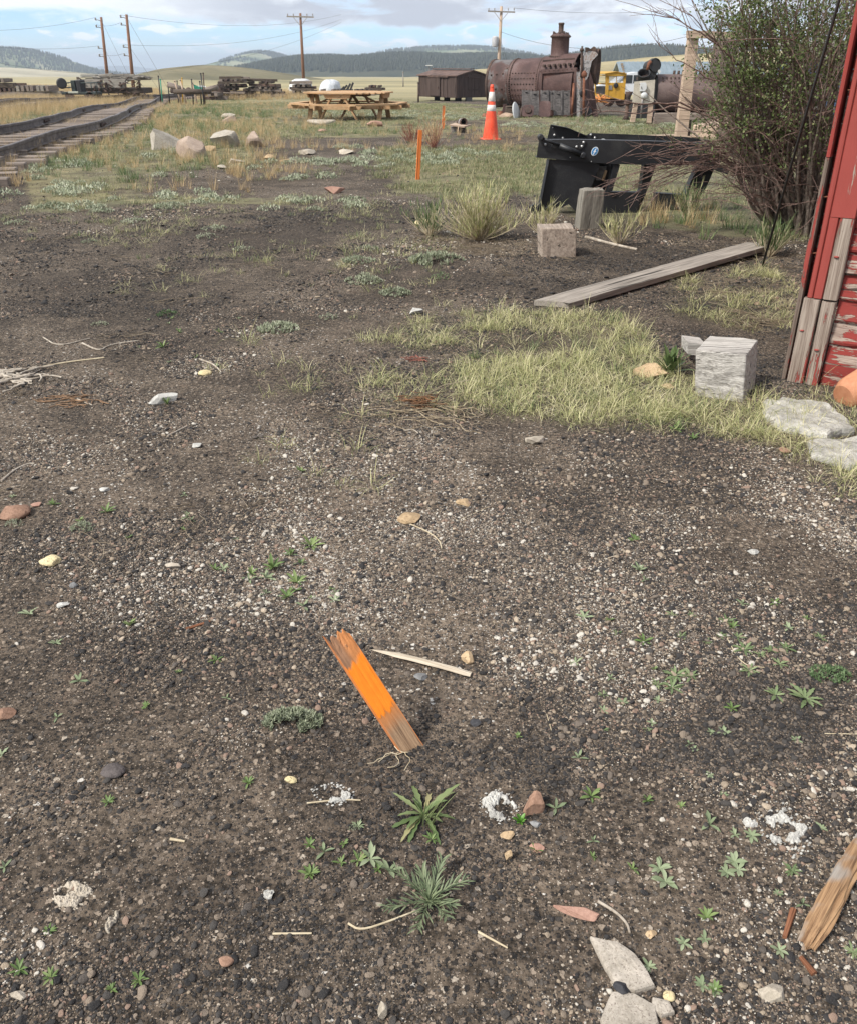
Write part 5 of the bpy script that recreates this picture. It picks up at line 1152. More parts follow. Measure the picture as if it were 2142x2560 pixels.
    for i in range(6): z = gz+(ev.z-gz)*(i+.5)/6; a_ = ev+ins+Vector((0,.4,0)); a_.z = z; mb.tube([a_, a_+al*(L_-1)], (ev.z-gz)/12, 8)
    mb.build('long_wall', LOG, t)
    # parked car
    car(Z4(858, 1130, 62), 62)
    # second roof far away right
    mb = MB(); Yc = 110; p = Z4(1335,770,Yc); b0 = Z4(1300,820,Yc); b1 = Z4(1365,820,Yc); t = thing('small_cabin', Vector((p.x, Yc, H0(p.x, Yc))), 'tiny far cabin gable right of the open pipes', 'cabin')
    mb.prism([b0, p, b1], (0, 4, 0)); mb.build('roof', W_DARK, t); mb = MB(); c_ = b0*.85+b1*.15; d_ = b0*.15+b1*.85; c2 = c_.copy(); d2 = d_.copy(); c2.z = d2.z = H0(p.x, Yc); mb.prism([c2, d2, d_, c_], (0, 3.8, 0)); mb.build('wall', LOG, t)
    # second boiler behind the meter board
    Yb = 27.0; gz = H0(9, Yb); a = Z4(1195, 1065, Yb); top = Z4(1200, 830, Yb).z; bot = Z4(1200, 1305, Yb).z; r_ = (top-bot)/2; a.z = (top+bot)/2; ax = Vector((1, -.06, 0)).normalized()
    t = thing('horizontal_boiler', Vector((a.x+1.5, Yb, gz)), 'second rusty boiler with double rivet rows behind the meter board', 'boiler')
    mb = MB(); mb.lathe([(r_*.98,-.03),(r_,0),(r_,4.6),(r_*.97,4.63)], a, ax, 56, True, False); mb.build('shell', RUSTV, t)
    mb = MB(); mb.lathe([(.02,.02),(r_*.98,.02)], a, ax, 40, False, True); mb.lathe([(.02,4.6),(r_*.98,4.6)], a, ax, 40, False, True); mb.build('end_sheet', BLACKM, t)
    side = Vector((ax.y, -ax.x, 0))
    mb = MB()
    for an, st in ((.62, .11), (.70, .11), (.90, .22)):
        for i in range(int(4.4/st)):
            s = .1+i*st; e = Vector((0,0,math.cos(an))) + side*math.sin(an); mb.lathe([(.024,0),(.02,.014),(.008,.022)], a+ax*s+e*r_, e, 6, True, False)
    mb.build('rivet_rows', RUSTD, t)
    mb = MB(); p = a+ax*1.75+Vector((0,0,r_-.12)); mb.lathe([(.42,0),(.33,.16),(.32,.9),(.28,.96),(.05,1.0)], p, (0,0,1), 28); mb.build('steam_dome', RUSTV, t)
    mb = MB()
    for i in range(9): p = a+ax*(.45+.12*i)+Vector((0,0,r_-.03)); mb.tube([p, p+Vector((0,0,.12))], .035, 6)
    mb.build('top_stud', RUSTD, t)
    mb = MB(); mb.box(a+ax*1.9+Vector((0,0,-r_-.22)), (4.0, .9, .44), None, .01, .02); mb.build('timber_cradle', W_TIE, t)
    # open pipes on its left
    t = thing('open_flue', Z4(1110, 1300, 26.6), 'black open ended flue pipes bent upward left of the second boiler', 'pipe'); t.location.z = gz
    def openpipe(c_, r1, ax_, L_, nm):
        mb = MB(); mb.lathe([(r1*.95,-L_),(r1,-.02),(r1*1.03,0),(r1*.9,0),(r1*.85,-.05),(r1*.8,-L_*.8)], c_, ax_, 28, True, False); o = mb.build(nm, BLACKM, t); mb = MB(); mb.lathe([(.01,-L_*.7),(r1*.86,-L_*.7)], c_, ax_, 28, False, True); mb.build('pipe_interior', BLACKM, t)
    openpipe(Z4(1048, 812, 26.4), .17, Vector((-.15,-.55,.7)).normalized(), .5, 'small_pipe'); openpipe(Z4(1190, 715, 26.5), .17, Vector((.25,-.9,.15)).normalized(), .4, 'large_pipe')
    mb = MB(); f = lambda x, y: Z4(x, y, 26.5); mb.prism([f(1100,760), f(1130,665), f(1185,630), f(1245,680), f(1250,740), f(1215,800), f(1180,900), f(1100,900)], (0,.35,0)); mb.build('pipe_body', BLACKM, t)
    mb = MB(); mb.prism([f(985,870), f(1110,830), f(1110,910), f(985,910)], (0,.35,0)); mb.build('pipe_body', RUSTD, t)
    mb = MB(); mb.tube([f(1090,780), f(1110,700), f(1135,665)], .05, 8); mb.build('rusty_strap', RUSTR, t)
    mb = MB(); mb.prism([f(935,1200), f(1185,1200), f(1185,1385), f(935,1385)], (0,.9,0)); mb.build('firebox', BLACKM, t)
    mb = MB(); mb.prism([f(1215,790), f(1240,770), f(1262,800), f(1235,830)], (0,.1,0)); mb.build('white_bracket', WHITEP, t)
    # meter board
    Ym = 24.5; m_ = lambda x, y, dy=0: Z4(x, y, Ym+dy); gz = H0(8, Ym)
    t = thing('meter_board', Vector((m_(1030,0).x, Ym, gz)), 'pale plywood board on two posts carrying a white electric meter', 'meter board')
    PLY = mottled('pale_plywood', [(0,(.30,.27,.22)),(.5,(.46,.42,.35)),(1,(.56,.52,.45))], 3, .8, 0, .1, .003)
    mb = MB(); mb.prism([m_(928,925), m_(1188,900), m_(1165,1200), m_(903,1200)], (0,.03,0)); mb.build('board', PLY, t)
    for (x0, x1, xb0, xb1, yb, z1) in ((925,975,877,935,1430,1190), (1110,1165,1085,1140,1440,1200)):
        mb = MB(); mb.prism([m_(x0,z1,.035), m_(x1,z1,.035), m_(xb1,yb,.035), m_(xb0,yb,.035)], (0,.09,0)); mb.build('post', W_PALE, t)
    mb = MB(); mb.prism([m_(1003,940,-.08), m_(1070,935,-.08), m_(1082,960,-.08), m_(1080,1010,-.08), m_(1060,1045,-.08), m_(1000,1045,-.08)], (0,.08,0)); bx_ = mb.build('meter_box', WHITEP, t)
    mb = MB(); mb.lathe([(.075,0),(.085,.01),(.085,.05),(.06,.08),(.01,.09)], m_(1045,1095), (0,-1,0), 18); mb.build('meter_dial', WHITEP, t)
    mb = MB(); mb.tube([m_(985,955,-.03), m_(1010,960,-.05), m_(1020,1010,-.09)], .012, 6); mb.tube([m_(1030,1110,-.03), m_(1022,1200,-.03), m_(1005,1380,-.03)], .025, 8); mb.build('conduit', STEELG, t)
    mb = MB(); p = Z4(842,1210,25.5); q = Z4(820,1400,25.5); mb.lathe([(.10,0),(.06,.08),(.05,.3),(.06,.55),(.11,.68)], q, p-q, 12); mb.lathe([(.09,0),(.11,.03),(.09,.12)], p, (0,0,1), 12); tag(mb.build('iron_column', RUSTD), 'short dark iron column left of the meter board', 'column')
    # timber beam frame
    Yf = 15.2; s = lambda px, py, dy=0: P(px, py, Yf+dy)
    t = thing('wooden_gantry', at(1705, 345), 'tall pale timber frame with a horizontal beam behind the bush', 'frame')
    b0, b1 = s(1703,345), s(1733,76); mb = MB(); mb.prism([s(1688,350), s(1716,350), s(1748,76), s(1724,76)], (0,.14,0)); mb.build('post', W_PALE, t)
    mb = MB(); mb.prism([s(1720,76,-.05), s(1850,80,-.05), s(1850,97,-.05), s(1720,95,-.05)], (0,.14,0)); mb.build('crossbeam', W_PALE, t)
    mb = MB(); mb.prism([s(1712,340,.05), s(1724,340,.05), s(1728,300,.05), s(1718,300,.05)], (0,.12,0)); mb.build('foot_block', W_DARK, t)
    p, q = P(1830,380,16.5), P(2200,280,17.2); q.z = H0(q.x,q.y)+.9; p.z = H0(p.x,p.y)+.15; 
    mb = MB(); a, b = at(1760, 330, .12), at(1960, 268, .12); mb.beam(a+Vector((0,0,.0)), b, .5, .24, (0,0,1), .01, .02); tag(mb.build('pale_beam', W_PALE), 'pale heavy beam lying behind the bush', 'beam')
    mb = MB(); a, b = at(1480, 349, .05), at(1720, 343, .05); mb.beam(a, b, .30, .10, (0,0,1), .01, .01); tag(mb.build('pale_beam', W_PALE), 'bleached plank lying behind the black frame', 'beam')
    # blue shed seen through twigs
    Yd = 30; t = thing('blue_shed', Vector((P(2080,250,Yd).x, Yd, H0(15,Yd))), 'blue corrugated shed glimpsed between bush twigs and red wall', 'shed'); BL = plain('blue_sheet', (.07,.13,.26), .5)
    mb = MB(); x0 = P(2050,0,Yd).x; zt = P(2050,150,Yd).z; gz = H0(x0,Yd)
    for i in range(30): mb.beam((x0+.1+i*.12, Yd, gz), (x0+.1+i*.12, Yd, zt), .09, .04, (0,-1,0))
    mb.box((x0+1.9, Yd+1.5, (gz+zt)/2), (3.6, 3.0-.04, zt-gz)); mb.build('wall', BL, t); mb = MB(); mb.prism([Vector((x0-.2, Yd-.3, zt)), Vector((x0+4.0, Yd-.3, zt)), Vector((x0+4.0, Yd-.3, zt+.1)), Vector((x0-.2, Yd-.3, zt+.1))], (0, 3.6, .5)); mb.build('roof', W_GREY, t)
    mb = MB(); a = at(2060, 320, .1); t2 = thing('rail_fence', a, 'wooden rail fence far behind the bush at the right', 'fence')
    for z in (.3, .62, .95): mb = MB(); p = P(1960,280,22); p.z = H0(p.x,22)+z+.2; mb.beam(p, p+Vector((5,1,0)), .05, .12, (0,-1,0)); mb.build('rail', W_GREY, t2)
    for i in range(3): mb = MB(); p = P(1960,280,22)+Vector((i*2.2,.1+i*.44,0)); p.z = H0(p.x,22)-.1; mb.beam(p, p+Vector((0,0,1.5)), .12, .12, (0,-1,0)); mb.build('post', W_GREY, t2)
RUSTV = mottled('rust_violet', [(0,(.055,.038,.038)),(.5,(.10,.068,.064)),(1,(.155,.115,.105))], 1.5, .7, .15, .3, .01)
def glassmat(name):
    m, t, b = newmat(name); b.inputs['Base Color'].default_value = (.75,.82,.84,1); b.inputs['Roughness'].default_value = .05; b.inputs['Alpha'].default_value = .35; return m
def car(g, Y):
    gz = H0(g.x, Y); t = thing('parked_car', Vector((g.x, Y, gz)), 'white sport utility car parked beside the yellow cab', 'car')
    WH = plain('car_white', (.62,.64,.66), .25, 0, .03); DG = plain('car_glass', (.03,.035,.04), .08); TY = plain('tyre', (.02,.02,.02), .8)
    # side profile (front towards the left), extruded across
    prof = [(-2.3,.35),(-2.32,.75),(-2.15,.92),(-1.25,1.05),(-.55,1.55),(.2,1.68),(1.3,1.64),(2.0,1.2),(2.3,1.1),(2.35,.4)]
    mb = MB(); mb.prism([Vector((g.x+x, Y-.9, gz+z)) for x, z in prof], (0, 1.8, 0)); mb.build('body', WH, t)
    for a, b_ in ((-1.05, -.1), (-.02, .85), (.93, 1.7)):
        mb = MB(); f = lambda x: 1.08+max(0, min(.5, (x+1.2)*.62)); zt = lambda x: min(1.52, f(x)); w2 = lambda x: 1.6-max(0,x-1.2)*.9
        mb.prism([Vector((g.x+a, Y-.93, gz+1.05)), Vector((g.x+b_, Y-.93, gz+1.05)), Vector((g.x+min(b_,1.35), Y-.93, gz+1.5)), Vector((g.x+max(a,-.5), Y-.93, gz+1.5))], (0,.05,0)); mb.build('window', DG, t)
    for x in (-1.45, 1.45):
        for s in (-1, 1):
            mb = MB(); mb.lathe([(.2,0),(.36,.0),(.38,.04),(.38,.2),(.3,.22)], Vector((g.x+x, Y+s*.95, gz+.37)), (0,-s,0), 24); wv = mb.build('wheel', TY, t)
            mb = MB(); mb.lathe([(.02,-.01),(.22,-.012),(.24,.02)], Vector((g.x+x, Y+s*.95, gz+.37)), (0,-s,0), 20); mb.build('rim', STEELG, wv)
    for s in (-.7, .7): mb = MB(); mb.box(Vector((g.x-2.25, Y+s, gz+.82)), (.2,.32,.14), None, 0, .03); mb.build('headlight', WHITEP, t)
    mb = MB(); mb.box(Vector((g.x-.75, Y-1.0, gz+1.08)), (.14,.2,.14), None, 0, .03); mb.build('mirror', WH, t)
right_far()
# ================================================================== NEAR AND MIDDLE OBJECTS
ORG_STAKE = wood('orange_stake', (.17,.07,.03), (.42,.20,.09), paint=(.75,.20,.03), paint_amt=.5, gs=1.4, bump=.4)
# ------------------------------------------------------------------ traffic cone
def cone():
    g = at(1225.5, 349); Y = g.y; top = P(1223, 216, Y).z; Hh = top-g.z; s = Hh
    OR = mottled('cone_orange', [(0,(.62,.055,.02)),(.5,(.78,.085,.035)),(1,(.85,.13,.06))], 5, .45, 0, .05, .002, 40); WR = mottled('cone_white', [(0,(.55,.50,.46)),(1,(.82,.80,.77))], 8, .5, 0, .05)
    t = thing('traffic_cone', g, 'tall orange traffic cone with two white bands', 'traffic cone')
    rb = (P(1245,349,Y)-P(1206,349,Y)).length/2; rt = (P(1227.5,216,Y)-P(1219,216,Y)).length/2
    rr = lambda f: rb+(rt-rb)*f
    cuts = [(0, .545, OR), (.545, .66, WR), (.66, .725, OR), (.725, .90, WR), (.90, 1.0, OR)]
    mb = MB(); pr = []
    mb = MB(); mb.lathe([(rb*1.0, .02), (rr(.0), .03), (rr(1), s), (rr(1)*.9, s+.01)], g, (0,0,1), 36, True, False); mb.build('body', OR, t)
    for a, b, m_ in cuts:
        if m_ is WR: mb = MB(); mb.lathe([(rr(a)+.001, a*s), (rr(a)+.005, a*s+.003), (rr(b)+.005, b*s-.003), (rr(b)+.001, b*s)], g, (0,0,1), 36, True, False); mb.build('reflective_band', WR, t)
    mb = MB(); mb.box(g+Vector((0,0,.012)), (rb*2.25, rb*2.25, .03), Matrix.Rotation(.2, 3, 'Z'), 0, .01); mb.build('base', OR, t)
    mb = MB(); mb.lathe([(rr(1)*1.15, s-.03), (rr(1)*1.2, s-.02), (rr(1)*.9, s+.03), (rr(1)*.6, s+.035)], g, (0,0,1), 24); mb.build('tip', OR, t)
cone()
# ------------------------------------------------------------------ thin survey stakes
def stake(px0, py0, px1, py1, wpx, label):
    g = at(px0, py0); tp = P(px1, py1, g.y+.02); w_ = wpx/2142*(g.y*.886+.6); mb = MB()
    d = (tp-g); mb.beam(g-d.normalized()*.05, tp, .02, w_, (1, .3, 0), .001, .002)
    o = mb.build('survey_stake', wood('stake_rust', (.20,.07,.035), (.46,.20,.10), paint=(.72,.20,.05), paint_amt=.62, gs=1.2)); tag(o, label, 'stake', 'orange survey stakes'); return o
stake(1044, 449, 1051, 325, 10, 'orange painted stake, the nearer of the two thin upright ones')
stake(1107, 323, 1109, 264, 6.5, 'smaller orange stake standing further back, left of the pipe stand')
# pipe stand
def pipe_stand():
    g = at(1150, 331); Y = g.y; k = 3.514; Z3 = lambda x, y, dy=0: P(1000+x/k, 20+y/k, Y+dy)
    t = thing('pipe_stand', g, 'pale plate on a block carrying a short black pipe, left of the cone', 'pipe stand')
    mb = MB(); mb.prism([Z3(430,1036,-.3), Z3(560,1052,-.3), Z3(620,1036,.2), Z3(480,1020,.3)], (0,0,.03)); mb.build('plate', W_PALE, t)
    mb = MB(); mb.prism([Z3(445,1115,-.15), Z3(515,1115,-.15), Z3(515,1044,-.15), Z3(445,1044,-.15)], (0,.35,0)); mb.build('block', STEELG, t)
    mb = MB(); mb.prism([Z3(518,1100,-.2), Z3(575,1095,-.2), Z3(575,1046,-.2), Z3(518,1046,-.2)], (0,.3,0)); mb.build('dark_box', BLACKM, t)
    c_ = Z3(556,1002); r_ = (Z3(556,968)-Z3(556,1036)).length/2; mb = MB(); ax = Vector((.25,-.95,.1)); mb.lathe([(r_,-.3),(r_,0),(r_*1.08,.02),(r_*.82,.02),(r_*.8,-.2)], c_, ax, 24, True, False); mb.build('pipe', RUSTD, t)
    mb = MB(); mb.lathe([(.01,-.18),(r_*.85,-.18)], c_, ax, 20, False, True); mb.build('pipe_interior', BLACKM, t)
    mb = MB(); mb.lathe([(r_*1.02,-.14),(r_*1.1,-.13),(r_*1.1,-.10),(r_*1.02,-.09)], c_, ax, 24, True, False); mb.build('band', STEELW, t)
    mb = MB(); mb.tube([Z3(500,1120,-.35), Z3(512,1040,-.32)], .012, 6); mb.build('drip_pipe', W_PALE, t)
pipe_stand()
# ------------------------------------------------------------------ black steel frame
def black_frame():
    BK = mottled('black_powder_coat', [(0,(.008,.009,.011)),(.6,(.012,.013,.016)),(1,(.034,.034,.035))], 2.0, .5, .0, .03, .001, 120, spec=.5)
    g = at(1345, 536); Y = g.y; k = 2.745
    p = lambda x, y, dy=0: P(1280+x/k, 280+y/k, Y+dy)
    t = thing('steel_frame', g, 'black powder coated steel frame with gas strut lying tilted by the bush', 'steel frame')
    DP = .62
    def pl(nm, pts, dy, th, par=t, mat=BK):
        mb = MB(); mb.prism([p(a, b, dy) for a, b in pts], (0, th, 0)); return mb.build(nm, mat, par)
    fr = pl('front_rail', [(165,308),(182,196),(420,193),(900,203),(1180,212),(1390,228),(1425,262),(1440,330),(1405,372),(1290,362),(1000,362),(700,352),(530,342)], 0, .006)
    mb = MB(); L_ = [(182,196),(420,193),(900,203),(1180,212),(1390,228)]
    for a, b in zip(L_[:-1], L_[1:]): mb.prism([p(*a), p(*b), p(*b)+Vector((0,.10,0)), p(*a)+Vector((0,.10,0))], (0,0,.006))
    L_ = [(165,308),(530,342),(700,352),(1000,362),(1290,362),(1405,372)]
    for a, b in zip(L_[:-1], L_[1:]): mb.prism([p(*a), p(*b), p(*b)+Vector((0,.14,0)), p(*a)+Vector((0,.14,0))], (0,0,-.006))
    mb.build('rail_flange', BK, fr)
    br = pl('rear_rail', [(236,190),(262,84),(372,104),(505,160),(532,144),(760,152),(1180,170),(1380,196),(1390,330),(1000,330),(700,320),(250,300)], DP, .006)
    mb = MB(); L_ = [(262,84),(372,104),(505,160)]
    for a, b in zip(L_[:-1], L_[1:]): mb.prism([p(*a,DP), p(*b,DP), p(*b,DP)-Vector((0,.07,0)), p(*a,DP)-Vector((0,.07,0))], (0,0,-.006))
    mb.build('rail_flange', BK, br)
    # webs joining both rails, and the dark tray at the left
    mb = MB(); mb.prism([p(170,300), p(235,200,DP*.9), p(250,290,DP), p(185,306)], (.006,0,0)); mb.build('end_web', BK, t)
    mb = MB(); mb.prism([p(185,300,.02), p(640,340,.02), p(640,330,DP-.02), p(250,290,DP-.02)], (0,0,.006)); mb.build('tray', BK, t)
    # leg box below left with the notched lower edge
    pl('side_panel', [(236,322),(560,345),(600,365),(560,470),(455,690),(445,692),(385,632),(340,655),(285,612),(215,668),(172,700),(165,698)], .03, .006)
    pl('inner_panel', [(300,310),(690,340),(640,560),(470,660),(300,600)], .36, .006)
    mb = MB(); mb.prism([p(236,322,.03), p(250,322,.0), p(178,700,.0), p(163,700,.03)], (.0,-.03,0)); mb.build('panel_lip', BK, t)
    pl('cross_strap', [(215,668),(300,612),(350,625),(250,690)], .18, .02)
    pl('foot_bracket', [(122,655),(150,628),(170,640),(160,700),(130,690)], -.03, .05)
    mb = MB(); mb.prism([p(692,358,.02), p(738,362,.02), p(684,545,.02), p(655,545,.02)], (0,.12,0)); mb.build('inner_channel', BK, t)
    pl('lower_beam', [(640,548),(885,552),(850,708),(622,700)], .06, .10); pl('lower_beam', [(985,556),(1174,568),(1165,640),(1150,668),(955,668)], .16, .10)
    mb = MB(); mb.prism([p(905,365,.10), p(985,368,.10), p(915,560,.10), p(850,708,.10), p(795,706,.10), p(880,540,.10)], (0,.14,0)); mb.build('leg', BK, t)
    mb = MB(); mb.prism([p(1275,365,.10), p(1392,372,.10), p(1330,520,.10), p(1240,642,.10), p(1150,640,.10), p(1192,545,.10)], (0,.05,0)); mb.prism([p(1275,365,.15), p(1300,365,.15), p(1215,560,.15), p(1185,560,.15)], (0,.12,0)); mb.build('leg', BK, t)
    mb = MB(); mb.beam(p(1340,365,.05), p(1482,412,.0), .05, .045); mb.build('spur', BK, t)
    mb = MB(); mb.prism([p(590,372,.3), p(645,375,.3), p(635,470,.3), p(575,468,.3)], (0,.03,0)); mb.build('inner_bracket', STEELG, t)
    mb = MB(); mb.tube([p(640,402,.24), p(620,470,.2)], .014, 6); mb.build('wood_bit', W_PINE, t)
    # gas strut
    mb = MB(); mb.tube([p(322,230,-.05), p(470,292,-.05)], .026, 14); st = mb.build('gas_strut', BK, t)
    mb = MB(); mb.tube([p(200,178,-.05), p(322,230,-.05)], .014, 12); mb.build('strut_rod', BK, st)
    for q in ((195,174),(486,300)): mb = MB(); mb.lathe([(.02,0),(.030,.01),(.030,.05),(.02,.06)], p(*q,-.08), (0,1,0), 14); mb.build('strut_end', BK, st)
    pl('gusset_plate', [(402,246),(482,188),(500,194),(508,206),(482,250),(440,262)], -.012, .008)
    pl('strut_bracket', [(268,236),(285,215),(318,225),(322,240),(288,250)], -.04, .05)
    for i, q in enumerate([(488,208,-.012),(476,236,-.012),(440,238,-.012),(226,222,0),(345,178,DP-.005),(288,158,DP-.005),(565,177,DP-.005),(537,156,DP-.005),(276,106,DP-.005),(395,312,0),(540,340,0)]):
        mb = MB(); r_ = .013 if i < 8 else .006; mb.lathe([(r_,0),(r_,.004),(r_*.6,.009),(.002,.010)], p(q[0],q[1],q[2]-.001), (0,-1,0), 6); mb.build('bolt', plain('zinc', (.55,.55,.55), .3, .6) if i == 0 else bpy.data.materials['zinc'], fr)
    # oval stickers: blue field, white rim, small white mark
    SB = plain('sticker_blue', (.03,.22,.50), .35, 0, .05); SW = plain('sticker_white', (.75,.77,.78), .35, 0, .03)
    def oval(c, dy, rx, ry, tilt, mat, nm, par, lift):
        mb = MB(); pts = []
        for i in range(28): a = 6.283*i/28; x, y = rx*math.cos(a), ry*math.sin(a); pts.append(p(c[0]+x*math.cos(tilt)-y*math.sin(tilt), c[1]+x*math.sin(tilt)+y*math.cos(tilt), dy-lift))
        mb.prism(pts, (0,.002,0)); return mb.build(nm, mat, par)
    s = oval((564,270), 0, 22, 33, .5, SW, 'sticker', fr, .003); oval((564,270), 0, 18, 28, .5, SB, 'sticker_field', s, .0055)
    mb = MB(); mb.prism([p(553,292,-.008), p(557,294,-.008), p(566,272,-.008), p(578,252,-.008), p(574,249,-.008), p(562,262,-.008)], (0,.0015,0)); mb.prism([p(555,272,-.0085), p(574,276,-.0085), p(574,270,-.0085), p(556,267,-.0085)], (0,.0015,0)); mb.lathe([(.006,0),(.001,.001)], p(571,257,-.0085), (0,-1,0), 10); mb.build('sticker_mark', SW, s)
    s = oval((622,197), DP, 20, 14, 0, SW, 'sticker', br, .003); oval((622,198), DP, 16, 10, 0, SB, 'sticker_field', s, .0055)
black_frame()
# ------------------------------------------------------------------ cut timbers
def timber_block(name, label, base_px, w_px, h_px, depth, rz, mat, tilt=(0,0), group='sawn timber blocks', vert=True, bev=.008):
    g = at(*base_px); dep = g.y*.886+HC*.463; w_ = w_px/2142*dep; tp = P(base_px[0], base_px[1]-h_px, g.y); h = tp.z-g.z
    o_ = thing(name, g, label, 'wood block', group, rz); mb = MB()
    Mx = Matrix.Rotation(math.pi/2, 3, 'Y') if vert else Matrix.Identity(3)
    # grain along x of the box: stand it upright when vert
    if vert: mb.box((0, depth/2, h/2-.02), (h+.04, depth, w_), Mx, .004, bev)
    else: mb.box((0, depth/2, h/2-.02), (w_, depth, h+.04), None, .004, bev)
    b = mb.build('block', mat, None, (0,0,0)); b.parent = o_; b.rotation_euler = (tilt[0], tilt[1], 0)
    return o_, w_, h
W_POST = wood('grey_post', (.11,.10,.085), (.33,.305,.26), gs=1.3, bump=1.2); W_BLK = wood('bleached_block', (.17,.155,.14), (.58,.55,.51), gs=1.5, bump=1.2, bd=.006); W_BLK2 = wood('tan_block', (.19,.15,.12), (.42,.35,.29), gs=1.3, bump=.9)
def solid_block(name, label, pts_base, hgt, mat, grain, group='sawn timber blocks', lean=(0,0,0), top_mat=None, subdiv=True):
    """pts_base: four ground corners (counterclockwise); built with grain coordinates along `grain`"""
    b = [Vector(q) for q in pts_base]; t_ = [q+Vector(lean)+Vector((0,0,hgt)) for q in b]; c = sum(b, Vector())/4
    ux = Vector(grain).normalized(); uy = ux.orthogonal().normalized(); uz = ux.cross(uy)
    bm = bmesh.new(); vs = [bm.verts.new(q) for q in b]+[bm.verts.new(q) for q in t_]
    for f in ((3,2,1,0),(4,5,6,7),(0,1,5,4),(1,2,6,5),(2,3,7,6),(3,0,4,7)): bm.faces.new([vs[i] for i in f])
    bmesh.ops.bevel(bm, geom=list(bm.edges), offset=.006, segments=2, affect='EDGES', profile=.5)
    for _ in range(3): bmesh.ops.subdivide_edges(bm, edges=[e for e in bm.edges if e.calc_length() > .03], cuts=1, use_grid_fill=True)
    bm.normal_update(); V = []
    for v in bm.verts:
        g_ = (v.co.dot(ux), v.co.dot(uy), v.co.dot(uz)); nzv = (float(fbm(g_[1]*24+g_[2]*11, g_[0]*2.2, 3))-.5)*.014+(float(fbm(v.co.x*7+v.co.z*5, v.co.y*7, 3))-.5)*.022
        V.append(v.co+v.normal*nzv)
    bm.verts.index_update(); F = [[q.index for q in f.verts] for f in bm.faces]; G_ = [(q.dot(ux)+7, q.dot(uy), q.dot(uz)) for q in V]; bm.free()
    mb = MB(); mb.add(V, F, G_, False); o = mb.build(name, mat); tag(o, label, 'wood block', group); return o
def ground_quad(l, r, depth, twist=0.0, dz=-.02):
    a, b = at(*l), at(*r); u = (b-a); n_ = Vector((-u.y, u.x, 0)).normalized(); n_ = Matrix.Rotation(twist, 3, 'Z') @ n_
    q = [a, b, b+n_*depth, a+n_*depth]
    for v in q: v.z = min(H0(v.x, v.y) for v in q)+dz
    return q
q = ground_quad((1734,990),(1858,1006), .27, -.12); tp = P(1739,876,q[0].y); hh = tp.z-q[0].z; ln = (tp.x-q[0].x, .012, 0)
bleach = solid_block('wood_block', 'bleached grey timber block with cracked top, beside the red wall', q, hh, W_BLK, (1,-.12,0), lean=ln)
q = ground_quad((1722,925),(1745,928), .12, .1); z0 = P(1722,858,q[0].y).z; mb = MB(); mb.prism([P(1719,886,q[0].y+.05), P(1765,892,q[0].y+.05), P(1765,862,q[0].y+.05), P(1719,856,q[0].y+.05)], (0,.13,0)); o = mb.build('splintered_tongue', W_BLK, bleach)
q = ground_quad((1354,642),(1439,642), .24, -.05); tp = P(1353,572,q[0].y); hh = tp.z-q[0].z; ln = (tp.x-q[0].x, .0, 0)
solid_block('wood_block', 'square tan wood block left of the tall grey post stub', q, hh, W_BLK2, (0,1,.05), lean=ln)
q = ground_quad((1447,574),(1500,571), .20, -.15); tp = P(1459,476,q[0].y); hh = tp.z-q[0].z; ln = (tp.x-q[0].x, .0, 0)
solid_block('post_stub', 'tall weathered grey post stub standing before the black frame', q, hh, W_POST, (.05,.0,1), lean=ln)
# long grey plank
def plank():
    a0 = at(1337, 766); a1 = at(1393, 780); b0 = at(1878, 622); b1 = at(1905, 640)
    h = .034; m0, m1 = (a0+a1)/2, (b0+b1)/2; m1.z += .03; d = (m1-m0).normalized(); s = Vector((d.y, -d.x, 0)); w_ = .20
    mb = MB(); N_ = 30; vs = []; fs = []; G_ = []
    for i in range(N_+1):
        f = i/N_; c = m0.lerp(m1, f); z = max(H0(c.x, c.y), m0.z+(m1.z-m0.z)*f)+.004
        for (u, v) in ((-.5,0),(.5,0),(.5,1),(.25,1.02),(0,1.0),(-.25,1.02),(-.5,1)):
            sk = (u+.5)*.12 if i == 0 else 0
            q = c+s*u*w_+d*sk*(1 if i == 0 else 0); vs.append(Vector((q.x, q.y, z+v*h+(random.uniform(-.0015,.0015) if v else 0)))); G_.append((f*3.2, u*w_, v*h))
    m_ = 7
    for i in range(N_):
        for k in range(m_): fs.append((i*m_+k, i*m_+(k+1) % m_, (i+1)*m_+(k+1) % m_, (i+1)*m_+k))
    fs.append(tuple(range(m_))[::-1]); fs.append(tuple(range(N_*m_, N_*m_+m_)))
    mb.add(vs, fs, G_); o = mb.build('long_plank', wood('plank_grey', (.17,.15,.13), (.36,.32,.28), gs=.8, bump=.6)); tag(o, 'long weathered grey plank lying slantwise on the cinders', 'plank')
plank()
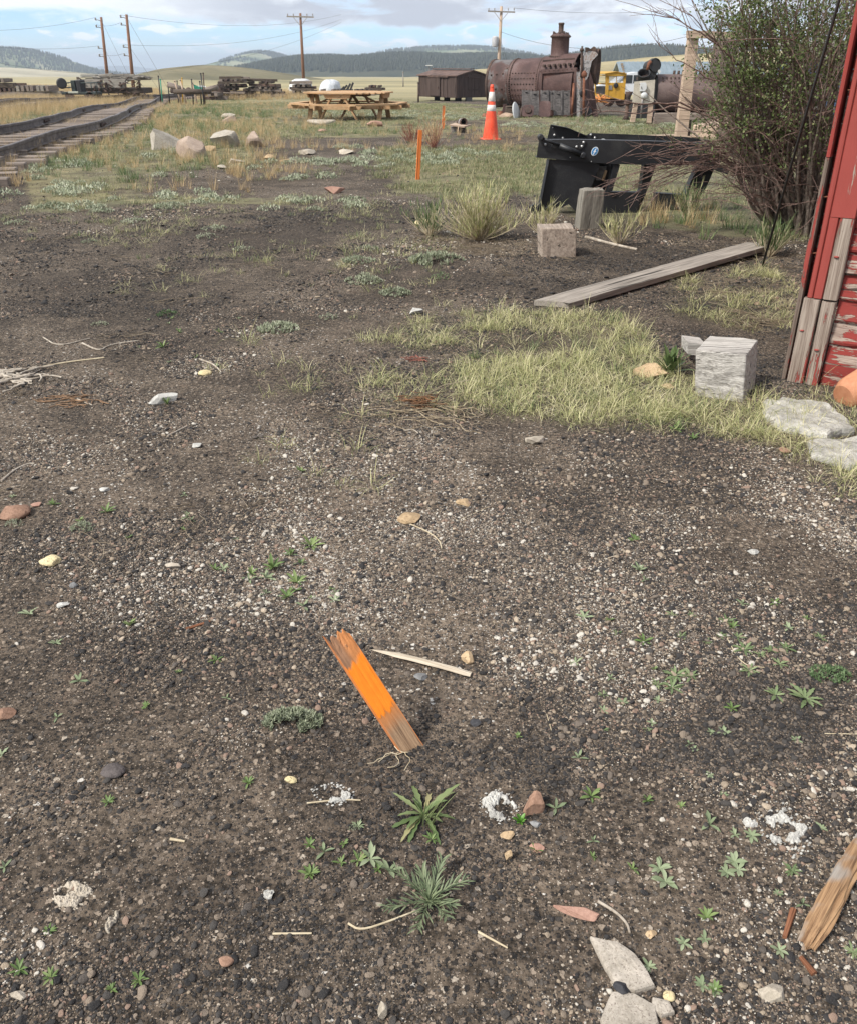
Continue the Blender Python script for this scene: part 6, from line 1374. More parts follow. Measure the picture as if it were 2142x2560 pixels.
# ------------------------------------------------------------------ red shed corner
def shed():
    RED = (.29,.058,.048)
    TR = wood('red_trim_thick_paint', (.16,.12,.10), (.36,.30,.25), paint=RED, paint_amt=.88, gs=1.0, bump=.5, bd=.003, rough=.6)
    PEEL = wood('red_trim_peeling', (.13,.09,.07), (.38,.32,.27), paint=RED, paint_amt=.30, gs=1.0, bump=1.0, bd=.004)
    SID = wood('red_siding', (.14,.09,.075), (.40,.32,.27), paint=(.25,.042,.036), paint_amt=.54, gs=1.3, bump=1.0, bd=.004)
    EDGE = wood('weathered_edge', (.07,.05,.04), (.22,.17,.14), paint=RED, paint_amt=.42, gs=1.2, bump=1.0)
    c = at(1951, 946); c.z = H0(c.x, c.y); u = Vector((.850,-.527,0)).normalized(); n = Vector((-u.y*-1, -u.x, 0)); n = Vector((u.y, -u.x, 0))  # towards the camera
    if n.y > 0: n = -n
    bk = -n; z0 = c.z-.03
    t = thing('red_shed', c, 'peeling red painted wooden shed corner at the right edge', 'shed')
    Q = lambda a, b, h: Vector((c.x, c.y, z0))+u*(a*.70 if a > 0 else a)+n*b+Vector((0,0,h))
    TOP = 3.3
    def board(a0, a1, h0, h1, b0, th, mat, nm, jit=0, par=t, seg=26, wav=.004):
        mb = MB(); vs = []; fs = []; G_ = []; o_ = random.uniform(0, 40); m_ = 8
        for i in range(seg+1):
            f = i/seg; h = h0+(h1-h0)*f; w0 = (float(fbm(o_+h*5, 1.3, 3))-.5)*wav*2; w1 = (float(fbm(o_+h*5, 9.3, 3))-.5)*wav*2
            row = [(a0+w0, b0), (a0+w0, b0+th*.8), (a0+w0+.006, b0+th), ((a0+a1)/2, b0+th+.001), (a1+w1-.006, b0+th), (a1+w1, b0+th*.8), (a1+w1, b0), ((a0+a1)/2, b0)]
            for (a, b) in row: vs.append(Q(a, b, h)); G_.append((h+o_, a, b))
        for i in range(seg):
            for k in range(m_): fs.append((i*m_+k, (i+1)*m_+k, (i+1)*m_+(k+1) % m_, i*m_+(k+1) % m_))
        fs.append(tuple(range(m_))); fs.append(tuple(range(seg*m_, seg*m_+m_))[::-1])
        mb.add(vs, fs, G_); return mb.build(nm, mat, par)
    # loose outer board: the edge of the far wall's corner board
    board(0, .036, .0, 1.02, -.10, .11, EDGE, 'outer_board', wav=.005)
    board(.002, .036, 1.023, TOP, -.10, .11, PEEL2, 'outer_board', wav=.004)
    # upper corner board with thick crackled paint, lower patch boards
    jz = P(2010, 741, c.y).z-z0
    board(.064, .098, jz+.004, TOP, -.02, .03, TR, 'corner_strip'); 
    board(.100, .250, jz+.36, TOP, -.02, .042, TR, 'corner_board')
    board(.100, .158, jz+.006, jz+.358, -.02, .040, TR, 'corner_board'); board(.160, .250, jz+.006, jz+.357, -.02, .042, PEEL, 'corner_board')
    board(.046, .150, .02, jz, -.02, .048, PEEL, 'lower_corner_board', wav=.006); board(.158, .243, .0, jz-.004, -.02, .046, PEEL, 'lower_corner_board', wav=.006)
    mb = MB(); mb.box(Q(2.70, -1.65, TOP/2+.05), (3.30, 3.1, TOP-.1), Matrix.Rotation(math.atan2(u.y, u.x), 3, 'Z')); mb.build('wall_core', plain('red_core', (.16,.03,.026), .8), t)
    # lapped siding
    mb = MB(); h = .13; i = 0
    mb.beam(Q(.25, -.025, .065), Q(3.4, -.025, .065), .03, .13, (0,0,1))
    while h < TOP:
        e = random.choice((.105, .11, .095, .10)); N_ = 60
        vs = []; fs = []; G_ = []; o_ = random.uniform(0, 50)
        for k in range(N_+1):
            a = .252+(3.1)*(k/N_)**1.6; ch = (float(fbm(o_+a*9, .5+i, 3))-.5)*.012
            for (b, z) in ((-.04, h+e+.02), (-.028, h+e+.004), (-.010+.002, h+.006+ch*.3), (-.012, h-.004+ch), (-.04, h+ch)): vs.append(Q(a, b, z)); G_.append((a+o_, z, b))
        for k in range(N_):
            for j in range(4): fs.append((k*5+j, k*5+j+1, (k+1)*5+j+1, (k+1)*5+j))
        mb.add(vs, fs, G_); h += e; i += 1
    mb.build('lap_siding', SID, t)
    mb = MB(); h = .1
    while h < TOP:
        mb.beam(Q(.03, -.12, h+.05), Q(.03, -3.1, h+.05), .02, .1, (0,0,1)); h += .105
    mb.build('side_siding', SID, t)
    mb = MB(); mb.prism([Q(-.3, .35, TOP), Q(-.3, -1.6, TOP+1.3), Q(-.3, -3.5, TOP), Q(-.3, -3.5, TOP+.06), Q(-.3, -1.6, TOP+1.38), Q(-.3, .35, TOP+.06)], u*4.2); mb.build('roof', W_DARK, t)
    for (a, hh) in ((.03, .62), (.03, .86), (.05, 1.28), (.052, 1.72)): mb = MB(); mb.tube([Q(a, -.01, hh), Q(a+.05, -.014, hh+.004)], .0032, 6); mb.build('nail', RUSTR, t)
    for (a, hh) in ((.075, .28), (.19, .20), (.19, .62), (.12, 1.35), (.20, 1.05)): mb = MB(); V, F = rockverts(2, 0, .2, int(hh*100), .5); V = V*[.011,.011,.009]+np.array(Q(a, .027 if hh < jz else .024, hh)); mb.add(V, F, None, True); mb.build('knot', TR, t)
PEEL2 = wood('edge_red_mix', (.12,.09,.07), (.34,.28,.23), paint=(.28,.05,.042), paint_amt=.95, gs=1.0, bump=.8)
shed()
# terracotta pipe stub at the right edge
g = at(2125, 1008); mb = MB(); ax = Vector((.9,.42,.30)).normalized(); mb.lathe([(.055,-.06),(.075,-.02),(.082,.10),(.085,.5),(.07,.5)], g+Vector((0,0,.055)), ax, 28); tag(mb.build('clay_pipe', mottled('terracotta', [(0,(.36,.14,.07)),(1,(.52,.25,.14))], 5, .7, 0, .2, .003)), 'orange clay pipe lying against the foot of the red wall', 'pipe')
# dark guy rod
a = at(1903, 664); b = P(2102, -20, 5.3); e = b+(b-a)*.55; mb = MB(); mb.tube([a-Vector((0,0,.05)), a.lerp(e, .4)+Vector((0,0,-.01)), e], .0085, 8); tag(mb.build('guy_rod', plain('rod_dark', (.03,.028,.028), .6)), 'thin dark guy rod slanting up in front of the bush', 'rod')
# ------------------------------------------------------------------ the big bush
def bush():
    bark = mottled('bush_bark', [(0,(.085,.065,.055)),(.5,(.18,.145,.12)),(1,(.32,.27,.225))], 30, .85, 0, .4, .003, 120); twig = mottled('twig_red', [(0,(.10,.065,.055)),(.6,(.20,.13,.11)),(1,(.36,.26,.21))], 20, .7, 0, .2, .002, 100)
    LF = leafmat('bush_leaf', [(0,(.055,.08,.028)),(.5,(.11,.15,.05)),(.85,(.19,.23,.09)),(1,(.31,.34,.16))], False, .45, .3)
    base = Vector((3.40, 7.95, 0)); base.z = H0(base.x, base.y)
    t = thing('leafy_bush', base, 'large tangled bush with many bare stems and small green leaves left of the red wall', 'bush')
    ST = MB(); TW = MB(); LV = []
    def grow(p, d, L_, r_, seg, droop, wob):
        pts = [p.copy()]; d = d.normalized()
        for i in range(seg):
            d = (d+Vector((random.gauss(0, wob), random.gauss(0, wob), random.gauss(0, wob)-droop))).normalized(); p = p+d*L_/seg; pts.append(p.copy())
        return pts, d
    def rads(r0, r1, n_): return [r0+(r1-r0)*i/(n_-1) for i in range(n_)]
    r_s = random.Random(5); random.seed(15)
    leafy = lambda p: 1.0
    for s in range(120):
        a = random.uniform(0, 6.283); lean = random.triangular(.05, 1.05, .35)
        # more stems lean left and towards the camera, as in the picture
        if random.random() < .55: a = random.uniform(2.3, 4.4)
        b = base+Vector((math.cos(a)*random.uniform(0, .38), math.sin(a)*random.uniform(0, .30), -.04))
        d = Vector((math.cos(a)*math.sin(lean), math.sin(a)*math.sin(lean)*.8, math.cos(lean))); L_ = random.uniform(2.2, 4.0)*(1-.36*lean)
        if lean > .75: L_ *= .7
        r0 = random.choice((.010, .013, .018, .026)); L_ *= (1 if math.cos(a) > -.1 else .72)
        pts, _ = grow(b, d, L_, r0, 14, random.uniform(-.035, .02), .055); ST.tube(pts, rads(r0, .0035, len(pts)), 6 if r0 > .012 else 5, False)
        if s > 10 and min(q_.x for q_ in pts) < 2.30: continue
        for k in range(random.randint(6, 10)):
            i = random.randint(4, 13); p = pts[i]; dd = (pts[i]-pts[i-1]).normalized(); sd = Vector((random.gauss(0,1)-.25, random.gauss(0,1), random.gauss(.3,.6))).normalized()
            l2 = random.uniform(.25, .8)*(1 if p.x > 2.7 else .5); q, e = grow(p, dd*.7+sd*.8, l2, .004, 6, .0, .12); TW.tube(q, rads(.0045, .0015, 7), 4, False)
            for m_ in range(3):
                j = random.randint(2, 6); q2, _ = grow(q[j], (q[j]-q[j-1]).normalized()+Vector((random.gauss(0,.7), random.gauss(0,.7), random.gauss(.1,.6))), random.uniform(.1, .3), .002, 3, 0, .15); TW.tube(q2, rads(.0022, .0012, 4), 3, False)
                LV.append((q2[-1], .06)); LV.append((q2[1], .05))
            LV.append((q[-1], .07)); LV.append((q[3], .06))
    tag_ = ST.build('stems', bark, t)
    # bare arching branches on the left side
    BR_ = MB()
    def arch(pxs, ys, r0, subs, fan=.5):
        pts = [P(a, b, y) for (a, b), y in zip(pxs, ys)]; out = []
        for i in range(len(pts)-1):
            for k in range(4): f = k/4; out.append(pts[i].lerp(pts[i+1], f)+Vector([random.gauss(0,.008) for _ in range(3)]))
        out.append(pts[-1]); BR_.tube(out, rads(r0, .0015, len(out)), 5, False)
        for _ in range(subs):
            i = random.randint(1, len(out)-2); d = (out[i+1]-out[i]).normalized(); q, _e = grow(out[i], d+Vector((random.gauss(0,fan*.5), random.gauss(0,fan), random.gauss(0,fan))), random.uniform(.12, .45), .002, 5, -.01, .09)
            BR_.tube(q, rads(.003, .0012, 6), 4, False)
            if random.random() < .6: q2, _e = grow(q[2], (q[3]-q[2])+Vector((random.gauss(0,.05), random.gauss(0,.05), random.gauss(0,.08))), random.uniform(.06, .2), .002, 3, 0, .1); BR_.tube(q2, rads(.002, .001, 4), 3, False)
    ys = (7.95, 7.9, 7.8, 7.7)
    for k in range(11):
        o = random.uniform(-14, 14); o2 = random.uniform(-40, 36); s_ = random.uniform(1480, 1640)
        arch([(1960+random.uniform(-30,30), 480), (1800, 400+o*1.2), (1680+o, 425+o2*.5), (s_, 470+o2)], ys, .006, 8, .35)
    for k in range(7):
        o = random.uniform(-20, 20); arch([(1970, 430), (1850, 360+o), (1720, 372+o*.9), (random.uniform(1560, 1650), 385+o*1.6)], ys, .007, 7, .35)
    arch([(1980,380),(1850,300),(1700,259),(1580,255),(1462,245)], (7.95,7.9,7.8,7.7,7.6), .014, 12, .35)
    arch([(1990,400),(1860,330),(1690,262),(1620,280),(1500,276),(1465,268)], (7.95,7.9,7.8,7.7,7.6,7.5), .011, 10, .3)
    arch([(1990,380),(1900,200),(1790,110),(1710,60),(1640,27)], (7.95,7.9,7.8,7.8,7.8), .012, 12, .3); arch([(1980,360),(1880,240),(1760,190),(1690,150),(1640,100)], (7.95,7.9,7.8,7.8,7.8), .010, 9, .3); arch([(1990,360),(1860,180),(1760,70),(1700,10)], (7.95,7.9,7.8,7.8), .011, 10, .3)
    arch([(1985,520),(1900,488),(1800,482),(1720,470)], (7.9,7.75,7.7,7.6), .007, 6, .2)
    BR_.build('bare_branches', twig, t); TW.build('twigs', twig, t)
    # leaves: clusters on the twig tips, thinned into clumps
    pts = np.array([tuple(p) for p, r_ in LV]); keep = []
    rel = pts-np.array(base)
    dens = fbm(rel[:,0]*3.2+rel[:,1]*2+10, rel[:,2]*3.2, 3); left = np.clip(.75-(rel[:,0]*.42), .22, 1.25); low = np.clip((rel[:,2]-.55)/.8, 0, 1)
    keep = (pts[:,0] > 2.2+.15*np.sin(pts[:,2]*7)) & (rng.random(len(pts)) < np.clip((dens-.43)*6.5, 0, 1)*left*low)
    C = pts[keep]; n_ = len(C)*12; c = np.repeat(C, 12, 0)+rng.normal(0, .04, (n_, 3)); L_ = rng.uniform(.013, .028, n_)
    a = rng.normal(size=(n_, 3)); a[:,2] += .3; a /= np.linalg.norm(a, axis=1)[:,None]; b = np.cross(a, rng.normal(size=(n_, 3))); b /= np.linalg.norm(b, axis=1)[:,None]; nn = np.cross(a, b)
    V = np.stack([c-a*L_[:,None]*.5, c+b*L_[:,None]*.40-a*L_[:,None]*.08+nn*L_[:,None]*.1, c+a*L_[:,None]*.5, c-b*L_[:,None]*.40-a*L_[:,None]*.08+nn*L_[:,None]*.1], 1).reshape(-1, 3)
    F = np.arange(n_*4).reshape(-1, 4); me = bpy.data.meshes.new('foliage'); V = V-np.array(base); me.from_pydata(V.tolist(), [], F.tolist())
    q = me.attributes.new('tone', 'FLOAT', 'POINT'); tn = np.repeat(np.clip(rng.normal(.45, .25, n_), 0, 1), 4); q.data.foreach_set('value', tn.astype(np.float32)); me.materials.append(LF); o = bpy.data.objects.new('foliage', me); COL.objects.link(o); o.parent = t
    print('bush leaves', n_)
bush()
random.seed(99)
# ------------------------------------------------------------------ bunch grass shrub in the middle
def bunch(px, py, rad_px, label, ns, hgt, mats, spread=1.0, name='bunch_plant', cat='plant'):
    g = at(px, py); dep = g.y*.886+.62; r_ = rad_px/2142*dep; t = thing(name, g, label, cat); A = MB(); B = MB()
    for i in range(ns):
        a = random.uniform(0, 6.28); ln = random.uniform(.15, 1.15)*spread; L_ = hgt*random.uniform(.6, 1.05); p = g+Vector((math.cos(a), math.sin(a), 0))*random.uniform(0, .03); d = Vector((math.cos(a)*math.sin(ln), math.sin(a)*math.sin(ln), math.cos(ln))); q = [p]
        for k in range(6): d = (d+Vector((random.gauss(0,.06), random.gauss(0,.06), .06))).normalized(); p = p+d*L_/6; q.append(p)
        A.tube(q, [.0042-.0004*k for k in range(7)], 4, False)
        for m_ in range(12):
            j = random.randint(2, 6); az_ = math.atan2(d.y, d.x)+random.gauss(0, .8); blade(B, q[j], az_, random.uniform(.1, .9), random.uniform(.05, .13), .005, random.uniform(-.4, .6), random.random(), 3)
    A.build('stems', mats[0], t); B.build('foliage', mats[1], t); return t
STRAW = mottled('straw_stem', [(0,(.34,.27,.17)),(1,(.62,.54,.39))], 9, .8, 0, .1, .001); REDST = mottled('red_twig', [(0,(.14,.045,.035)),(1,(.36,.15,.11))], 9, .8, 0, .1, .001)
bunch(1198, 600, 130, 'big clump of pale stems with yellow green leaves left of the tan block', 170, .44, (STRAW, G_YEL), 1.22)
bunch(1085, 372, 60, 'straw tuft over red twigs behind the nearer orange stake', 50, .55, (REDST, G_TAN), 1.0)
bunch(1035, 357, 60, 'low tangle of red twigs left of the straw tuft', 45, .35, (REDST, G_RED), 1.35)
bunch(1075, 590, 60, 'smaller yellow green tussock at the left of the big pale clump', 40, .30, (STRAW, G_GRN), 1.0)
bunch(1715, 545, 40, 'dense dark green tuft between plank and bush', 40, .28, (STRAW, G_GRN), .8); bunch(1920, 640, 50, 'leafy green tuft by the far end of the plank', 45, .26, (STRAW, G_GRN), .8)
bunch(1360, 590, 35, 'yellow tussock just behind the tan block', 26, .28, (STRAW, G_YEL), .9); bunch(1545, 610, 40, 'spiky tussock right of the grey post stub', 26, .24, (STRAW, G_YEL), 1.0)
# ------------------------------------------------------------------ stones
def stonemat(nm, c0, c1, bump=.5, scale=9, spot=None):
    m, t, b = newmat(nm); n = N(t); v = n.attr('gc').outputs['Vector']; a = n.noise(v, scale, 6, .65, .3); f = n.noise(v, scale*14, 4, .75)
    c = n.mix(n.step(n.m('ADD', n.m('MULTIPLY', a, .55), n.m('MULTIPLY', f, .45)), .33, .66), c0, c1)
    if spot: c = n.mix(n.step(n.noise(v, scale*22, 2), .60, .64, 0, .8), c, spot)
    n.link(c, b.inputs['Base Color']); b.inputs['Roughness'].default_value = .9; b.inputs['Specular IOR Level'].default_value = .25
    n.link(n.bump(n.m('ADD', a, n.m('MULTIPLY', f, .5)), bump, .006), b.inputs['Normal']); return m
SM = dict(slabgrey=stonemat('slab_grey', (.22,.21,.19), (.56,.54,.49), 1.0, 18, (.14,.13,.12)), brown=stonemat('brown_stone', (.16,.09,.06), (.34,.21,.15)), tan=stonemat('tan_stone', (.30,.21,.12), (.50,.37,.23), spot=(.2,.13,.08)), yellow=stonemat('yellow_stone', (.45,.37,.20), (.66,.56,.34), spot=(.15,.12,.08)), pale=stonemat('pale_stone', (.27,.235,.185), (.52,.46,.38), .9), white=stonemat('white_stone', (.30,.29,.27), (.62,.61,.57), 1.0, 16), grey=stonemat('grey_stone', (.13,.13,.13), (.26,.26,.26)), dark=stonemat('dark_stone', (.022,.023,.027), (.06,.06,.065)), pink=stonemat('pink_stone', (.27,.15,.115), (.42,.26,.20)), granite=stonemat('granite_slab', (.26,.23,.19), (.48,.43,.37), .5, 14, (.16,.13,.11)), boulder=stonemat('boulder_grey', (.22,.195,.16), (.42,.385,.33), .6, 4), boulderp=stonemat('boulder_pink', (.22,.165,.13), (.40,.315,.255), .6, 4), scoria=stonemat('scoria', (.04,.035,.035), (.14,.12,.115), 1.0, 18))
_sd = [500]
def stone(px, py, wpx, hpx, kind, label, cuts=4, rough=.10, name='stone', sub=4, flat=None, group=None, sink=.2, dpt=.8, rz=None):
    """centre of the stone in 1757-wide display px, apparent width and height"""
    px, py, wpx, hpx = px*D, py*D, wpx*D, hpx*D
    g = at(px, py+hpx*.35); dep = g.y*.886+.62; sc = dep/2142; _sd[0] += 1
    w_ = wpx*sc; el_ = math.atan2(HC, g.y); dpt = max(.25, min(1.0, hpx*sc*.8/max(.18, math.sin(el_))/w_)) if name == 'stone' and rz is None else dpt; hh = hpx*sc/math.cos(el_)*1.35 if name == 'boulder' else max(.38*min(w_, w_*dpt*1.6), (hpx*sc-w_*dpt*math.sin(el_)*.8)/max(.35, math.cos(el_))) if flat is None else flat*w_
    V, F = rockverts(sub, cuts, rough, _sd[0], 1.0, (.1 if name == 'boulder' else .30) if cuts > 3 else .55); V = V/np.abs(V).max(0)*[w_/2, w_*dpt/2, hh/2]
    a = random.uniform(-.35, .35) if rz is None else rz; ca, sa = math.cos(a), math.sin(a); V = np.stack([V[:,0]*ca-V[:,1]*sa, V[:,0]*sa+V[:,1]*ca, V[:,2]], 1)
    sink = .36 if name == 'boulder' else sink; mb = MB(); q = V+np.array([g.x, g.y, g.z+hh*(.5-sink)]); mb.add(q, F, q+_sd[0]*3.1, cuts < 3); o = mb.build(name, SM[kind]); tag(o, label, name, group); return o
B = 'boulders beside the track grass'
stone(350, 289, 74, 46, 'boulder', 'pointed grey boulder, leftmost and tallest of the boulders', 8, .06, 'boulder', group=B); stone(391, 306, 66, 44, 'boulderp', 'pinkish rounded boulder leaning in front of the pointed grey one', 7, .05, 'boulder', group=B)
stone(467, 288, 58, 36, 'boulder', 'grey squared boulder between the two pinkish ones', 6, .04, 'boulder', group=B); stone(524, 289, 38, 34, 'boulderp', 'small pinkish upright boulder, rightmost of the group', 7, .05, 'boulder', group=B)
stone(472, 247, 30, 16, 'boulderp', 'small squared pinkish block in the grass behind the boulders', 6, .03, 'boulder'); stone(470, 240, 30, 6, 'pale', 'flat pale stone behind the small squared block', 4)
for l in [(712,311,30,12,'pale','pale stone right of the boulders, on bare soil'), (632,314,34,8,'pale','long flat pale stone between boulders and pale stone'), (487,331,34,14,'pale','pale stone in front of the grey squared boulder'), (552,322,26,14,'tan','tan stone in front of the small pinkish boulder'), (663,268,20,8,'pink','small pink stone left of the table front'), (770,256,36,9,'pink','flat reddish slab right below the picnic table'), (688,393,44,7,'pink','flat brick coloured stone at the edge of the cinders'), (865,453,30,18,'yellow','yellow stone at the left of the big pale clump'), (432,304,26,14,'tan','tan stone tucked between two boulders'), (455,343,24,8,'pale','small pale stone below the boulders'), (585,330,22,8,'tan','small tan stone on the bare strip'), (660,255,60,5,'pale','thin strip of pale stones before the table'),
          (1335,762,78,24,'tan','yellowish rough stone half hidden in grass left of the bleached block'), (1368,790,26,16,'tan','smaller tan stone beside the rosette near the bleached block'),
          (853,637,30,14,'white','white stone on the cinders left of the lawn patch'), (422,763,26,12,'yellow','cream coloured stone above the long white one'), (1097,901,44,17,'pale','pale angular stone below the lawn patch'),
          (33,1041,62,42,'brown','large round brown stone at the left edge'), (105,1143,38,32,'yellow','yellow speckled stone below the brown one'), (358,1156,34,15,'pale','pale oval pebble in the left middle gravel'), (840,1056,44,28,'tan','tan angular stone in the centre of the gravel'), (948,1027,28,19,'tan','smaller tan stone up right of the angular one'),
          (958,1345,27,34,'tan','tan pointed stone right of the wood splinter'), (862,1384,28,18,'grey','grey stone just under the wood splinter'), (975,1476,24,20,'dark','dark stone right of the broken orange stake'), (1094,1640,42,60,'brown','upright brown stone right of the white lumps'), (1097,1685,26,16,'grey','smooth grey pebble below the upright brown stone'), (1040,1709,30,20,'tan','tan pebble left of the smooth grey one'), (1100,1732,32,22,'pink','pink angular pebble below the grey one'), (1041,1752,16,26,'tan','narrow tan pebble below the tan one'),
          (1180,1866,96,27,'pink','long flat reddish stone near the bottom'), (1580,2026,54,40,'pale','rough pale stone right of the big slabs'), (1370,2037,26,26,'yellow','round yellow pebble beside the big slab'), (1272,2018,36,42,'dark','black angular stone lying on the big pale slab'), (235,1573,48,34,'scoria','dark porous clinker at the lower left'), (598,1596,26,16,'yellow','small ochre stone left of the broken stake'), (465,1966,32,24,'brown','brown pebble at the bottom left'), (785,2070,20,44,'pale','narrow grey white stone at the bottom centre'), (1543,1130,26,10,'white','white chip in the right middle gravel'), (12,1457,44,26,'brown','reddish brown stone cut by the left edge'), (131,1238,26,12,'white','pale glassy shard on the left gravel'), (40,2036,34,22,'pale','pale pebble in the bottom left corner'), (1335,1912,26,18,'tan','tan pebble right of the long reddish stone'), (215,1002,22,10,'white','white chip above the brown boulder row'),(152,1197,18,16,'grey','round grey pebble below the yellow speckled stone'), (75,1032,20,14,'pink','pink pebble beside the large brown stone'), (1608,921,24,14,'brown','brown stone below the white slab'), (405,912,22,9,'white','white chip in the dark gravel left of centre')]:
    stone(*l[:6], cuts=12 if l[4] in ('tan','pale','pink','dark','white') or 'upright' in l[5] or 'flat' in l[5] else 3, rough=.10, sub=4 if l[1] > 700 else 3)
def slab(pts, th, kind, label, name='stone_slab', up=.0, nz=.02):
    P_ = [at(a*D, b*D) for a, b in pts]; c = sum(P_, Vector())/len(P_); mb = MB(); rings = 7; vs = []; n_ = len(P_)*6; out = []
    for i in range(len(P_)):
        a, b = P_[i], P_[(i+1) % len(P_)]
        for k in range(6): f = k/6; q = a.lerp(b, f); e = (q-c); out.append(c+e*(1+(float(fbm(q.x*22, q.y*22, 3))-.5)*.22))
    z = c.z
    for (s, h) in ((1.0, -.02), (1.01, th*.35), (.985, th*.8), (.94, th), (.8, th*1.05), (.6, th*1.1), (.4, th*1.05), (.2, th*1.1)):
        for q in out: e = c+(q-c)*s; vs.append(Vector((e.x, e.y, z+h+up+(float(fbm(e.x*18, e.y*18, 4))-.5)*nz*(1 if s < .99 else .3))))
    vs.append(Vector((c.x, c.y, z+th*1.08+up))); fs = []
    for r_ in range(7):
        for k in range(n_): fs.append((r_*n_+k, r_*n_+(k+1) % n_, (r_+1)*n_+(k+1) % n_, (r_+1)*n_+k))
    for k in range(n_): fs.append((7*n_+k, 7*n_+(k+1) % n_, 8*n_))
    mb.add(vs, fs, [v*1.0 for v in vs]); o = mb.build(name, SM[kind]); tag(o, label, 'stone slab'); return o
slab([(1210,1927),(1262,1935),(1300,1965),(1330,2005),(1340,2028),(1300,2040),(1262,2030),(1238,1990),(1225,1960)], .012, 'granite', 'pointed pale granite slab near the bottom, above the other slab', nz=.008)
slab([(1252,2040),(1300,2045),(1345,2070),(1352,2105),(1330,2125),(1230,2125),(1228,2095)], .012, 'granite', 'pale granite slab cut by the bottom edge', nz=.008); slab([(1335,2052),(1370,2060),(1382,2082),(1355,2090),(1332,2075)], .010, 'granite', 'small pale slab fragment right of the bottom slab', nz=.006)
slab([(1562,832),(1600,822),(1690,838),(1730,860),(1745,890),(1690,905),(1600,885),(1565,862)], .030, 'slabgrey', 'long whitish stone slab at the foot of the red wall', nz=.035); slab([(1655,912),(1757,905),(1800,915),(1800,962),(1740,965),(1665,940)], .022, 'slabgrey', 'rough grey stone slab in front of the whitish one', nz=.03)
# whitish crusty lumps: many small nodules growing together
def crust(px, py, wpx, hpx, label, n_, rzz=0, kind='white'):
    g = at(px*D, py*D); sc = (g.y*.886+.62)/2142*D; w_, h_ = wpx*sc, hpx*sc/max(.3, math.sin(math.atan2(HC, g.y))); mb = MB(); o_ = random.uniform(0, 30); K = 70
    U, V_ = np.meshgrid(np.linspace(-1, 1, K), np.linspace(-1, 1, K), indexing='ij'); x, y = U*w_/2, V_*h_/2; rr = np.sqrt(U*U+V_*V_)
    m = fbm(o_+x*38, y*38, 4)*1.15-.42-.42*rr**3; lump = np.abs(fbm(o_+x*160+5, y*160, 3)-.5)*2
    hgt = np.clip(m*6, 0, 1)**.5*(.003+.009*(1-lump))+np.clip(m, -.05, .1)*.008; ca, sa = math.cos(rzz), math.sin(rzz); X_, Y_ = g.x+x*ca-y*sa, g.y+x*sa+y*ca; Z_ = hz(X_, Y_)+hgt-.002
    keep = (m > -.01) & (rr < 1); ids = -np.ones((K, K), int); ids.ravel()[:] = np.arange(K*K)
    F = [(ids[i, j], ids[i+1, j], ids[i+1, j+1], ids[i, j+1]) for i in range(K-1) for j in range(K-1) if keep[i, j] and keep[i+1, j] and keep[i+1, j+1] and keep[i, j+1]]
    us = sorted({k for f in F for k in f}); mp = {k: i for i, k in enumerate(us)}; P_ = np.stack([X_.ravel(), Y_.ravel(), Z_.ravel()], 1)[us]; mb.add(P_, [[mp[k] for k in f] for f in F], None, False)
    VV, FF = rockverts(1, 2, .22, int(px))
    for i in range(n_//3):
        r_ = random.uniform(.7, 1.15); a = random.uniform(0, 6.28); xx, yy = math.cos(a)*r_*w_/2, math.sin(a)*r_*h_/2; s_ = random.uniform(.2, 1)*w_*.035
        mb.add(VV*[s_*1.3, s_, s_*.7]+np.array([g.x+xx*ca-yy*sa, g.y+xx*sa+yy*ca, H0(g.x+xx, g.y+yy)+s_*.3]), FF, None, False)
    o = mb.build('white_crust', SM[kind]); tag(o, label, 'crusty lump', 'white crusty lumps in the gravel')
crust(682, 1628, 84, 40, 'white crusty lump left of the lobed rosette', 170, -.3); crust(1020, 1655, 78, 60, 'white crusty lump right of the lobed rosette', 170, .6); crust(1605, 1702, 100, 100, 'largest white crusty patch, right side of the gravel', 260, 0)
crust(150, 1836, 84, 52, 'crusty pale patch at the lower left', 150, 0, 'pale'); crust(232, 1890, 34, 60, 'narrow crusty pale patch right of the lower left one', 80, 0, 'pale'); crust(550, 1836, 28, 24, 'small white crusty knob left of the branching weed', 50); crust(1540, 1690, 40, 30, 'small white crusty bit left of the largest patch', 40)
stone(336, 815, 62, 26, 'white', 'long white rough stone with a green rosette growing at its right', 5, .16, sub=4, rz=.55, dpt=.35)
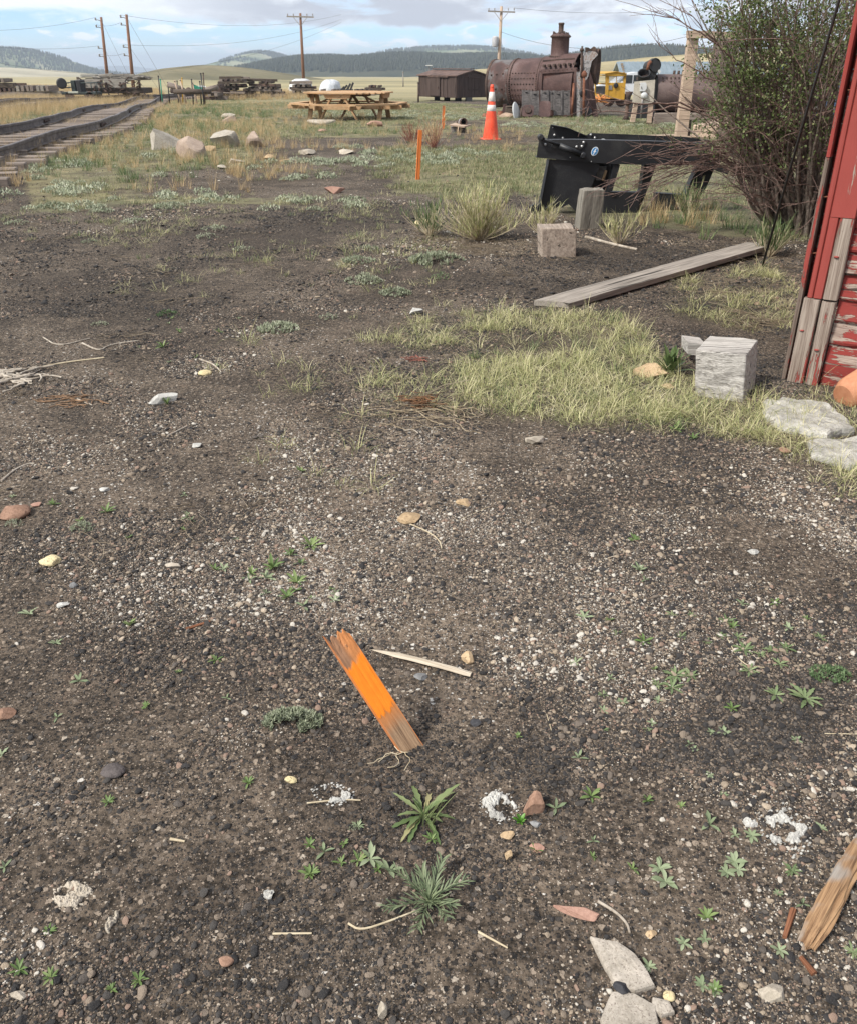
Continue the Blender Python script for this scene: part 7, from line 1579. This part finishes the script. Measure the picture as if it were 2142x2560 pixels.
# ------------------------------------------------------------------ broken orange stake in front
def broken_stake():
    b = at(1025, 1868); Yb = b.y; top = P(842, 1588, Yb+.05); t = thing('broken_stake', b, 'broken orange painted wooden stake leaning left, splintered top', 'stake')
    L_ = (top-b).length+.07; k1, k2 = .07+(L_-.07)*.33, .07+(L_-.07)*.74
    m, tt, bs = newmat('broken_stake_wood'); n = N(tt); v = n.attr('gc').outputs['Vector']; sx_ = n.new('ShaderNodeSeparateXYZ'); n.link(v, sx_.inputs[0])
    g1 = n.noise(n.map(v, (5, 90, 90)), 1, 6, .65, .5); g2 = n.noise(n.map(v, (12, 420, 420)), 1, 3, .6); h = n.m('ADD', n.m('MULTIPLY', g1, .6), n.m('MULTIPLY', g2, .4))
    wood_ = n.mix(n.step(h, .35, .62), (.15,.085,.045), (.42,.27,.16)); wob = n.m('MULTIPLY', n.m('SUBTRACT', n.noise(n.map(v, (14, 70, 70)), 1, 5), .5), .07); wob2 = n.m('MULTIPLY', n.m('SUBTRACT', n.noise(n.map(v, (8, 60, 60)), 1, 4), .5), .05)
    x = n.m('ADD', sx_.outputs[0], wob)
    pm = n.m('MULTIPLY', n.step(x, k1, k1+.01), n.step(x, k2, k2+.014, 1, 0)); pm = n.m('MULTIPLY', pm, n.step(n.noise(n.map(v, (9, 120, 120)), 1, 5), .30, .36))
    wash = n.m('MULTIPLY', n.step(n.m('ADD', sx_.outputs[0], wob2), k1-.05, k1), .80); grey = n.m('MULTIPLY', n.step(n.m('ADD', sx_.outputs[0], wob2), k2-.03, k2), n.step(n.m('MULTIPLY', sx_.outputs[1], -1.0), -.006, .010))
    c = n.mix(wash, wood_, (.60,.22,.06)); c = n.mix(n.m('MULTIPLY', grey, .6), c, (.15,.125,.10))
    edge = n.m('MULTIPLY', n.step(n.m('ADD', sx_.outputs[2], n.m('MULTIPLY', wob, .05)), -.0075, -.0085), .0)
    c = n.mix(pm, c, n.mix(n.noise(v, 60, 4), (.95,.22,.008), (1.0,.30,.015))); side = n.m('GREATER_THAN', n.m('ABSOLUTE', sx_.outputs[1]), .0240)
    c = n.mix(n.m('MULTIPLY', side, .75), c, (.70,.24,.07)); n.link(c, bs.inputs['Base Color']); bs.inputs['Roughness'].default_value = .75; n.link(n.bump(n.m('ADD', h, n.m('MULTIPLY', pm, .3)), 1.0, .0022), bs.inputs['Normal'])
    L_ = (top-b).length+.07; X = (top-b).normalized(); W = P(1060,1850,Yb)-P(1000,1835,Yb); W = (W-X*W.dot(X)).normalized(); W = (W+Vector((0,.75,0))); W = (W-X*W.dot(X)).normalized(); Nn = X.cross(W)
    Cc = Vector((0,0,HC))-(b+top)/2; Cc = (Cc-X*Cc.dot(X)).normalized(); Rt_ = Cc.cross(X)
    if Rt_.x < 0: Rt_ = -Rt_
    Nn = (Cc*math.cos(R(12))+Rt_*math.sin(R(12))).normalized(); W = X.cross(Nn)
    if W.x < 0: W = -W
    mb = MB(); nx_, ny_ = 60, 14; hw = .0255; th = .0085; vs = []; G_ = []; fs = []
    org = b-X*.07
    for f_ in (1, -1):
        for i in range(nx_+1):
            for j in range(ny_+1):
                y = -hw+2*hw*j/ny_; yy = (j/ny_)
                end = L_*1.0-.0-(.035*yy if False else 0); jag = (float(fbm(yy*7+3, .5, 4))-.5)*.07+(.020 if j < 2 else 0)-(.028*max(0, yy-.55))
                x = (L_+jag)*(i/nx_) if i > nx_*.7 else L_*(i/nx_)
                x = L_*(i/nx_)+jag*max(0, (i/nx_-.8)/.2)
                tp_ = 1-.35*max(0, .18-i/nx_)/.18; thk = th*(1-.45*max(0, (i/nx_-.86)/.14)*(.6+float(fbm(i*.5, j*.7+9, 2))))
                yq = y*tp_+ (.012*max(0, .18-i/nx_)/.18)
                d = (float(fbm(x*12, y*160, 3))-.5)*.0022*f_ - (0.004*max(0,(i/nx_-.8)/.2)*float(fbm(x*60, y*200, 2)) if f_ == 1 else 0)
                vs.append(org+X*x+W*yq+Nn*(thk*f_+d)); G_.append((x, y, thk*f_))
    m_ = ny_+1; o2 = (nx_+1)*m_
    for i in range(nx_):
        for j in range(ny_): a = i*m_+j; fs.append((a, a+1, a+m_+1, a+m_)); a += o2; fs.append((a, a+m_, a+m_+1, a+1))
        for j in (0, ny_): a = i*m_+j; q = (a, a+m_, o2+a+m_, o2+a); fs.append(q if j == 0 else q[::-1])
    for j in range(ny_):
        for i in (0, nx_): a = i*m_+j; q = (a, a+1, o2+a+1, o2+a); fs.append(q if i else q[::-1])
    mb.add(vs, fs, G_); mb.build('board', m, t)
    for i, (y, l_, x0) in enumerate(((-.031,.030,-.01),(-.012,.020,-.02),(.006,.022,-.02),(.018,.028,-.03),(.027,.020,-.05))):
        mb = MB(); s = org+X*(L_+x0-.022)+W*y*.72; mb.tube([s, s+X*(l_*.6)+Nn*random.uniform(-.003,.003), s+X*l_+Nn*random.uniform(-.006,.006)], [.006, .0045, .001], 5, True, False); mb.g[-1][:, 0] = .35+i*.01; mb.build('splinter', m, t)
    mb = MB()
    for i in range(5):
        p = b+Vector((random.uniform(-.04,.03), -.02, .004)); q = [p]; a = random.uniform(3.6, 5.8)
        for k in range(5): a += random.uniform(-.9, .9); p = p+Vector((math.cos(a)*.014, math.sin(a)*.014, random.uniform(-.002,.004))); q.append(p)
        mb.tube(q, .0011, 4, False)
    tag(mb.build('root_strands', STRAW), 'thin pale root strands at the foot of the broken orange stake', 'roots')
broken_stake()
def stick_ground(pts, r0, r1, mat, label, name='stick', lift=.0, flatten=1.0, cat='stick', group=None):
    q = [atd(*a) for a in pts]; out = []
    for _ in range(2 if len(q) > 2 else 0):
        q = [q[0]]+[w_ for i in range(len(q)-1) for w_ in (q[i].lerp(q[i+1], .25), q[i].lerp(q[i+1], .75))]+[q[-1]]
    for i in range(len(q)-1):
        for k in range(4): out.append(q[i].lerp(q[i+1], k/4))
    out.append(q[-1]); out = [p+Vector((0,0,max(r0*.8, .001)+lift)) for p in out]; mb = MB(); n_ = len(out); mb.tube(out, [r0+(r1-r0)*abs(i/(n_-1)*1.0) for i in range(n_)], 8, True, False)
    o = mb.build(name, mat); tag(o, label, cat, group); return o
mb = MB(); a, b_ = atd(762, 1336), atd(965, 1388); d = (b_-a).normalized(); vs = []; fs = []; G_ = []; N_ = 16
for i in range(N_+1):
    f = i/N_; c = a.lerp(b_, f)+Vector((0,0,.006+.004*math.sin(f*3))); w_ = .0095*min(1, (f*3.2)**.7+.06)*(1 if f < .97 else .9); s = Vector((d.y, -d.x, 0))
    for (u, v) in ((-1,0),(-.8,.5),(0,.75),(.8,.5),(1,0),(0,-.5)): vs.append(c+s*u*w_*(1+random.uniform(-.06,.06))+Vector((0,0,v*w_*.7))); G_.append((f*.25, u*w_, v*w_))
for i in range(N_):
    for k in range(6): fs.append((i*6+k, i*6+(k+1) % 6, (i+1)*6+(k+1) % 6, (i+1)*6+k))
fs += [tuple(range(6))[::-1], tuple(range(N_*6, N_*6+6))]
mb.add(vs, fs, G_); tag(mb.build('wood_splinter', wood('pale_splinter', (.30,.24,.17), (.62,.54,.43), gs=3)), 'pale pointed wood splinter right of the broken orange stake', 'splinter')
# driftwood at the right edge
def drift():
    a, b_ = atd(1650, 1948, .0), atd(1790, 1690, 0); mb = MB(); d = (b_-a).normalized(); s = Vector((d.y, -d.x, 0)); vs = []; fs = []; G_ = []; N_ = 60; m_ = 28
    for i in range(N_+1):
        f = i/N_; c = a.lerp(b_, f)+Vector((0,0,.016)); w_ = .0155*(1+.2*math.sin(f*4))*(.75+.25*min(1, f*8))
        for k in range(m_):
            an = 6.283*k/m_; rr = w_*(1+.9*(float(fbm(k*1.1+2*f, f*3, 3))-.5)+.6*(float(fbm(k*2.7, f*2+7, 2))-.5)); e = (float(fbm(k*1.9, 3.3, 3))-.5)*.05*(max(0, 1-f*12)); vs.append(c+d*e+s*math.cos(an)*rr+Vector((0,0,math.sin(an)*rr*.62))); G_.append((f*.35, math.cos(an)*w_, math.sin(an)*w_))
    for i in range(N_):
        for k in range(m_): fs.append((i*m_+k, i*m_+(k+1) % m_, (i+1)*m_+(k+1) % m_, (i+1)*m_+k))
    fs += [tuple(range(m_))[::-1], tuple(range(N_*m_, N_*m_+m_))]
    mb.add(vs, fs, G_); o = mb.build('rotten_stick', wood('rotten_wood', (.11,.055,.03), (.42,.26,.14), gs=1.6, bump=1.4, bd=.005, extra=(.30,.27,.24))); tag(o, 'splintered brown rotten stick at the lower right edge', 'stick')
drift()
BARK = wood('bark_chip', (.10,.04,.02), (.30,.13,.07), gs=3)
W_ROOT = mottled('bleached_root', [(0,(.22,.18,.14)),(1,(.50,.45,.38))], 20, .85, 0, .2, .001)
for pts, r0, r1, m_, lab in ([([(1607,1925),(1625,1868)], .004,.006,BARK,'thin red brown bark chip left of the rotten stick'), ([(1640,1965),(1668,2000)], .004,.006,BARK,'red brown chip just under the rotten stick'), ([(383,1292),(432,1276)], .0045,.003,BARK,'brown bark chip on the left gravel'), ([(350,1722),(380,1727)],.003,.002,STRAW,'short tan twig at the lower left'),
    ([(4,988),(30,965),(58,952),(72,952)], .004,.003,W_ROOT,'curved bleached twig at the left edge'), ([(840,1075),(880,1092),(902,1110),(905,1125)], .0022,.0015,STRAW,'thin curved straw stem below the tan angular stone'), ([(940,1068),(1000,1040)], .0012,.001,STRAW,'thin straight straw stem right of the angular stone'), ([(90,693),(120,712),(185,695)], .004,.003,W_ROOT,'curved bleached twig above the root pile'), ([(170,705),(205,722),(225,708),(285,700)], .005,.003,W_ROOT,'forked bleached twig right of the root pile'), ([(410,738),(440,748),(455,765)], .005,.003,W_ROOT,'small bent bleached twig left of centre'), ([(60,760),(130,745),(215,735)], .005,.004,STRAW,'long straw coloured twig over the root pile'), ([(160,820),(190,832)], .004,.003,W_ROOT,'short bleached twig below the root pile'), ([(345,895),(385,875)], .004,.003,W_ROOT,'reddish pale twig below the long white stone'),
    ([(1120,1465),(1130,1500)], .001,.001,STRAW,'hair thin straw right of the stake'), ([(980,1912),(1040,1945)],.0022,.0015,STRAW,'thin brown stalk below the branching weed'), ([(715,1895),(740,1910),(800,1890),(850,1870)],.0022,.0015,STRAW,'long pale root strand left of the branching weed'), ([(560,1916),(640,1915)],.0020,.0016,STRAW,'straight pale straw left of the branching weed'), ([(630,1648),(700,1640),(740,1642)],.0018,.0014,STRAW,'pale strand left of the lobed rosette'), ([(1225,1850),(1262,1872),(1285,1895),(1290,1915)],.003,.002,W_ROOT,'pale curled strand right of the long reddish stone'), ([(1690,1505),(1757,1506)],.0012,.0012,STRAW,'straight straw at the right edge below the rosettes'), ([(1490,1310),(1520,1365),(1570,1370)],.0014,.001,STRAW,'thin straw among the rosettes'), ([(1200,488),(1255,503),(1305,514)],.012,.010,W_ROOT,'pale thin stick on the cinders right of the tan block'), ([(830,885),(850,880),(870,905),(850,915)],.003,.002,W_ROOT,'curled pale stem below the root crown')]):
    stick_ground(pts, r0, r1, m_, lab, group='twigs and strands on the gravel')
STRAW2 = mottled('old_straw', [(0,(.16,.12,.07)),(.6,(.34,.27,.18)),(1,(.52,.45,.33))], 20)
def rootpile(px, py, wpx, n_, r_, mat, label, hgt=.02, name='root_pile'):
    g = atd(px, py); w_ = wpx*D*(g.y*.886+.62)/2142; mb = MB()
    for i in range(n_):
        p = g+Vector((random.gauss(0, w_*.25), random.gauss(0, w_*.22), random.uniform(.004, hgt))); a = random.uniform(-.5, .5)+(math.pi if random.random() < .5 else 0); q = [p]
        for k in range(7): a += random.gauss(0, .45); p = p+Vector((math.cos(a), math.sin(a), random.uniform(-.12,.12)))*w_*.07; p.z = max(p.z, H0(p.x, p.y)+r_); q.append(p)
        mb.tube(q, [r_*random.uniform(.7,1.1)]*6+[r_*.7]*2, 5, False)
    tag(mb.build(name, mat), label, 'roots')
rootpile(35, 775, 110, 40, .006, W_ROOT, 'heap of bleached curly roots at the left edge'); rootpile(862, 836, 60, 60, .0022, mottled('brown_root', [(0,(.07,.035,.018)),(1,(.26,.13,.06))], 20), 'brown fibrous dead root crown below the lawn patch', .05, 'fibrous_roots'); rootpile(880, 850, 210, 34, .0018, STRAW2, 'pale straw stems spread round the brown root crown', .02)
rootpile(150, 822, 90, 26, .0025, mottled('brown_root2', [(0,(.12,.07,.04)),(1,(.30,.18,.10))], 20), 'brown dead stems flattened right of the root heap', .01); rootpile(850, 740, 36, 22, .002, REDST, 'reddish dead tuft on the cinders left of the lawn', .02)
# ------------------------------------------------------------------ individual plants
def plant(px, py, label, fn, name, group=None, mat=None, rz=None):
    g = atd(px, py); sc = D*(g.y*.886+.62)/2142; mb = MB(); fn(mb, sc)
    t = thing(name, g, label, 'plant', group, random.uniform(0, 6.28) if rz is None else rz); me = mb.build('leaves', mat, None, (0,0,0)); me.parent = t; return t
def ros(n_, rpx, wfrac=.22, up=.35, curl=.5, seg=6, tooth=0): return lambda mb, sc: rosette(mb, n_, rpx*sc*1.05, rpx*sc*wfrac, up, curl, seg=seg, tooth=tooth)
G_BIG = leafmat('rosette_leaf', [(0,(.09,.135,.055)),(.5,(.165,.22,.105)),(.85,(.27,.32,.17)),(1,(.42,.38,.20))], True, .5, .2); G_DEEP = leafmat('deep_leaf', [(0,(.06,.10,.035)),(.5,(.12,.17,.065)),(.85,(.22,.26,.12)),(1,(.42,.34,.18))], True, .4, .2)
RG = 'toothed green rosettes at the right'
Z5 = lambda x, y: ((1400+x/1.981)/D, (1500+y/1.981)/D)
RZ = [(820,105,30,'uppermost toothed rosette of the right hand group'),(795,180,22,'rosette just below the uppermost one'),(875,185,26,'rosette right of the one below the uppermost'),(910,248,38,'broad rosette at the left of the touching row'),(990,275,26,'small rosette second in the touching row'),(1045,250,28,'rosette in the middle of the touching row'),(1115,240,32,'rosette at the right end of the touching row'),(1085,318,30,'rosette hanging below the touching row'),(935,350,34,'single rosette under the left of the touching row'),
      (570,375,44,'tall leafed rosette at the left, largest of a trio'),(645,380,34,'right hand rosette of the left trio'),(552,435,38,'lowest rosette of the left trio'),(482,420,28,'small rosette left of the trio'),(1065,472,36,'rosette left of the biggest one'),(1215,490,60,'biggest toothed rosette, lowest at the right'),(1285,188,24,'small rosette near the right edge'),(725,213,20,'small rosette left of the upper group'),(600,180,20,'lone rosette on dark soil above the trio'),(650,75,18,'tiny rosette at the top of the dark soil'),(275,165,18,'tiny rosette far left of the group'),(212,470,20,'small bright rosette left of the trio'),(430,645,18,'small bright rosette below the trio'),(215,642,16,'small rosette below the small bright one'),(1145,1340,32,'small green rosette left of the rotten stick'),(1445,1745,34,'green rosette at the right edge by the rotten stick'),(550,70,20,'tiny rosette on the upper dark soil')]
for x, y, r_, lab in RZ:
    a, b_ = Z5(x, y); plant(a, b_, lab, ros(13 if r_ > 30 else 9, r_/1.981/D*1.6, .23, .34, .45, 8, .24), 'rosette_weed', RG, G_BIG)
GZ = [(310,510,26,'grey leafed seedling left of the trio'),(485,500,20,'grey seedling under the trio'),(660,740,18,'four leafed grey seedling in the right middle'),(745,655,16,'pale grey seedling, left of a pair'),(820,660,18,'pale grey seedling, right of a pair'),(740,868,18,'grey seedling above the largest white patch'),(805,965,20,'green grey seedling up left of the largest white patch'),(945,1168,32,'grey green weed touching the largest white patch'),(490,1330,40,'upper tuft of the tall grey green weed'),(520,1395,48,'lower broad tuft of the grey green weed'),(860,1300,40,'grey green weed, top of three below the white patch'),(880,1335,40,'grey green weed, lower right of three below the white patch'),(820,1350,34,'grey green weed, lower left of three below the white patch'),(1075,1455,22,'small grey weed left of the rotten stick tip'),(610,1700,30,'grey weed right of the pale slab'),(715,1680,28,'grey weed further right of the pale slab'),(1085,1735,34,'grey weed left of the rotten stick end'),(700,1910,36,'left half of the grey weed pair near the bottom'),(755,1935,34,'right half of the grey weed pair near the bottom'),(1290,1130,24,'grey weed between white patch and right edge'),(1165,695,22,'grey seedling near the right edge'),(455,610,20,'grey seedling below the trio'),(435,1815,30,'grey leaf sprout on the edge of the pale slab')]
for x, y, r_, lab in GZ:
    a, b_ = Z5(x, y); plant(a, b_, lab, ros(8, r_/1.981/D*1.5, .40, .35, .4, 5), 'grey_weed', 'grey leafed weeds on the gravel', G_GREYW)
# lobed rosette, branching weed, tufts
plant(868, 1672, 'large green rosette with long lobed leaves below the orange stake', lambda mb, sc: (rosette(mb, 10, 96*sc, 12*sc, .30, .8, seg=10, tooth=.24, tv=.55), rosette(mb, 8, 58*sc, 9*sc, .7, 1.1, seg=8, tooth=.2, tm=.4), [blade(mb, (random.uniform(-.01,.03), random.uniform(0,.03), 0), random.uniform(0.5,2.4), random.uniform(.1,.5), random.uniform(.06,.12), .003, .3,  .8, 5) for _ in range(18)]), 'lobed_rosette', None, G_DEEP)
def branching(mb, sc):
    for i in range(8):
        a = i*.785+random.uniform(-.2,.2); L_ = random.uniform(55, 95)*sc; n_ = 12; p = np.array([0,0,.004]); e = random.uniform(.15, .6)
        for k in range(n_):
            q = p+np.array([math.cos(a)*math.cos(e), math.sin(a)*math.cos(e), math.sin(e)])*L_/n_; e *= .93
            mb.tube([Vector(p), Vector(q)], .0011, 4, False)
            for s in (-1, 1): leafrib(mb, q, a+s*random.uniform(.25, .8), e+random.uniform(.1,.7), random.uniform(24, 46)*sc*(1-.3*k/n_), 3.8*sc, .4, random.random(), 4, .3)
            p = q
    rosette(mb, 16, 34*sc, 7*sc, .8, .4, seg=5)
plant(880, 1850, 'grey green weed with many narrow leaves on spreading branches', branching, 'branching_weed', None, leafmat('narrow_leaf', [(0,(.08,.11,.06)),(.5,(.15,.19,.105)),(1,(.27,.31,.18))], True, .5, .2))
plant(1372, 768, 'dark green broadleaf tuft left of the bleached block', lambda mb, sc: rosette(mb, 32, 62*sc, 13*sc, .95, .5, seg=7), 'broadleaf_tuft', None, G_DEEP)
plant(344, 830, 'small dark green rosette beside the long white stone', ros(12, 20, .30, .8, .5), 'rosette_weed', None, G_DEEP); plant(1066, 1686, 'bright green seedling between upright brown stone and white lump', ros(10, 20, .40, .9, .3), 'bright_seedling', None, leafmat('bright_leaf', [(0,(.08,.22,.03)),(1,(.18,.36,.07))], True, .4, .25))
for x, y, r_, lab in ((885,1722,16,'small rosette under the lobed one'),(735,1765,18,'small rosette above the branching weed'),(700,1770,14,'tiny rosette left of the one above the branching weed'),(640,1790,14,'tiny rosette at the left of the seedling carpet'),(735,1640+55,14,'grey feathery seedling below the left white lump'),(510,1606,14,'tiny rosette left of the white lump'),(443,1356,13,'tiny rosette on the left gravel'),(222,1646,13,'tiny rosette by the dark clinker'),(560,1165,26,'bright small leafed clump in the left middle gravel'),(610,1195,22,'second bright clump lower right of the first'),(640,1120,22,'leafy clump above the second bright clump'),(590,1225,20,'leafy clump below the second bright one'),(1385,882,18,'rosette at the lower edge of the lawn'),(1420,900,14,'tiny rosette right of the lawn edge one'),(1300,1108,14,'tiny rosette in the right gravel'),(1310,1170,16,'grey rosette below the tiny right gravel one'),(40,1990,22,'rosette cluster in the bottom left corner'),(105,2005,18,'rosette right of the bottom left cluster'),(285,2010,18,'small rosette at the bottom, third from the left'),(230,2030,14,'tiny rosette left of the third one'),(100,1910,14,'tiny rosette above the bottom left cluster'),(335,712,14,'tiny rosette above the bleached twigs'),(220,1050,16,'seedling clump right of the silver cushion'),(110,1035,12,'tiny seedling by the pink pebble')):
    plant(x, y, lab, ros(11, r_*1.3, .25, .5, .5, 5), 'small_rosette', 'small rosettes in the gravel', G_WEED if 'grey' not in lab else G_GREYW)
# silvery sage cushions and mats
def sagef(rpx, hpx, n_, asp=1.0, leaf=None):
    def f(mb, sc):
        r_ = rpx*sc; lf = leaf*sc if leaf else r_*.20
        for _ in range(n_):
            a = random.uniform(0, 6.283); q = math.sqrt(random.random()); x, y = math.cos(a)*q*r_, math.sin(a)*q*r_*asp
            if float(fbm(x/r_*2.5+rpx, y/r_*2.5+7, 2)) < .40 and q > .35: continue
            z = hpx*sc*(1-q*q)*random.uniform(.3, 1.0); c = (x, y, z); nb = 5
            for k in range(nb): blade(mb, c, random.uniform(0, 6.28), random.uniform(.0, 1.2), lf*random.uniform(.5, 1), lf*.26, random.uniform(-.3, .8), random.random(), 2)
    return f
SG = 'silvery sage cushions'
for x, y, r_, h_, n_, asp, lab in ((600,1482,64,30,420,.5,'feathery silver green sage plant left of the broken orange stake'),(170,1084,25,16,330,.8,'small silver cushion plant below the large brown stone'),(572,676,44,14,260,.8,'silver sage mat left of the white stone'),(345,646,24,10,150,.8,'green feathery cushion in the left middle'),(205,666,18,7,80,.8,'small pale sage tuft left of the feathery cushion'),(746,578,38,16,260,.9,'rounded silver sage mat in the centre'),(812,603,34,12,200,.9,'silver sage mat right below the rounded one'),(895,536,56,16,330,.9,'wide silver sage mat before the big pale clump'),(735,536,36,9,150,.9,'thin sage mat above the rounded one'),(755,512,26,8,100,.9,'small sage mat above the thin one'),(275,456,28,9,130,1,'small sage mat on the left cinders'),(35,459,24,8,110,1,'small sage mat at the left edge'),(440,470,26,8,110,1,'sage tuft left of centre on the dark cinders'),(185,497,18,6,70,1,'tiny sage mat on the left cinders'),(500,512,22,7,80,1,'tiny sage mat below the sage tuft'),(350,425,34,9,120,1,'flat sage mat near the grass edge'),(110,425,34,8,110,1,'flat sage mat below the left grass'),(675,652,22,9,80,.9,'small green tuft right of the silver sage mat'),(425,487,24,9,90,1,'sage tuft just below another left of centre'),(1700,1385,42,18,260,.8,'feathery green weed among the rosettes at the right'),(905,570,22,12,90,.9,'green feathery tuft below the wide sage mat'),(725,1695,14,8,70,.8,'small feathery seedling left of the lobed rosette'),(30,1075,20,10,90,.8,'feathery grey tuft below the large brown stone'),(1180,700,1,1,2,1,None)):
    if lab: plant(x, y, lab, sagef(r_, h_, n_, asp), 'sage_cushion', SG, G_SAGE if 'green' not in lab or 'silver' in lab else leafmat('feathery_leaf', [(0,(.05,.10,.04)),(.5,(.13,.20,.09)),(1,(.24,.30,.17))], True, .7, .1) if not bpy.data.materials.get('feathery_leaf') else bpy.data.materials['feathery_leaf'], 0)
